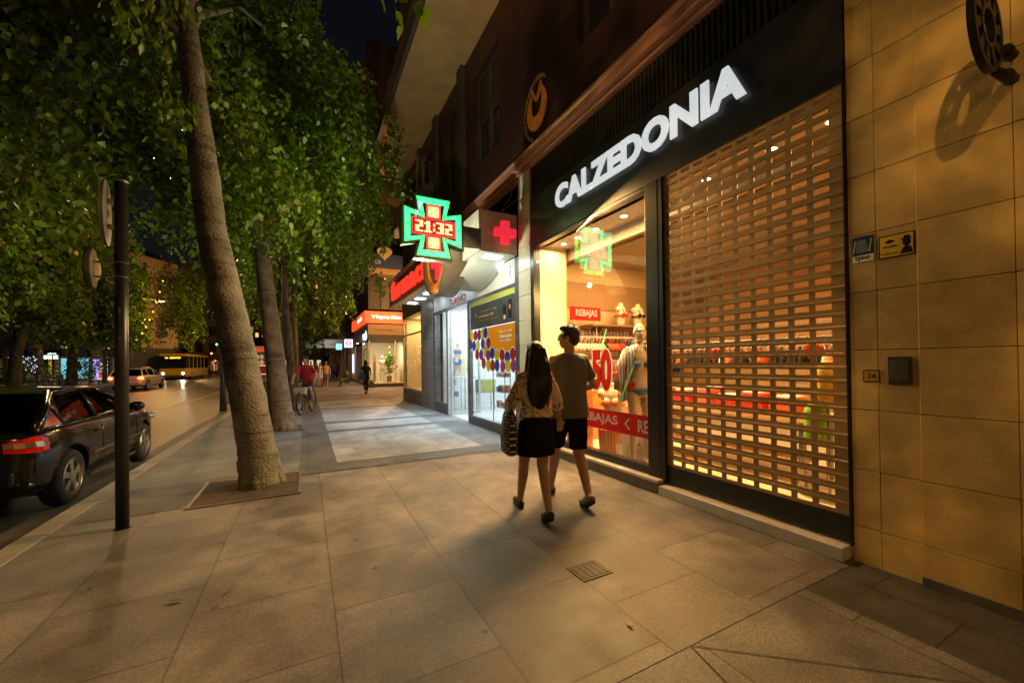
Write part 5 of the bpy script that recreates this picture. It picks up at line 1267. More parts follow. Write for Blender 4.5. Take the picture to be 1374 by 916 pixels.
def leaves(name, C, size, rng, m=None, down=.75):
    """C: (N,3) leaf positions -> one mesh of small pointed folded leaves"""
    n = len(C)
    d = rng.normal(size=(n, 3)); d[:, 2] = d[:, 2]*.5 - down*1.6; d /= np.linalg.norm(d, axis=1)[:, None]
    a = rng.normal(size=(n, 3)); s = np.cross(d, a); s /= np.linalg.norm(s, axis=1)[:, None]; nn = np.cross(d, s)
    L_ = (size*rng.uniform(.4, 1.55, n))[:, None]; w_ = L_*.36
    p0 = C; mid = C+d*L_*.42; tip = C+d*L_+nn*L_*.12
    l = mid+s*w_+nn*L_*.06; r_ = mid-s*w_+nn*L_*.06
    v = np.stack([p0, l, tip, r_], 1).reshape(-1, 3)
    me = bpy.data.meshes.new(name); me.vertices.add(4*n); me.vertices.foreach_set('co', v.ravel().astype(np.float32))
    me.loops.add(4*n); me.loops.foreach_set('vertex_index', np.arange(4*n, dtype=np.int32)); me.polygons.add(n)
    me.polygons.foreach_set('loop_start', np.arange(0, 4*n, 4, dtype=np.int32)); me.update(calc_edges=True); me.materials.append(m or leafm); return me

def sprig_leaves(C, size, r_, m=None):
    mb = MB()
    for c in C:
        d = Vector((r_.normal()*.35, r_.normal()*.35, -1)).normalized(); s = d.cross(Vector((r_.normal(), r_.normal(), r_.normal()*.3))).normalized(); n = d.cross(s); c = Vector(c); L_ = size*r_.uniform(.75, 1.2)
        prof = ((0, .0), (.12, .16), (.3, .27), (.5, .26), (.72, .13), (1.0, .0))
        mid = [c+d*L_*a+n*L_*(.10*a*a) for a, _ in prof]
        l = [mid[i]+s*L_*prof[i][1]+n*L_*prof[i][1]*.25 for i in range(1, 5)]; q = [mid[i]-s*L_*prof[i][1]+n*L_*prof[i][1]*.25 for i in range(1, 5)]
        mb.add(mid+l+q, [(0, 1, 6), (1, 2, 7, 6), (2, 3, 8, 7), (3, 4, 9, 8), (4, 5, 9), (0, 10, 1), (1, 10, 11, 2), (2, 11, 12, 3), (3, 12, 13, 4), (4, 13, 5)])
        mb.tube([c-d*L_*.35+V3(0, 0, .01), c], .0012, 4)
    return mb.mesh('sprig', m or leafm, True)

def crown_points(rng, c, r, ntw, per, droop=(.5, 1.3), inner=.35, jit=.10):
    c = np.array(c); r = np.array(r); out = []; tw = []
    lump = [rng.normal(size=3) for _ in range(9)]; lump = [l/np.linalg.norm(l) for l in lump]
    for i in range(ntw):
        u = rng.normal(size=3); u /= np.linalg.norm(u)
        if u[2] < -.75: u[2] *= -1
        k = rng.uniform(inner, 1)**.55
        bumpf = 1+.42*max(np.dot(u, l) for l in lump)-.30+rng.uniform(-.12, .12)
        p = c+u*r*k*bumpf
        L_ = rng.uniform(*droop); out_d = np.array([u[0], u[1], 0])*.5
        tt = np.linspace(0, 1, per)
        path = p[None, :]+out_d[None, :]*tt[:, None]*L_*.6; path[:, 2] += (.15*tt-1.0*tt**1.6)*L_
        out.append(path+rng.normal(size=(per, 3))*jit*(1.25-.6*tt[:, None])); tw.append((p, path[per//2], path[-1]))
    return np.concatenate(out), tw

barkm2 = barkm.copy(); barkm2.name = 'bark_brown'
for e_, c_ in zip([n for n in barkm2.node_tree.nodes if n.type == 'VALTORGB'][0].color_ramp.elements, ((.10, .065, .045, 1), (.22, .15, .105, 1))): e_.color = c_
def tree(label, base, path, radii, crown_c, crown_r, ntw, per, size, seed, group=None, nlimb=8, droop=(.5, 1.3), inner=.35, extra=None, twigs=60, jit=.10, limb_z=None):
    t = thing('street_tree', label, 'tree', (base[0], base[1], 0), group=group)
    rng = np.random.default_rng(seed); rl = random.Random(seed)
    mb = MB(); P = [Vector(p) for p in path]
    # resample the trunk with small wobble
    pts = []; rs = []
    for i in range(len(P)-1):
        n = 8
        for k in range(n):
            f = k/n; p = P[i].lerp(P[i+1], f); pts.append(p + V3(rl.uniform(-1, 1), rl.uniform(-1, 1), 0)*.008); rs.append((radii[i]*(1-f)+radii[i+1]*f)*(1+rl.uniform(-.025, .03)))
    pts.append(P[-1]); rs.append(radii[-1])
    mb.tube(pts, rs, 22, cap=True)
    # root flare
    for k in range(6):
        a = k*1.05+rl.random(); d = V3(math.cos(a), math.sin(a), 0)
        mb.tube([P[0]+d*radii[0]*.5+V3(0, 0, .45), P[0]+d*radii[0]*.72+V3(0, 0, .14), P[0]+d*radii[0]*.85+V3(0, 0, -.02)], [.05, radii[0]*.3, radii[0]*.36], 10)
    for k in range(5):   # knots and healed scars
        i = rl.randrange(4, len(pts)-4); a = rl.uniform(0, 6.28); c_ = pts[i]+V3(math.cos(a), math.sin(a), 0)*rs[i]*.93; r_ = rl.uniform(.02, .045)
        mb.ell(c_, (r_, r_, r_*rl.uniform(.7, 1.6)), 10, 6)
    mb.build('trunk', barkm2 if base[1] > 9 and base[1] < 30 and base[0] > -2 else barkm, t, smooth=True)
    C, tw = crown_points(rng, crown_c, crown_r, ntw, per, droop, inner, jit)
    mb = MB(); top = P[-1]
    for k in range(nlimb):
        q = Vector(tw[(k*7) % len(tw)][0]); st_ = P[-1].lerp(P[-2], rl.uniform(0, .6))
        m1 = st_.lerp(q, .45)+V3(0, 0, .35); mb.tube([st_, m1, q], [radii[-1]*.62, radii[-1]*.34, .025], 9)
    for e in (extra or []): mb.tube([Vector(p) for p in e[0]], e[1], 12)
    for k in range(min(twigs, len(tw))):
        mb.tube([Vector(x) for x in tw[k]], [.010, .006, .003], 4, cap=False)
    mb.build('branch', barkm, t, smooth=True)
    link('crown', leaves('crown', C, size, rng), t)
    return t

# near row on this pavement, every 4.5 m
tree('leaning street tree with the thickest trunk standing in the nearest square pit', (-.50, 5.76), [(0, 0, -.02), (-.05, 0, .5), (-.22, 0, 1.6), (-.48, -.02, 3.1), (-.62, -.05, 4.6), (-.75, -.1, 6.0)], [.235, .20, .18, .152, .118, .085],
     (-1.35, 1.9, 5.7), (2.3, 2.0, 2.5), 240, 140, .092, 11, extra=[([(-.66, -.06, 5.2), (-1.0, .0, 5.5), (-1.7, .35, 5.52), (-2.6, .75, 5.42), (-4.2, 1.3, 5.6)], [.10, .095, .09, .085, .05])], droop=(.6, 1.5), inner=.25)
tree('second street tree of the near row, reddish grey trunk in the second pit', (-.48, 10.35), [(0, 0, -.02), (-.05, 0, .6), (-.22, 0, 2.4), (-.40, 0, 4.2), (-.6, .1, 6.0)], [.26, .225, .175, .145, .10],
     (-.25, .3, 6.75), (2.6, 2.6, 3.0), 270, 110, .105, 12, droop=(.6, 1.5), inner=.2)
tree('third street tree of the near row, with yellow lit slim trunk', (-.45, 14.8), [(0, 0, -.02), (-.02, 0, 1.5), (-.15, 0, 3.4), (-.2, .1, 5.5)], [.15, .12, .10, .07],
     (.2, .2, 7.6), (2.6, 2.8, 4.6), 330, 90, .12, 13, droop=(.6, 1.4), inner=.2)
tree('fourth street tree of the near row behind the cyclist', (-.45, 19.2), [(0, 0, -.02), (-.02, 0, 1.5), (-.05, 0, 3.4), (-.1, .1, 5.5)], [.22, .17, .14, .09],
     (.2, .2, 8.2), (2.9, 2.7, 5.6), 320, 80, .14, 14, inner=.2)
tree('street tree beside the camera whose low leaves hang into the top of the view', (-1.05, .3), [(0, 0, -.02), (-.02, 0, 2), (-.1, 0, 3.6), (-.2, 0, 5.2)], [.24, .2, .17, .1],
     (-1.7, .1, 5.5), (2.6, 2.3, 1.9), 330, 110, .085, 15, inner=.3, droop=(.5, 1.1))  # crown enlarged and thickened out of view to shade the paving
tree('street tree behind the camera of the same near row', (-.62, -3.6), [(0, 0, -.02), (-.05, 0, 2), (-.2, 0, 3.6), (-.3, 0, 5.2)], [.24, .2, .17, .1],
     (.1, 0, 5.8), (2.2, 2.3, 2.0), 70, 90, .085, 16, inner=.3)
far0 = tree('street tree farther along the near row', (-.62, 23.5), [(0, 0, -.02), (0, 0, 1.5), (.05, 0, 3.4), (.1, .1, 5.5)], [.18, .14, .12, .08],
     (.1, 0, 6.0), (2.6, 2.5, 3.0), 150, 70, .17, 17, group='street trees receding along the near kerb', inner=.2)
for i, y in enumerate((28, 32.5, 37, 42, 47, 53, 60, 68)):
    place_copy(far0, (-.62, y, 0), R(75*i+20))
# hanging twigs close to the camera (of the tree beside it)
rng = np.random.default_rng(5)
def sprig(px, py, depth, L_, n, size, name_label, seed):
    r_ = np.random.default_rng(seed); g_ = gp(px, depth); z = zz(py, px, depth)
    t = thing('hanging_sprig', name_label, 'leafy twig', (g_.x, g_.y, z))
    pts = [(0, 0, L_*1.0), (.01, .0, L_*.5), (0, 0, 0)]
    mb = MB(); mb.tube([(0, .1, L_*1.9), (.01, .02, L_*1.3)] + pts, [.004, .003, .003, .002, .001], 5); mb.build('stem', barkm, t)
    C = np.array([[r_.uniform(-.10, .10), r_.uniform(-.08, .08), L_*r_.uniform(-.1, 1.0)] for _ in range(n)])
    link('foliage', sprig_leaves(C, size, r_), t); return t
sprig(548, 14, 1.9, .14, 11, .085, 'sprig of a few big yellow green leaves at the top edge beside the balcony soffit', 1)
for k, (px, py, dp, l, n) in enumerate(((175, 40, 3.0, .35, 26), (200, 10, 3.2, .3, 30), (215, 62, 3.4, .28, 16), (160, 18, 2.8, .25, 16), (240, 20, 3.6, .4, 30), (228, 150, 3.9, .25, 22), (255, 165, 4.2, .28, 30))):
    sprig(px, py, dp, l, n, .085, ['sprig with yellowing leaves hanging top left', 'bright leaf cluster at the top beside the near trunk', 'small hanging cluster right of the yellowing sprig', 'thin sprig left of the yellowing one', 'leaf cluster covering the top of the near trunk', 'few leaves left of the near trunk at mid height', 'leaf cluster crossing the near trunk'][k], 20+k)

# trees across the road and along its far kerb
bigp = tree('large tree across the road', (-17, 38), [(0, 0, 0), (.1, 0, 2.2), (.5, 0, 4.5), (.3, 0, 8)], [.35, .28, .22, .15], (0, 0, 9.0), (4.6, 4.6, 5.6), 420, 60, .30, 31, group='trees on the far side of the road', inner=.15, droop=(1, 2.4), jit=.28, twigs=20)
for i, (x, y, s_) in enumerate(((-13.5, 27, .95), (-17.3, 46, 1.05), (-20.5, 31, 1.0), (-16, 64, 1.0), (-20.5, 57, 1.0), (-24, 40, 1.05), (-19, 75, 1.1), (-13.0, 20.5, .9))):
    place_copy(bigp, (x, y, 0), R(61*i+15), scale=s_)
tree('bright lamp lit tree leaning over the road behind the pale car', (-16.6, 50), [(0, 0, 0), (0, 0, 2.2), (.2, 0, 3.6)], [.2, .16, .1], (.6, 0, 5.1), (2.3, 2.3, 2.1), 110, 60, .26, 41, inner=.2, jit=.2, twigs=10)

# tree pits --------------------------------------------------------------
rust = mat('pit_plate', (.055, .035, .03), .8, .1, .35, 7, .3); edg = mat('pit_edge', (.17, .155, .13), .5, .5, .3, 14)
for i, (y, lab) in enumerate(((5.13, 'square tree pit with rusty plate and metal edging round the nearest trunk'), (9.97, 'square tree pit round the second trunk'), (14.0, 'square tree pit round the third trunk'))):
    x0, x1, y1 = -1.11, -.07, y+1.02
    t = thing('tree_pit', lab, 'tree grate', (-.6, y+.5, 0))
    wb('edging', edg, t, ((x0, y, -.02), (x1, y+.018, .018)), ((x0, y1-.018, -.02), (x1, y1, .016)), ((x0, y+.0185, -.02), (x0+.03, y1-.0185, .020)), ((x1-.03, y+.0185, -.02), (x1, y1-.0185, .020)))
    wb('plate', rust, t, ((x0+.031, y+.019, -.01), (x1-.031, y+.50, .010)), ((x0+.031, y+.506, -.01), (x1-.031, y1-.019, .012)))
# fallen leaves and litter
lm_ = [mat('dry_leaf', (.38, .24, .08), .7, 0, .2, 30), mat('dark_leaf', (.06, .05, .02), .8), mat('green_leaf', (.12, .14, .03), .7)]
def litter(x, y, s_, m, lab):
    t = thing('fallen_leaf', lab, 'leaf', (x, y, .009), rnd.uniform(0, 6.28)); mb = MB()
    mb.add([(-s_, 0, .002), (-.2*s_, .42*s_, .008), (s_, 0, .012), (-.1*s_, -.42*s_, .004)], [(0, 3, 2), (0, 2, 1)]); mb.build('blade', m, t)
G_ = lambda px, py: (lambda d: (d.x*(-EYE/d.z), d.y*(-EYE/d.z)))(ray(px, py))
for k, (px, py, s_, mi, lab) in enumerate(((591, 839, .022, 0, 'small curled tan leaf on the slabs below the centre'), (570, 797, .014, 0, 'tiny tan leaf above the curled one'), (845, 839, .03, 0, 'tan orange dry leaf below the metal cover'),
    (299, 716, .035, 2, 'greenish leaf on the paving in front of the nearest tree pit'), (306, 795, .03, 1, 'dark thin leaf lying on the paving left of centre'), (235, 808, .045, 1, 'long dark pod on the paving at the lower left'), (120, 793, .03, 1, 'small dark leaf at the far left of the paving'), (1300, 794, .03, 1, 'dark leaf at the foot of the stone wall'))):
    x, y = G_(px, py); litter(x, y, s_, lm_[mi], lab)
mb = MB(); 
for k in range(70):
    a, r__ = rnd.uniform(0, 6.28), rnd.uniform(0, .35)
    x, y, s_ = -1.5+r__*math.cos(a)*1.2, 11.4+r__*math.sin(a), rnd.uniform(.02, .04); z = .012+rnd.uniform(0, .02); b = rnd.uniform(0, 6)
    mb.add([(x-s_*math.cos(b), y-s_*math.sin(b), z), (x+.4*s_*math.sin(b), y-.4*s_*math.cos(b), z+.01), (x+s_*math.cos(b), y+s_*math.sin(b), z)], [(0, 1, 2)])
tag(mb.build('leaf_litter', lm_[2]), 'low patch of green leaf litter on the pavement by the kerb', 'leaf litter', kind='stuff')

# ------------------------------------------------------------------ sign pole near the camera
t = thing('traffic_sign_pole', 'black post with a grey backed round sign and a smaller box seen edge on', 'sign post', (-1.50, 4.86, 0))
mb = MB(); mb.tube([(0, 0, -.01), (0, 0, 3.17)], .048, 24); mb.build('post', mat('post_black', (.022, .024, .026), .34, .3, .3, 3, .05), t, smooth=False)
t.children[0].data.polygons.foreach_set('use_smooth', [True]*len(t.children[0].data.polygons))
mb = MB(); mb.ell((0, 0, 3.172), (.056, .056, .022)); mb.build('cap', steel, t, smooth=True)
mb = MB(); mb.disc((0, 0, 0), .062, (0, 0, 1), .012, 20); mb.build('foot_ring', blackmetal, t)
sg = thing('x', None, None)
bpy.data.objects.remove(sg)
mb = MB(); c = V3(-.085, -.02, 2.86); ax = V3(-1, -.215, 0).normalized()
mb.disc(c, .29, ax, .022, 32); mb.disc(c+ax*.0222, .30, ax, .006, 32); sgn_ = mb.build('round_sign', mat('sign_back', (.16, .16, .15), .45, .5, .25, 5, .05), t)
mb = MB(); mb.disc(c+ax*.0285, .285, ax, .003, 32); mb.build('sign_face', mat('sign_blue_face', (.03, .08, .35), .4), sgn_)
mb = MB(); mb.box((-.085, -.03, 2.95), (-.04, .02, 2.99)); mb.box((-.085, -.03, 2.72), (-.04, .02, 2.76)); mb.build('clamp', steel, t)
mb = MB(); mb.box((-.0865, -.06, 2.83), (-.0855, .02, 2.90)); mb.build('sticker', mat('sticker_dark', (.05, .05, .05), .6), sgn_)
mb = MB()
c = V3(-.17, -.02, 2.35); pr_ = [(.19*math.cos(R(22.5+45*k)), .19*math.sin(R(22.5+45*k))) for k in range(8)]
mb.prism(pr_, c, (-.20, .98, 0), (0, 0, 1), (-.05, -.01, 0)); bxx = mb.build('side_box', mat('box_grey', (.06, .058, .05), .6, .2, .3, 9, .1), t, bevel=.012)
mb = MB(); mb.disc(c+V3(.0005, 0, 0), .11, (1, 0, 0), .004, 20); mb.build('yellow_disc', mat('disc_dull_yellow', (.35, .25, .04), .6), bxx)
for z in (2.42, 2.29):
    mb = MB(); mb.tube([(.0502*math.cos(a), .0502*math.sin(a), z) for a in [R(x) for x in range(0, 361, 20)]], .008, 6, cap=False); mb.tube([(-.05, 0, z), (-.17, -.02, z-.01)], .010, 6); mb.build('clamp', steel, t)

# ------------------------------------------------------------------ cars
carblack = mat('car_black', (.006, .007, .008), .16, .0, .05, 3, spec=.45, coat=.25)
tint = cglass
def wheel_mesh(r, w, spokes=5):
    a = MB(); n = 36
    prof = [(-w/2+.01, r*.68), (-w/2, r*.80), (-w/2+.01, r*.94), (-w/2+.04, r), (w/2-.04, r), (w/2-.01, r*.94), (w/2, r*.8), (w/2-.01, r*.68)]
    rings = [[(x, rr*math.cos(2*math.pi*k/n), rr*math.sin(2*math.pi*k/n)) for k in range(n)] for x, rr in prof]
    a.loft(rings, cap=False)
    b = MB(); prof = [(w/2-.012, r*.70), (w/2+.001, r*.67), (w/2-.03, r*.63), (-w/2+.02, r*.62)]
    b.loft([[(x, rr*math.cos(2*math.pi*k/n), rr*math.sin(2*math.pi*k/n)) for k in range(n)] for x, rr in prof], cap=False)
    for s in range(spokes):
        an = 2*math.pi*s/spokes+.3
        u = V3(0, math.cos(an), math.sin(an)); v = V3(0, -math.sin(an), math.cos(an))
        q = [u*r*.16+v*r*.09, u*r*.66+v*r*.15, u*r*.66-v*r*.15, u*r*.16-v*r*.09]; x = w/2-.02; 
        A = [p+V3(x+(.006 if i in (0, 3) else 0), 0, 0) for i, p in enumerate(q)]; B = [p+V3(x-.03, 0, 0) for p in q]
        b.add(A+B, [(0, 1, 2, 3), (7, 6, 5, 4), (0, 4, 5, 1), (1, 5, 6, 2), (2, 6, 7, 3), (3, 7, 4, 0)])
    b.disc((w/2-.045, 0, 0), r*.20, (1, 0, 0), .04, 20)
    c = MB(); c.disc((-w/2+.03, 0, 0), r*.6, (1, 0, 0), .05, 28)
    return a, b, c
def car(name, label, cat, loc, rz, paint, L_=4.57, W=1.78, Hh=1.47, wb_=2.58, rov=1.06, wr=.315, suv=False, glow=0, group=None, tail=None, belt=.93, splits=None, yw=None):
    """local axes: +Y forward, origin on the ground under the rear bumper centre"""
    t = thing(name, label, cat, loc, rz, group=group); hw = W/2
    zb = .22 if not suv else .28; bl = belt
    S = [  # y, half width, bottom z, shoulder z, crown
        (0.00, .74*hw, zb+.16, bl-.10, .0), (.03, .90*hw, zb+.06, bl-.04, .0), (.16, .965*hw, zb, bl, .005), (.55, hw, zb-.02, bl+.015, .0), (1.2, hw, zb-.02, bl+.01, 0), (2.0, hw, zb-.02, bl-.005, 0),
        (2.9, hw, zb-.02, bl-.03, 0), (L_-1.15, .985*hw, zb-.02, bl-.045, .04), (L_-.6, .955*hw, zb-.02, bl-.11, .05), (L_-.22, .86*hw, zb, bl-.20, .03), (L_-.04, .72*hw, zb+.08, bl-.32, 0), (L_, .60*hw, zb+.18, bl-.40, 0)]
    rings = []
    for y, w_, z0, z1, cr_ in S:
        m = (z0+z1)/2
        half = [(0, z0), (.86*w_, z0), (.965*w_, z0+.07), (.995*w_, m-.08), (1.0*w_, m+.05), (.985*w_, z1-.13), (.955*w_, z1-.03), (.90*w_, z1), (.5*w_, z1+cr_*.8), (0, z1+cr_)]
        rings.append([(x, y, z) for x, z in half] + [(-x, y, z) for x, z in reversed(half[1:-1])])
    mb = MB(); mb.loft(rings); me = mb.mesh('car_body', paint, True)
    o = bpy.data.objects.new('body', me)
    sb = o.modifiers.new('s', 'SUBSURF'); sb.levels = sb.render_levels = 2
    # wheel arches by boolean
    cuts = []
    for y in (rov, rov+wb_):
        c = MB(); c.disc((-hw-.2, y, wr+.01), wr+.055, (1, 0, 0), W+.4, 40); co = bpy.data.objects.new('cut', c.mesh('cut', rubber)); TS.collection.objects.link(co); cuts.append(co)
        b = o.modifiers.new('b', 'BOOLEAN'); b.object = co; b.operation = 'DIFFERENCE'; b.solver = 'EXACT'
    me2 = evalmesh(o); bpy.data.objects.remove(o)
    for c in cuts: bpy.data.objects.remove(c)
    me2.materials.clear(); me2.materials.append(paint); me2.name = 'body'
    link('body', me2, t)
    # dark inner wells and floor
    wb_in = MB(); wb_in.box((-hw+.12, .35, zb-.01), (hw-.12, L_-.35, bl-.25)); wb_in.build('underbody', rubber, t)
    # greenhouse
    y0, y1, yr0, yr1 = (.10, L_-1.22, .42, L_-2.35) if not suv else (.12, L_-1.18, .45, L_-2.3)
    zt = Hh; wt = .74*hw; wbm = .90*hw
    if yw: y0, y1, yr0, yr1 = yw
    G = [(y0, bl-.02), (yr0, zt-.06), ((yr0+yr1)/2, zt), (yr1, zt-.03), (y1, bl-.03)]
    rf = MB()   # roof skin
    rr = []
    for y, z in ((yr0-.10, zt-.075), (yr0+.1, zt-.03), ((yr0+yr1)/2, zt), (yr1-.1, zt-.012), (yr1+.12, zt-.055)):
        rr.append([(x*wt, y, z-(abs(x)**3)*.045) for x in (-1.04, -.8, -.4, 0, .4, .8, 1.04)])
    rf.loft(rr, cap=False, closed=False); ro = rf.build('roof', paint, t, smooth=True); sm = ro.modifiers.new('s', 'SOLIDIFY'); sm.thickness = .03; ss = ro.modifiers.new('ss', 'SUBSURF'); ss.levels = ss.render_levels = 1
    zl = zt-.065
    def P(s, y, f): # point on the side window plane: f 0 belt, 1 roof
        return V3(s*(wbm+(wt-wbm)*f), y, (bl-.01)+(zl-(bl-.01))*f)
    sl = lambda f: y0+(yr0-.06-y0)*f; slf = lambda f: y1+(yr1+.06-y1)*f
    nwin = [(sl(0)+.12, .38*wb_+rov-.62), (.38*wb_+rov-.54, rov+wb_*.52), (rov+wb_*.55, y1-.18)]
    B = rov+.30; C = rov+wb_*.50
    if splits: B, C = splits
    for s in (-1, 1):
        # pillars and rails
        for ya, yb, th in ((y0+.02, yr0-.06, .05), (B, B-.12, .04), (C, C-.08, .035), (y1, yr1+.06, .035)):
            pm = MB(); pm.tube([P(s, ya, 0), P(s, (ya+yb)/2, .5)+V3(s*.015, 0, 0), P(s, yb, 1)], [th, th*.9, th*.8], 8); pm.build('pillar', paint, t, smooth=True)
        pm = MB(); pm.tube([P(s, y0, 0), P(s, y1, 0)], .03, 8); pm.build('window_sill', paint, t, smooth=True)
        pm = MB(); pm.tube([P(s, yr0-.06, 1), P(s, (yr0+yr1)/2, 1)+V3(0, 0, .03), P(s, yr1+.06, 1)], .032, 8); pm.build('roof_side', paint, t, smooth=True)
        if splits:
            pm = MB(); pm.add([P(s, y0, 0), P(s, B, 0), P(s, B-.06, 1), P(s, yr0-.06, 1)], [(0, 1, 2, 3)]); q_ = pm.build('quarter_panel', paint, t); sd = q_.modifiers.new('s', 'SOLIDIFY'); sd.thickness = .05; sd.offset = 0
        for wi_, (a0, a1, b0, b1) in enumerate(((y0+.06, B-.03, yr0, B-.15), (B+.03, C-.03, B-.09, C-.11), (C+.03, y1-.03, C-.05, yr1+.03))):
            if splits and wi_ == 0: continue
            wn = MB(); wn.quad(P(s, a0, 0), P(s, a1, 0), P(s, b1, 1), P(s, b0, 1)); wn.build('side_window', tint, t)
    wn = MB(); wn.quad(P(-1, y0, .05), P(1, y0, .05), P(1, yr0-.08, 1), P(-1, yr0-.08, 1)); wn.build('rear_window', tint, t)
    wn = MB(); wn.quad(P(-1, y1, 0), P(1, y1, 0), P(1, yr1+.08, 1), P(-1, yr1+.08, 1)); wn.build('windscreen', tint, t)
    # interior
    se = mat('seat_grey', (.10, .095, .085), .8, 0, .1)
    for s in (-.36, .36):
        for y in (1.35, 2.35):
            m_ = MB(); m_.box((s-.22, y-.06, bl-.35), (s+.22, y+.08, bl+.12)); m_.box((s-.12, y-.05, bl+.16), (s+.12, y+.05, bl+.36)); m_.build('seat', se, t, bevel=.04)
    m_ = MB(); m_.box((-hw+.2, y1-.75, bl-.2), (hw-.2, y1-.15, bl-.02)); m_.build('dashboard', rubber, t, bevel=.03)
    # wheels
    for y in (rov, rov+wb_):
        for s in (-1, 1):
            a, b, c = wheel_mesh(wr, .20); T = Matrix.Translation((s*(hw-.115), y, wr)) @ (Matrix.Identity(4) if s > 0 else Matrix.Rotation(math.pi, 4, 'Z'))
            for q in (a, b, c): q.v = [tuple(T @ Vector(v)) for v in q.v]
            wo = a.build('wheel', rubber, t, smooth=True); b.build('rim', mat('alloy', (.5, .5, .48), .3, .9, .08), wo, bevel=.004); c.build('brake_disc', blackmetal, wo)
    # side mouldings, handles, mirror
    for s in (-1, 1):
        m_ = MB(); m_.box((s*hw-.006*s-.004, rov+.45, .50), (s*hw+.006*s+.004, rov+1.25, .525)); m_.box((s*hw-.006*s-.004, rov+1.32, .50), (s*hw+.006*s+.004, rov+2.1, .525)); m_.build('side_moulding', mat('chrome_strip', (.4, .36, .3), .25, .9, .05), t)
        m_ = MB(); m_.box((s*(hw-.03)-.012, rov+.42, zb-.005), (s*(hw-.03)+.012, rov+wb_-.45, zb+.03)); m_.build('sill_strip', MATS['chrome_strip'], t)
        for y in (rov+.55, rov+1.45):
            m_ = MB(); m_.capsule((s*(hw+.0), y, bl-.17), (s*(hw+.0), y+.17, bl-.17), .016, .016, 8); m_.build('door_handle', paint, t, smooth=True)
        m_ = MB(); m_.ell((s*(hw+.06), y1-.42, bl+.04), (.10, .06, .075)); m_.capsule((s*(hw-.08), y1-.42, bl), (s*(hw+.02), y1-.42, bl+.02), .02, .02, 8); m_.build('wing_mirror', paint, t, smooth=True)
        # door gaps as thin dark recessed strips
        for y in (C, rov+wb_-.42): m_ = MB(); m_.tube([(s*(hw+.0015), y, zb+.10), (s*(hw+.002), y, .6), (s*(.985*hw+.001), y, bl-.12)], .0045, 5); m_.build('door_gap', rubber, t)
        # tail lamps: wrap-around
        lampm = tail
        zc = bl-.14; lh = .085 if splits else .11
        def wrap(za, zb_, m, name, par, dx=.0):
            q = MB(); pts = [(.70*hw, -.010), (.78*hw, -.006), (.86*hw, .008), (.925*hw, .038), (.962*hw, .085), (.982*hw, .14)]
            n_ = len(pts); r0 = [(s*(x+dx), y-dx, za+.02*abs(i-3)/3*(1 if zb_-za > .15 else 0)) for i, (x, y) in enumerate(pts)]; r1 = [(s*(x-.02+dx), y+.012-dx, zb_-(.055*(3-i)/3 if i < 3 else .035*(i-3)/2)*(1 if zb_-za > .15 else 0)) for i, (x, y) in enumerate(pts)]
            q.add([Vector(p) for p in r0+r1], [(i, i+1, i+7, i+6) if s < 0 else (i, i+6, i+7, i+1) for i in range(5)])
            ob = q.build(name, m, par); sd = ob.modifiers.new('s', 'SOLIDIFY'); sd.thickness = .03; sd.offset = 0; return ob
        if tail:
            tl = wrap(zc-lh, zc+lh, tail, 'tail_lamp', t, .012)
            wrap(zc-.028, zc+.022, mat('lamp_clear', (.13, .10, .07), .25, .2, .3, 60), 'clear_band', tl, .019) if not glow else None
        hl = MB(); hl.ell((s*.70*hw, L_-.12, bl-.26), (.17, .10, .075)); hl.build('headlight', mat('headlight_glass', (.5, .5, .48), .1, .4, .1), t, smooth=True)
    m_ = MB(); m_.box((-.26, -.012, .52 if not suv else .42), (.26, .0, .63 if not suv else .53)); m_.build('number_plate', white, t, bevel=.004)
    m_ = MB(); m_.box((-.78*hw, -.035, zb+.16), (.78*hw, .06, zb+.32)); m_.box((-.90*hw, .0, zb+.12), (.90*hw, .1, zb+.2)); m_.build('rear_bumper', paint, t, bevel=.03)
    if suv:
        m_ = MB()
        for s in (-1, 1): m_.tube([(s*wt*.95, yr0+.1, zt+.0), (s*wt*.95, yr0+.2, zt+.04), (s*wt*.95, yr1-.2, zt+.04), (s*wt*.95, yr1-.1, zt)], .014, 6)
        m_.build('roof_rail', steel, t)
    return t
tailr = emit('tail_red', (.9, .02, .015), .018, (.5, .008, .008)); tailr.node_tree.nodes['Principled BSDF'].inputs['Roughness'].default_value = .12
pc = car('parked_car', 'glossy black hatchback parked at the kerb with unlit red tail lamp', 'car', (-3.32, 5.90, -.13), 0, carblack, tail=tailr, L_=4.0, rov=.68, wb_=2.36, Hh=1.375, W=1.76, belt=.945, splits=(.60, 1.42), yw=(.08, 2.80, .72, 1.70))
t = pc
mb = MB(); mb.tube([(.40+.19*math.cos(R(a)), 2.0+.03*math.sin(R(a)), 1.0+.19*math.sin(R(a))) for a in range(0, 361, 20)], .022, 8, cap=False); mb.build('steering_wheel', mat('wheel_cover_red', (.65, .08, .03), .6, 0, .1), t, smooth=True)  # ring coloured red all round
g_ = gp(199, 27.5)
car('parked_car' if False else 'moving_car', 'pale pinkish suv driving away on the road with its red tail lamp lit', 'car', (g_.x-.9, g_.y-1.0, -.13), R(-3), mat('car_pale', (.66, .60, .56), .3, .1, .05, 3, coat=.6), L_=4.4, W=1.82, Hh=1.50, wb_=2.62, rov=.88, wr=.335, suv=True, glow=1, tail=emit('tail_lit', (1, .12, .04), 6), belt=.99)

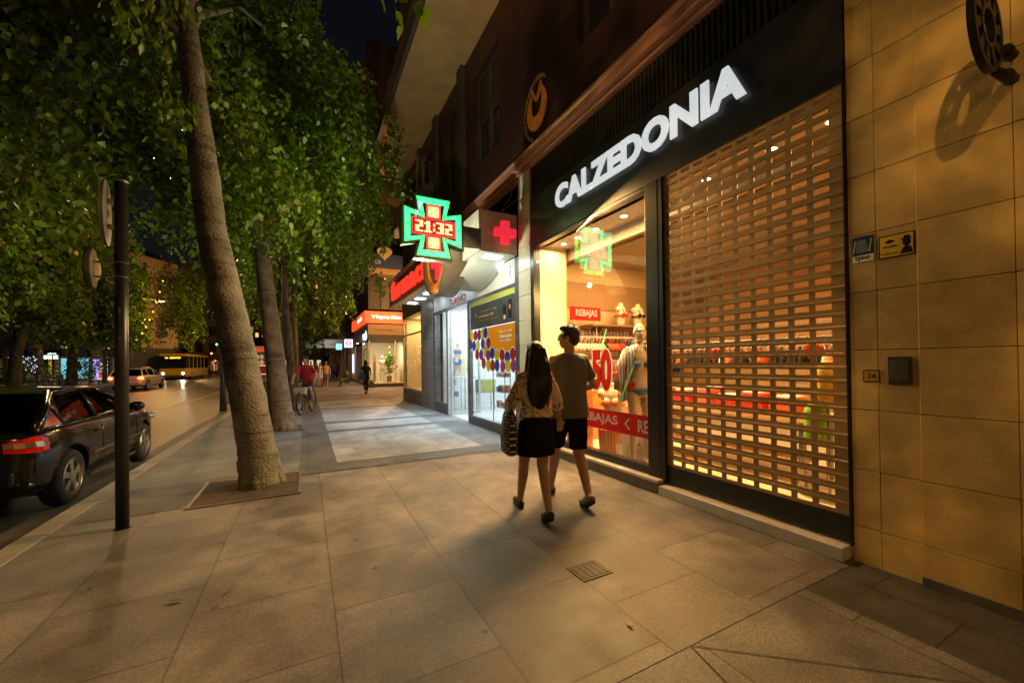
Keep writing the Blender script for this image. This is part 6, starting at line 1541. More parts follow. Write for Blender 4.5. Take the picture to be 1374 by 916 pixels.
# ------------------------------------------------------------------ bus
g_ = gp(232, 46); t = thing('city_bus', 'yellow and dark city bus coming towards the camera with headlights on', 'bus', (g_.x, g_.y, -.13), R(0))
yb = mat('bus_yellow', (.62, .36, .02), .35, 0, .05, coat=.4); bd = mat('bus_glass_dark', (.012, .013, .015), .08)
mb = MB(); mb.box((-1.25, 0, .32), (1.25, 11.5, 1.35)); mb.box((-1.25, 0, 2.75), (1.25, 11.5, 3.05)); mb.build('body', yb, t, bevel=.09)
mb = MB(); mb.box((-1.22, .03, 1.352), (1.22, 11.47, 2.748)); mb.build('window_band', bd, t, bevel=.05)
mb = MB()
for y in (1.2, 3.2, 5.2, 7.2, 9.2): mb.box((1.2205, y, 1.36), (1.245, y+.12, 2.74)); mb.box((-1.245, y, 1.36), (-1.2205, y+.12, 2.74))
mb.build('window_pillar', yb, t)
mb = MB(); mb.box((-.85, .018, 2.46), (.85, .029, 2.70)); dsp = mb.build('destination_display', mat('display_black', (.01, .01, .01), .4), t)
am = emit('led_amber', (1, .55, .03), 3.5)
tt = text('display_lettering', '1A  CENTRO', am, (0, .016, 2.58), (1, 0, 0), UP, width=1.4, height=.17, ext=.002, parent=dsp, bold=.03, world=False)
for s in (-1, 1):
    mb = MB(); mb.disc((s*.92, -.004, .75), .13, (0, -1, 0), .02, 16); mb.build('headlight', emit('bus_headlamp', (1, .86, .6), 12), t)
    mb = MB(); mb.tube([(s*1.2, .05, 2.6), (s*1.42, -.15, 2.5)], .02, 6); mb.box((s*1.42-.05, -.2, 2.1), (s*1.42+.05, -.12, 2.5)); mb.build('mirror', blackmetal, t)
    for y in (2.4, 8.6):
        a, b, c = wheel_mesh(.48, .28); T = Matrix.Translation((s*1.12, y, .48)) @ (Matrix.Identity(4) if s > 0 else Matrix.Rotation(math.pi, 4, 'Z'))
        for q in (a, b): q.v = [tuple(T @ Vector(v)) for v in q.v]
        wo = a.build('wheel', rubber, t, smooth=True); b.build('rim', MATS['alloy'], wo)
mb = MB(); mb.box((-1.1, -.012, .40), (1.1, -.002, .55)); mb.build('bumper', blackpaint, t)
mb = MB(); mb.tube([(.0, .022, 1.4), (.0, .022, 2.2)], .015, 6); mb.tube([(-.6, .020, 1.4), (.1, .020, 1.75)], .012, 6); mb.tube([(.6, .020, 1.4), (-.0, .020, 1.8)], .012, 6); mb.build('wiper', blackpaint, t)
for s in (-.92, .92): 
    p = Matrix.Translation((g_.x, g_.y, 0)) @ V3(s, -.2, .62); lamp('bus_headlamp_light', 'SPOT', p, 130, (1, .85, .6), .08, (p.x+2, p.y-16, 0), 70)
lamp('car_tail_glow', 'POINT', (gp(199, 27.5).x, gp(199, 27.5).y-1.3, .7), 3, (1, .1, .04), .1)
# ------------------------------------------------------------------ street lamps
lampglow = emit('street_lamp_glow', (1, .62, .22), 60)
def street_lamp(label, x, y, z=8.5, arm=2.0, side=1, power=1500, seed=0, radius=.12, col_=SOD, wall=False):
    t = thing('street_lamp', label, 'street lamp', (x, y, 0))
    mb = MB(); mb.tube([(0, 0, -.15), (0, 0, 1.2), (0, 0, z-.6)], [.11, .075, .055], 12); mb.build('pole', greymetal, t, smooth=True)
    mb = MB(); mb.tube([(0, 0, z-.7), (.15*side, 0, z-.2), (arm*.5*side, 0, z+.12), (arm*side, 0, z+.1)], [.05, .045, .04, .035], 8); mb.build('arm', greymetal, t, smooth=True)
    mb = MB(); mb.ell_loft([(arm*side+.2*side, 0, z+.0, .30, .13), (arm*side+.2*side, 0, z+.06, .32, .15), (arm*side+.2*side, 0, z+.15, .2, .08)], 18); h = mb.build('head', greymetal, t, smooth=True)
    mb = MB(); mb.ell((arm*side+.2*side, 0, z-.005), (.2, .1, .05), 14, 8); mb.build('bulb', lampglow, h, smooth=True)
    lamp('street_lamp_light', 'POINT', (x+(arm+.2)*side, y, z-.13), power, col_, radius)
    return t
street_lamp('street lamp standing at the kerb behind the camera', -2.2, -2.45, 7.2, 1.4, -1, 1850, radius=.09, col_=(1, .58, .17))
street_lamp('added unseen street lamp farther behind the camera filling the stone wall', -2.2, -13, 7.2, 1.4, -1, 900, radius=.25, col_=(1, .52, .14))  # unseen lamp added as soft fill on the stone wall
street_lamp('street lamp among the near trees farther along the kerb', -2.6, 17.0, 8.4, 1.8, -1, 900, col_=(1, .74, .38))
street_lamp('street lamp beyond the near trees at the kerb', -2.6, 34.0, 8.4, 1.8, -1, 900)
street_lamp('distant street lamp on the near kerb', -2.6, 60.0, 8.4, 1.8, -1, 2400)
street_lamp('street lamp standing in the side street behind the shop corner', 8.2, 21.5, 5.2, 2.8, -1, 1300)
# the lamps one sees over the road
for px, py, dp, lab, pw in ((217, 404, 38, 'street lamp glowing brightest over the road', 1000), (258, 441, 58, 'smaller glowing street lamp right of the brightest one', 1300), (152, 458, 44, 'low glowing street lamp just behind the sign post', 600)):
    g_ = gp(px, dp); z = zz(py, px, dp); street_lamp(lab, g_.x-2.2, g_.y, z, 2.0, 1, pw)
# warm spill on the pavement farther along: wall lanterns under the far shop signs
def lantern(x, y, z, pw, c, lab):
    t = thing('wall_lantern', lab, 'wall lamp', (x, y, z)); mb = MB(); mb.box((-.08, -.14, -.05), (.08, .14, .05)); mb.build('housing', greymetal, t, bevel=.01)
    mb = MB(); mb.box((-.06, -.12, -.062), (.06, .12, -.051)); mb.build('bulb', emit('lantern_glow', (1, .7, .35), 14), t)
    lamp('wall_lantern_light', 'AREA', (x-.02, y, z-.08), pw, c, .2, (x-.4, y, 0))

# ------------------------------------------------------------------ corner building across the side street
bal_=None
cb_ = thing('corner_building', 'dark brown corner building with orange red sign band and lit mannequin window', 'building', (6, 30, 0))
brn = mat('corner_brown', (.05, .035, .022), .6, 0, .15, 1.5, .1); tanw = mat('corner_tan', (.30, .19, .09), .6, 0, .1, 1.5)
Xc, Yc = 3.45, 26.0
wb('wall', brn, cb_, ((Xc+.02, Yc+.02, 4.9), (14, 46, 22)), ((Xc+.001, Yc+.001, 2.95), (14, 34, 3.3)), ((Xc+.03, Yc+.03, -.1), (14, 46, .2)), ((5.75, Yc, .2), (14, Yc+.3, 2.95)), ((5.76, Yc+.301, .2), (5.9, 34, 2.95)), ((Xc+.03, 29.2, .2), (5.75, 29.4, 2.95)))
wb('tan_band', tanw, cb_, ((Xc-.02, Yc-.04, 3.302), (14, Yc+.3, 3.95)))
wb('dark_band', mat('corner_dark', (.05, .045, .045), .5), cb_, ((Xc-.04, Yc+.301, 2.95), (Xc+.3, 34, 4.0)))
ofl = emit('sign_orange', (1, .10, .02), .85, (.6, .08, .02))
wb('sign_band', ofl, cb_, ((Xc-.25, Yc-.25, 4.0), (14, Yc-.1, 4.75)), ((Xc-.25, Yc-.098, 4.0), (Xc-.1, 33.5, 4.75)), bevel=.02)
wl = emit('sign_white', (1, .95, .9), 1.8)
text('lettering', 'Seguros Bilbao', wl, (4.65, Yc-.26, 4.38), (1, 0, 0), UP, width=1.55, height=.26, ext=.01, parent=cb_, bold=.02)
mb = MB(); mb.prism([(-.12, .12), (.0, .03), (.14, .12), (.03, -.02), (.0, -.14), (-.03, -.02)], (3.72, Yc-.255, 4.4), (1, 0, 0), UP, (0, -.01, 0)); mb.build('bird_logo', wl, cb_, world=True)
text('lettering', 'Seguros Bilbao', wl, (Xc-.26, 28.2, 4.38), YD, UP, width=2.4, height=.3, ext=.01, parent=cb_, bold=.02)
wb('tan_panel', tanw, cb_, ((3.6, Yc-.05, 3.45), (14, Yc-.041, 3.8)))
mb = MB(); pts = [(3.8+.9*k/10, Yc-.06, 3.6+.06*math.sin(k*1.9)) for k in range(14)]; mb.tube(pts, .02, 5); mb.build('panel_scroll', MATS['corner_dark'], cb_, world=True)
blw = emit('sign_bluewhite', (.55, .75, 1), 2.2)
text('lettering', 'moda', blw, (Xc-.06, 27.2, 3.35), YD, UP, width=1.9, height=.5, ext=.02, parent=cb_, bold=.03)
text('lettering', 'mujer', blw, (Xc-.06, 27.0, 3.05), YD, UP, width=1.2, height=.16, ext=.02, parent=cb_, bold=.02)
wb('window_frame', mat('frame_pale', (.6, .5, .35), .4), cb_, ((Xc, Yc, .2), (Xc+.07, Yc+.07, 2.95)), ((5.05, Yc+.005, .2), (5.13, Yc+.07, 2.95)), ((Xc+.071, Yc+.005, .2), (5.049, Yc+.07, .26)), ((Xc, 29.1, .2), (Xc+.07, 29.19, 2.95)))
wb('window_pane', wglass, cb_, ((Xc+.07, Yc+.03, .26), (5.05, Yc+.036, 2.95)), ((Xc+.03, Yc+.07, .26), (Xc+.036, 29.1, 2.95)))
st('shop_floor', mat('corner_floor', (.65, .58, .45), .5), ((Xc+.05, Yc+.08, 0), (5.7, 29.1, .26)))
st('shop_wall', mat('corner_inner', (.65, .55, .38), .6, 0, .05), ((5.6, Yc+.08, .26), (5.7, 29.1, 2.94)), ((Xc+.08, 29.0, .26), (5.6, 29.1, 2.94)))
lamp('corner_shop_light', 'AREA', (4.4, 26.35, 2.85), 110, (1, .84, .56), .5, (4.4, 27.2, 0), sy=.5)
skin = mat('mannequin_bright', (.75, .66, .5), .4, 0, .03)
mq2 = person('x', (4.35, 26.55, .27), R(180), 1.72, female=True, voxel=.016, face=False, hair=skin, hair_len=0); skin = _sk
mq2.name = 'mannequin'; mq2['label'] = 'cream mannequin standing in the corner building window'; mq2['category'] = 'mannequin'
for c in list(mq2.children):
    if c.name.startswith('hair'): bpy.data.objects.remove(c)
t = thing('roller_banner', 'narrow upright white and red sale banner in the corner window', 'banner', (3.85, 26.3, .27))
wb('panel', dw, t, ((3.74, 26.28, .3), (3.94, 26.3, 2.1))); text('lettering', 'REBAJAS', dr, (3.84, 26.275, 1.0), (0, 0, 1), (-1, 0, 0), width=1.2, height=.12, ext=.004, parent=t, bold=.02)
t = thing('potted_plant', 'leafy potted plant right of the mannequin in the corner window', 'plant', (4.78, 26.5, .27))
mb = MB(); mb.tube([(0, 0, 0), (0, 0, .4)], [.13, .17], 16); mb.build('pot', tanw, t); rng = np.random.default_rng(3); C = rng.normal(size=(260, 3))*np.array([.14, .14, .38])+np.array([0, 0, 1.2]); mb = MB(); mb.tube([(0, 0, .4), (.02, 0, 1.4)], .02, 6); mb.build('stem', barkm, t); link('foliage', leaves('plant_leaves', C, .16, rng, down=.2), t)
# balconies of the corner building
wb('balcony', tanw, cb_, ((3.3, Yc-1.2, 6.9), (14, Yc+.02, 7.25)), ((3.3, Yc-1.2, 11.6), (14, Yc+.02, 11.9)))
wb('balcony_front', mat('corner_front', (.20, .13, .07), .6, 0, .1), cb_, ((3.26, Yc-1.24, 11.902), (14, Yc-1.2, 12.8)))
wb('pier', mat('corner_pier', (.09, .06, .035), .6, 0, .1, 1.5), cb_, ((4.2, Yc-.1, 4.9), (4.9, Yc+.019, 22)), ((6.2, Yc-.1, 4.9), (6.7, Yc+.019, 22)))
for z in (7.6, 12.2):
    for x in (3.6, 5.1): wb('window', bd, cb_, ((x, Yc-.012, z), (x+.5, Yc+.03, z+2.1)))
t = thing('balcony_sign', 'dark blue board with a cream heart fixed to the balcony', 'sign', (4.5, Yc-1.3, 7.25))
wb('board', mat('board_blue', (.035, .05, .13), .5, 0, .08), t, ((3.3, Yc-1.29, 7.26), (6.4, Yc-1.25, 8.1)))
mb = MB(); hp = []
for k in range(28):
    a = 2*math.pi*k/28; hp.append((.028*16*math.sin(a)**3, .028*(13*math.cos(a)-5*math.cos(2*a)-2*math.cos(3*a)-math.cos(4*a))))
mb.prism(list(reversed(hp)), (4.25, Yc-1.292, 8.15), (1, 0, 0), UP, (0, -.04, 0)); mb.build('heart', mat('heart_cream', (.55, .45, .22), .6), t, world=True)
text('lettering', 'CS', dw, (3.85, Yc-1.292, 7.6), (1, 0, 0), UP, width=.35, height=.22, ext=.005, parent=t, bold=.02)

# further shops on the same side
fb = thing('terrace_building', 'row of dim shops beyond the corner building with small blue and white signs', 'building', (6, 60, 0))
wb('wall', mat('far_dark_wall', (.07, .05, .035), .7, 0, .2, .6), fb, ((3.6, 46.1, 3.2), (14, 110, 18)), ((4.3, 34.02, 0), (14, 110, 3.19)), ((3.6, 34.02, 3.2), (4.6, 46, 4.0)))
for k, y in enumerate((34.4, 37.6, 41, 45, 50, 56, 64, 74)):
    wb('pier', mat('pier_light', (.5, .38, .22), .6, 0, .1), fb, ((3.6, y, 0), (4.295, y+.5, 3.19)))
    wb('shop_window', emit('far_window_%d' % (k % 3), [(1, .75, .45), (.5, .55, 1), (1, .8, .6)][k % 3], [.5, .25, .12][k % 3]), fb, ((4.25, y+.9, .4), (4.29, y+2.3, 2.7)))
def blade(px, py0, py1, dp, w_, c, s, lab, txt=None):
    g_ = gp(px, dp); z0, z1 = zz(py1, px, dp), zz(py0, px, dp); t = thing('blade_sign', lab, 'sign', (g_.x, g_.y, z0))
    wb('panel', emit('blade_%s' % lab[:9], c, s), t, ((g_.x-w_/2, g_.y, z0), (g_.x+w_/2, g_.y+.12, z1)), bevel=.01)
    wb('bracket', blackmetal, t, ((g_.x+w_/2, g_.y+.04, z0+.1), (g_.x+w_/2+.5, g_.y+.08, z0+.15)))
    if txt: text('lettering', txt, dr if s < 3 else blackpaint, (g_.x, g_.y-.002, (z0+z1)/2), (1, 0, 0), UP, width=w_*.7, height=(z1-z0)*.5, ext=.01, parent=t, bold=.02)
blade(468, 455, 466, 28, .55, (.7, .6, 1), 1.6, 'lilac lit sign with a red mark left of the corner window', 'O')
blade(455, 461, 469, 36, .5, (.3, .8, .9), 1.2, 'turquoise lit sign farther left of the lilac one')
for (px, dp, c, s) in ((474, 30, (.35, .45, 1), 2.5),):
    g_ = gp(px, dp); t = thing('light_tube', 'thin upright blue light on a shopfront pier', 'sign', (g_.x, g_.y, .8)); wb('tube', emit('blue_tube', c, s), t, ((g_.x-.06, g_.y, .8), (g_.x+.06, g_.y+.06, 2.2)))
g_ = gp(439, 42); t = thing('fabric_awning', 'pale grey awning with small lettering closing the view down the pavement', 'awning', (g_.x, g_.y, 3))
wb('valance', mat('awning_grey', (.5, .48, .45), .8), t, ((g_.x-2.0, g_.y, 3.2), (g_.x+1.8, g_.y+.05, 4.1))); wb('top', MATS['awning_grey'], t, ((g_.x-2.0, g_.y+.051, 4.1), (g_.x+1.8, g_.y+1.4, 4.14)))
text('lettering', 'Restaurante', blackpaint, (g_.x+.3, g_.y-.003, 3.65), (1, 0, 0), UP, width=2.3, height=.36, ext=.01, parent=t)
lamp('awning_light', 'AREA', (g_.x, g_.y-1.6, 3.6), 12, (1, .9, .8), .5, (g_.x, g_.y, 3.5))
eb = thing('end_building', 'dark building with lit doorways closing the pavement view', 'building', (2, 85, 0))
wb('wall', mat('end_wall', (.06, .05, .045), .7, 0, .3, .4), eb, ((-5, 95, 0), (3.5, 97, 16)))
for k in range(5): wb('window', emit('end_window', (1, .8, .5), .6), eb, ((-4+1.5*k, 94.96, .4), (-3.2+1.5*k, 94.99, 2.4)))
for (y, pw, c) in ((30.5, 30, WARM), (35.5, 30, WARM), (20, 0, WARM)):
    if pw: lantern(3.3, y, 3.0, pw, c, 'small warm wall lamp over the shop pier %s' % ('nearest the corner' if y < 31 else 'farther along'))
# kiosk with red roof, yellow road sign
g_ = gp(341, 20.5); kx, ky = g_.x, g_.y
t = thing('street_kiosk', 'small glazed kiosk with a red lit roof band between the trunks', 'kiosk', (kx, ky, 0))
wb('body', mat('kiosk_dark', (.05, .045, .04), .4), t, ((kx-1.1, ky, 0), (kx+.7, ky+1.6, 2.15))); wb('roof', emit('kiosk_red', (.9, .10, .03), .30, (.5, .06, .02)), t, ((kx-1.2, ky-.12, 2.151), (kx+.8, ky+1.7, 2.45)), bevel=.03)
text('lettering', 'Mercado de flores', dw, (kx-.2, ky-.125, 2.3), (1, 0, 0), UP, width=1.3, height=.1, ext=.005, parent=t)
r2 = random.Random(9)
for k in range(36):
    x_, z_ = -.98+(k % 9)*.18, [.62, 1.06, 1.50, 1.80][k//9]; mb = MB(); mb.box((kx+x_, ky-.02, z_), (kx+x_+.13, ky-.008, z_+r2.uniform(.15, .24))); mb.build('magazine', [dw, dr, mat('mag_grey', (.2, .2, .2), .5)][r2.randrange(3)], t, world=True)
wb('shelf_light', emit('kiosk_light', (1, .25, .08), 1.5), t, ((kx-.8, ky-.04, .98), (kx+.6, ky-.03, 1.02)), ((kx-.8, ky-.04, 1.42), (kx+.6, ky-.03, 1.46)))
lamp('kiosk_lamp', 'AREA', (kx-.2, ky-.6, 2.0), 6, (1, .7, .4), .3, (kx-.2, ky, 1.2))
g_ = gp(333, 22); t = thing('direction_sign', 'stack of three yellow signs with black up arrows on a pole', 'sign', (g_.x, g_.y, 0))
mb = MB(); mb.tube([(0, 0, 0), (0, 0, 3.6)], .035, 10); mb.build('pole', greymetal, t)
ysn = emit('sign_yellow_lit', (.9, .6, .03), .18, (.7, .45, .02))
for k, z in enumerate((2.65, 3.05, 3.45)):
    mb = MB(); mb.disc((0, -.04, z), .24, (0, -1, 0), .012, 24) if k < 2 else mb.box((-.25, -.052, z-.17), (.25, -.04, z+.17)); p_ = mb.build('sign_plate', ysn, t)
    mb = MB(); mb.prism([(-.03, -.12), (.03, -.12), (.03, .02), (.09, .02), (0, .13), (-.09, .02), (-.03, .02)], (0, -.054, z), (1, 0, 0), UP, (0, -.004, 0)); mb.build('arrow', blackpaint, p_)

# ------------------------------------------------------------------ across the road on the left
def front(name, label, cat, px0, px1, dp, zt, m, depth_=8):
    """building whose front faces the camera side, from column px0 to px1"""
    a, b = gp(px0, dp), gp(px1, dp); d = (b-a); L_ = d.length; ang = math.atan2(d.y, d.x); t = thing(name, label, cat, (a.x, a.y, 0), ang)
    return t, L_
t, L_ = front('arcade_building', 'long low lit arcade building with cafes across the road on the left', 'building', -40, 152, 41, 9, None)
aw = mat('arcade_wall', (.32, .22, .12), .7, 0, .15, .8); ad_ = mat('arcade_dark', (.03, .028, .025), .6)
mb = MB(); mb.box((0, 0, 3.6), (L_, 8, 14)); mb.build('wall', aw, t); mb = MB(); mb.box((0, 1.2, 0), (L_, 8, 3.59)); mb.build('shop_back', ad_, t)
x = .2
while x < L_-.4: mb = MB(); mb.box((x, 0, 0), (x+.55, .6, 3.59)); mb.build('pillar', mat('arcade_pillar', (.5, .32, .16), .7, 0, .1), t); x += 3.1
mb = MB(); mb.box((0, -.1, 3.3), (L_, -.002, 3.62)); mb.build('cornice', MATS['arcade_pillar'], t)
for k in range(5): mb = MB(); mb.box((1.2+3.1*k, 1.15, .5), (2.9+3.1*k, 1.19, 2.5)); mb.build('shop_window', emit('arcade_window', (1, .6, .25), .05, (.1, .08, .05)), t)
def onfront(px): # local x on the arcade
    a = gp(-40, 41); return (gp(px, 41)-a).length
def panel(par, px0, px1, py0, py1, m, name, y=-.3, th=.05, dp=41):
    x0, x1 = onfront(px0), onfront(px1); z1, z0 = zz(py0, px0, dp), zz(py1, px0, dp)
    mb = MB(); mb.box((x0, y, z0), (x1, y+th, z1)); return mb.build(name, m, par)
panel(t, 66, 83, 469, 483, ad_, 'sign_panel', -.14)
text('lettering', 'MUSAS  BAR', emit('bar_white', (.85, 1, .95), 1.6), ((onfront(62)+onfront(80))/2, -.15, zz(479, 70, 41)), (1, 0, 0), UP, width=1.5, height=.42, ext=.02, parent=t, bold=.03, world=False)
text('lettering', 'cafeteria', MATS['bar_white'], ((onfront(66)+onfront(78))/2, -.15, zz(474, 70, 41)), (1, 0, 0), UP, width=.9, height=.12, ext=.02, parent=t, world=False)
panel(t, 68, 71.5, 483, 508, emit('bar_yellow', (1, .6, .03), .45, (.6, .4, .05)), 'yellow_panel', -.2)
panel(t, 86, 88, 486, 506, MATS['bar_yellow'], 'yellow_panel', -.2)
panel(t, 80, 84, 484, 508, emit('bar_red', (1, .15, .05), .12, (.4, .05, .03)), 'red_panel', .7)
# blue light letters up in the trees
for px, pw_, lab in ((117, 1.2, 'small blue white lit sign high between the leaves'), (134, 1.6, 'second blue white lit sign right of the first')):
    g_ = gp(px, 43); q = thing('lit_sign', lab, 'sign', (g_.x, g_.y, 0)); text('lettering', 'hotel' if px < 120 else 'cinema', emit('sign_bw', (.5, .6, 1), 1.6), (g_.x, g_.y-.4, zz(461, px, 43)), (.9, .3, 0), UP, width=pw_, height=.45, ext=.02, parent=q, bold=.02)
g_ = gp(101, 36)
q = thing('bus_shelter', 'bus shelter with glowing light blue advertising panel', 'bus shelter', (g_.x, g_.y, 0), R(28))
mb = MB(); mb.box((-.85, 0, .5), (.85, .12, 2.3)); pp = mb.build('advert_panel', emit('ad_blue', (.18, .62, .80), .75), q)
mb = MB(); mb.box((-.55, -.008, 1.7), (-.15, -.001, 2.1)); mb.box((0, -.008, 1.2), (.4, -.001, 1.75)); mb.ell((.2, -.005, 1.85), (.13, .004, .13)); mb.build('advert_figure', mat('ad_dark', (.03, .06, .2), .5), pp)
mb = MB(); mb.box((-1.0, -.1, 2.35), (2.4, 1.2, 2.45)); mb.build('roof', greymetal, q)
mb = MB()
for x in (-.95, .9, 2.3): mb.box((x, .02, 0), (x+.08, .1, 2.35))
mb.build('post', greymetal, q)
for px, c, s, lab, w_ in ((130, (.30, .32, 1), 1.0, 'purple blue lit totem beyond the shelter', .5), (138, (.9, .75, .7), .5, 'white and red lit totem right of the purple one', .7), (143, (.35, .38, 1), 1.4, 'slim violet light strip beside the totems', .14)):
    g_ = gp(px, 40); q = thing('advert_totem', lab, 'totem', (g_.x, g_.y, 0), R(25)); z1 = zz(484 if px > 131 else 482, px, 40); mb = MB(); mb.box((-w_/2, 0, .2), (w_/2, .2, z1)); mb.build('panel', emit('tot_%d' % px, c, s), q)
    mb = MB(); mb.box((-w_/2-.02, .05, 0), (w_/2+.02, .15, .198)); mb.build('base', greymetal, q)
    if px == 138: mb = MB(); mb.box((-.3, -.006, .35), (.3, -.001, .95)); mb.build('red_block', emit('tot_red', (1, .06, .03), .7), q)
# tall thin lamp pole on the left and amber bulbs
g_ = gp(20, 30); q = thing('light_pole', 'tall black pole strung with small amber bulbs at the far left', 'pole', (g_.x, g_.y, 0))
mb = MB(); mb.tube([(0, 0, 0), (0, 0, 6.2)], [.10, .07], 12); mb.tube([(0, 0, 6.1), (.1, 0, 7.0), (.45, 0, 8.4), (1.0, 0, 9.4)], .06, 8); mb.build('pole', blackmetal, q, smooth=True)
ab = emit('amber_bulb', (1, .28, .03), 7); mb = MB()
for k in range(2): mb = MB(); mb.ell((.03+.04*k, -.1, 5.7+1.45*k), (.07, .07, .07)); mb.build('bulb', ab, q, smooth=True)
q = thing('string_lights', 'sagging string of tiny amber lights over the road', 'string lights', (0, 0, 0)); g0, g1 = gp(191, 33), gp(219, 36)
A = V3(g0.x, g0.y, zz(446, 191, 33)); B_ = V3(g1.x, g1.y, zz(376, 219, 36)); mb = MB(); P_ = [A.lerp(B_, k/12)+V3(0, 0, -.5*math.sin(math.pi*k/12)) for k in range(13)]; mb.tube(P_, .012, 5); mb.build('wire', blackmetal, q, world=True)
for p in P_[::2]: mb = MB(); mb.ell(p-V3(0, 0, .06), (.05, .05, .06), 8, 6); mb.build('bulb', ab, q, world=True, smooth=True)
# hedge with white net lights, shrubs, cafe tables and chairs
g_ = gp(31, 37); q = thing('light_screen', 'upright screen covered in tiny white lights beside the cafe', 'light display', (g_.x, g_.y, 0), R(20))
mb = MB(); mb.box((-.9, 0, 0), (.9, .15, 2.6)); mb.build('screen', mat('screen_green', (.02, .03, .02), .9), q)
mb = MB(); r2 = random.Random(3)
for k in range(170): mb.ell((r2.uniform(-.85, .85), -.03, r2.uniform(.7, 2.55)), (.022, .012, .022), 6, 4)
tag(mb.build('fairy_light', emit('fairy', (.75, .8, 1), 3.0), q), kind='stuff')
def shrub(px, dp, r_, z, lab, seed):
    g_ = gp(px, dp); t = thing('shrub', lab, 'shrub', (g_.x, g_.y, 0)); rng = np.random.default_rng(seed); C = rng.normal(size=(900, 3))*np.array([r_, r_, z*.28])+np.array([0, 0, z*.5+.3]); C[:, 2] = np.abs(C[:, 2])
    mb = MB(); mb.tube([(0, 0, 0), (0, 0, z*.7)], .05, 6); mb.build('stem', barkm, t); link('foliage', leaves('shrub_leaves', C, .16, rng, down=.1), t)
shrub(14, 33, .8, 1.9, 'green shrub at the far left in front of the arcade', 1); shrub(50, 34, .8, 1.7, 'dark shrub right of the light screen', 2); shrub(120, 33, .6, 2.3, 'tall dark shrub beside the bus shelter', 3)
def cafe_set(first):
    t = thing('cafe_chair', 'pale metal cafe chair outside the arcade across the road', 'chair', (0, 0, 0), group='cafe chairs outside the arcade'); m = mat('chair_alu', (.55, .52, .48), .4, .5, .1)
    mb = MB(); mb.box((-.22, -.22, .43), (.22, .22, .46)); mb.build('seat', m, t); mb = MB(); mb.box((-.22, .20, .55), (.22, .225, .88)); mb.build('backrest', m, t)
    for x in (-.2, .18):
        for y in (-.2, .19): mb = MB(); mb.box((x, y, 0), (x+.025, y+.025, .43 if y < 0 else .56)); mb.build('leg', m, t)
    b = thing('cafe_table', 'round pale cafe table outside the arcade across the road', 'table', (0, 0, 0), group='cafe tables outside the arcade')
    mb = MB(); mb.disc((0, 0, .72), .35, (0, 0, 1), .025, 20); mb.build('tabletop', m, b); mb = MB(); mb.tube([(0, 0, 0), (0, 0, .72)], .03, 8); mb.disc((0, 0, 0), .2, (0, 0, 1), .02, 16); mb.build('leg', greymetal, b)
    return t, b
ch, tb = cafe_set(True); first = True; r2 = random.Random(12)
for k in range(11):
    px = 36+k*7.2; dp = 34.5+r2.uniform(-1.2, 1.2); g_ = gp(px, dp)
    if k == 0: tb.location = (g_.x, g_.y, 0)
    else: place_copy(tb, (g_.x, g_.y, 0))
    for j in range(3):
        a = j*2.1+r2.uniform(0, 1); loc = (g_.x+.62*math.cos(a), g_.y+.62*math.sin(a), 0)
        if first: ch.location = loc; ch.rotation_euler = (0, 0, a-math.pi/2); first = False
        else: place_copy(ch, loc, a-math.pi/2)
lamp('cafe_light', 'AREA', (gp(75, 38).x, gp(75, 38).y, 3.3), 90, (1, .75, .45), 2, (gp(75, 36).x, gp(75, 36).y, 0))
g_ = gp(58, 38.5); person(label='person in a pale top standing by the cafe door across the road', loc=(g_.x, g_.y, 0), heading=R(190), H=1.72, top=yelm, bottom=dk, bottom_kind='trousers', shoe=dk, voxel=.02)
# buildings at the end of the road
t, L_ = front('hotel_building', 'beige building with balcony and dark windows at the end of the road behind the bus', 'building', 150, 305, 78, 9, None)
mb = MB(); mb.box((0, 0, 3.4), (L_, 8, 22)); mb.box((0, .8, 0), (L_, 8, 3.39)); mb.build('wall', mat('hotel_wall', (.34, .25, .15), .7, 0, .15, .5), t)
for k in range(9):
    for z in (4.2, 7.4, 10.6): mb = MB(); mb.box((1+k*2.6, -.02, z), (2.4+k*2.6, .02, z+1.9)); mb.build('window', bd, t)
for z in (3.1, 6.6): mb = MB(); mb.box((0, -1.0, z), (L_, -.03, z+.17)); mb.build('balcony', MATS['arcade_pillar'], t)
for k in range(10): mb = MB(); mb.box((.6+k*2.3, .76, .5), (1.9+k*2.3, .79, 2.4)); mb.build('shop_window', emit('hotel_window', (1, .55, .25), .35), t)
t, L_ = front('tower_building', 'tall dark residential block beyond the trees on the left', 'building', -60, 150, 70, 9, None)
mb = MB(); mb.box((0, 0, 0), (L_, 10, 24)); mb.build('wall', mat('tower_wall', (.10, .085, .07), .8, 0, .2, .5), t)
for k in range(14):
    for z in range(4, 22, 3): mb = MB(); mb.box((1+k*2, -.02, z), (2.1+k*2, .02, z+1.5)); mb.build('window', bd, t)
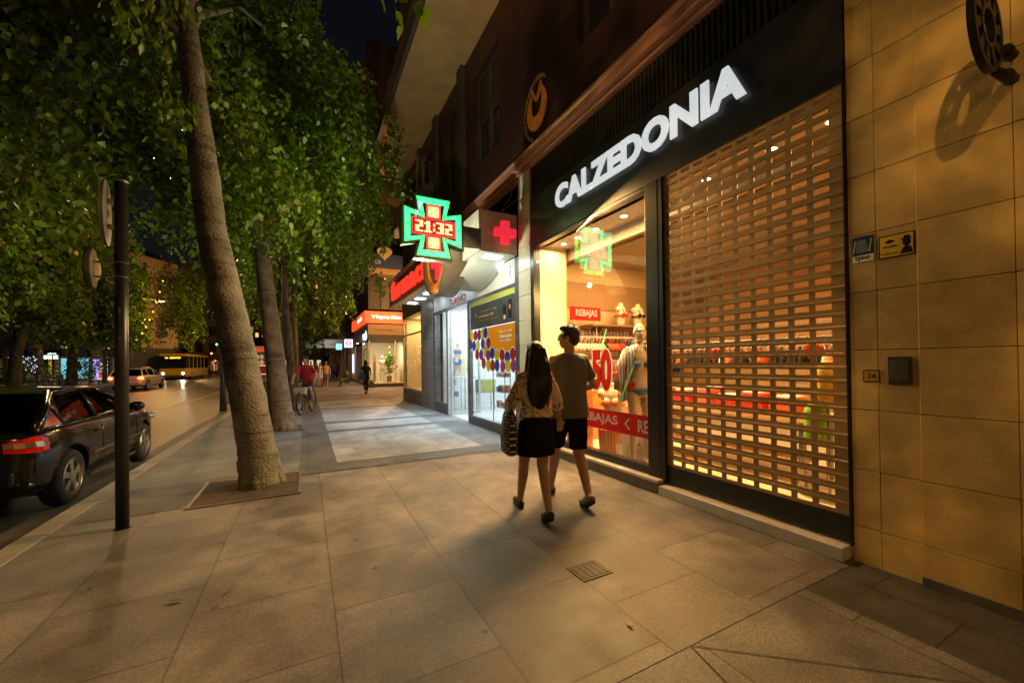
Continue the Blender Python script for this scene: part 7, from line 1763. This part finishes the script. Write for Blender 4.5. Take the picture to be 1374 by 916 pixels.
# traffic lights and bokeh of the junction
for px, py, dp, c, lab in ((216, 481, 62, (1, .04, .03), 'red traffic light left of the bus'), (291, 462, 60, (.1, 1, .4), 'green traffic light right of the bus'), (289, 484, 66, (1, .05, .05), 'red traffic light low at the right end of the road'), (284, 474, 70, (1, .3, .1), 'amber signal at the right end of the road')):
    g_ = gp(px, dp); z = zz(py, px, dp); q = thing('traffic_light', lab, 'traffic light', (g_.x, g_.y, 0))
    mb = MB(); mb.tube([(0, 0, 0), (0, 0, max(z-.3, .5))], .06, 8); mb.build('pole', blackmetal, q)
    mb = MB(); mb.box((-.17, -.1, z-.5), (.17, .1, z+.5)); h = mb.build('housing', blackpaint, q, bevel=.03)
    for j, zz_ in enumerate((z-.3, z, z+.3)): mb = MB(); mb.disc((0, -.101, zz_), .12, (0, -1, 0), .02, 16); mb.build('lens', emit('sig_'+str(c), c, 9) if j == 1 else blackpaint, h)
for k, (px, dp) in enumerate(((276, 64), (281, 60), (285, 68), (279, 72), (200, 60), (206, 58))):
    g_ = gp(px, dp); person(label='distant pedestrian %s' % ['left of the lights beyond the bus', 'nearest at the crossing beyond the bus', 'under the red light at the crossing', 'farthest at the crossing', 'on the far kerb behind the pale car', 'in pale clothes on the far kerb left of the bus'][k], loc=(g_.x, g_.y, 0), heading=R(60*k), H=1.7, top=[wht, dr, bl2, yelm, dr, wht][k], bottom=dk, bottom_kind='trousers', voxel=.03, face=False)
# scooter-like? none. distant row across the road (right end) : facade with warm windows
t, L_ = front('far_block', 'pale apartment block with many small lit windows far down the road', 'building', 268, 420, 120, 9, None)
mb = MB(); mb.box((0, 0, 0), (L_, 10, 26)); mb.build('wall', mat('far_wall', (.14, .11, .08), .8, 0, .2, .3), t)
r2 = random.Random(8); fw = [emit('fw%d' % i, c, s) for i, (c, s) in enumerate((((1, .6, .2), .9), ((1, .75, .5), .6), ((1, .15, .1), .9)))]; 
for k in range(14):
    for z in range(4, 24, 3):
        mb = MB(); mb.box((1+k*2, -.05, z), (1.9+k*2, -.01, z+1.3)); mb.build('window', fw[r2.randrange(3)] if r2.random() < .4 else bd, t)

bpy.data.scenes.remove(TS)
# ------------------------------------------------------------------ view
vs = sc.view_settings; vs.view_transform = 'Standard'; vs.look = 'None'; vs.exposure = .32; vs.gamma = 1; vs.use_curve_mapping = False
sc.render.engine = 'CYCLES'; cy = sc.cycles; cy.use_denoising = True; cy.max_bounces = 8; cy.diffuse_bounces = 3; cy.glossy_bounces = 4; cy.transmission_bounces = 4; cy.transparent_max_bounces = 24
cy.sample_clamp_indirect = 4; cy.caustics_reflective = False; cy.caustics_refractive = False; cy.use_light_tree = True
try: cy.denoiser = 'OPENIMAGEDENOISE'; cy.denoising_input_passes = 'RGB_ALBEDO_NORMAL'
except Exception: pass
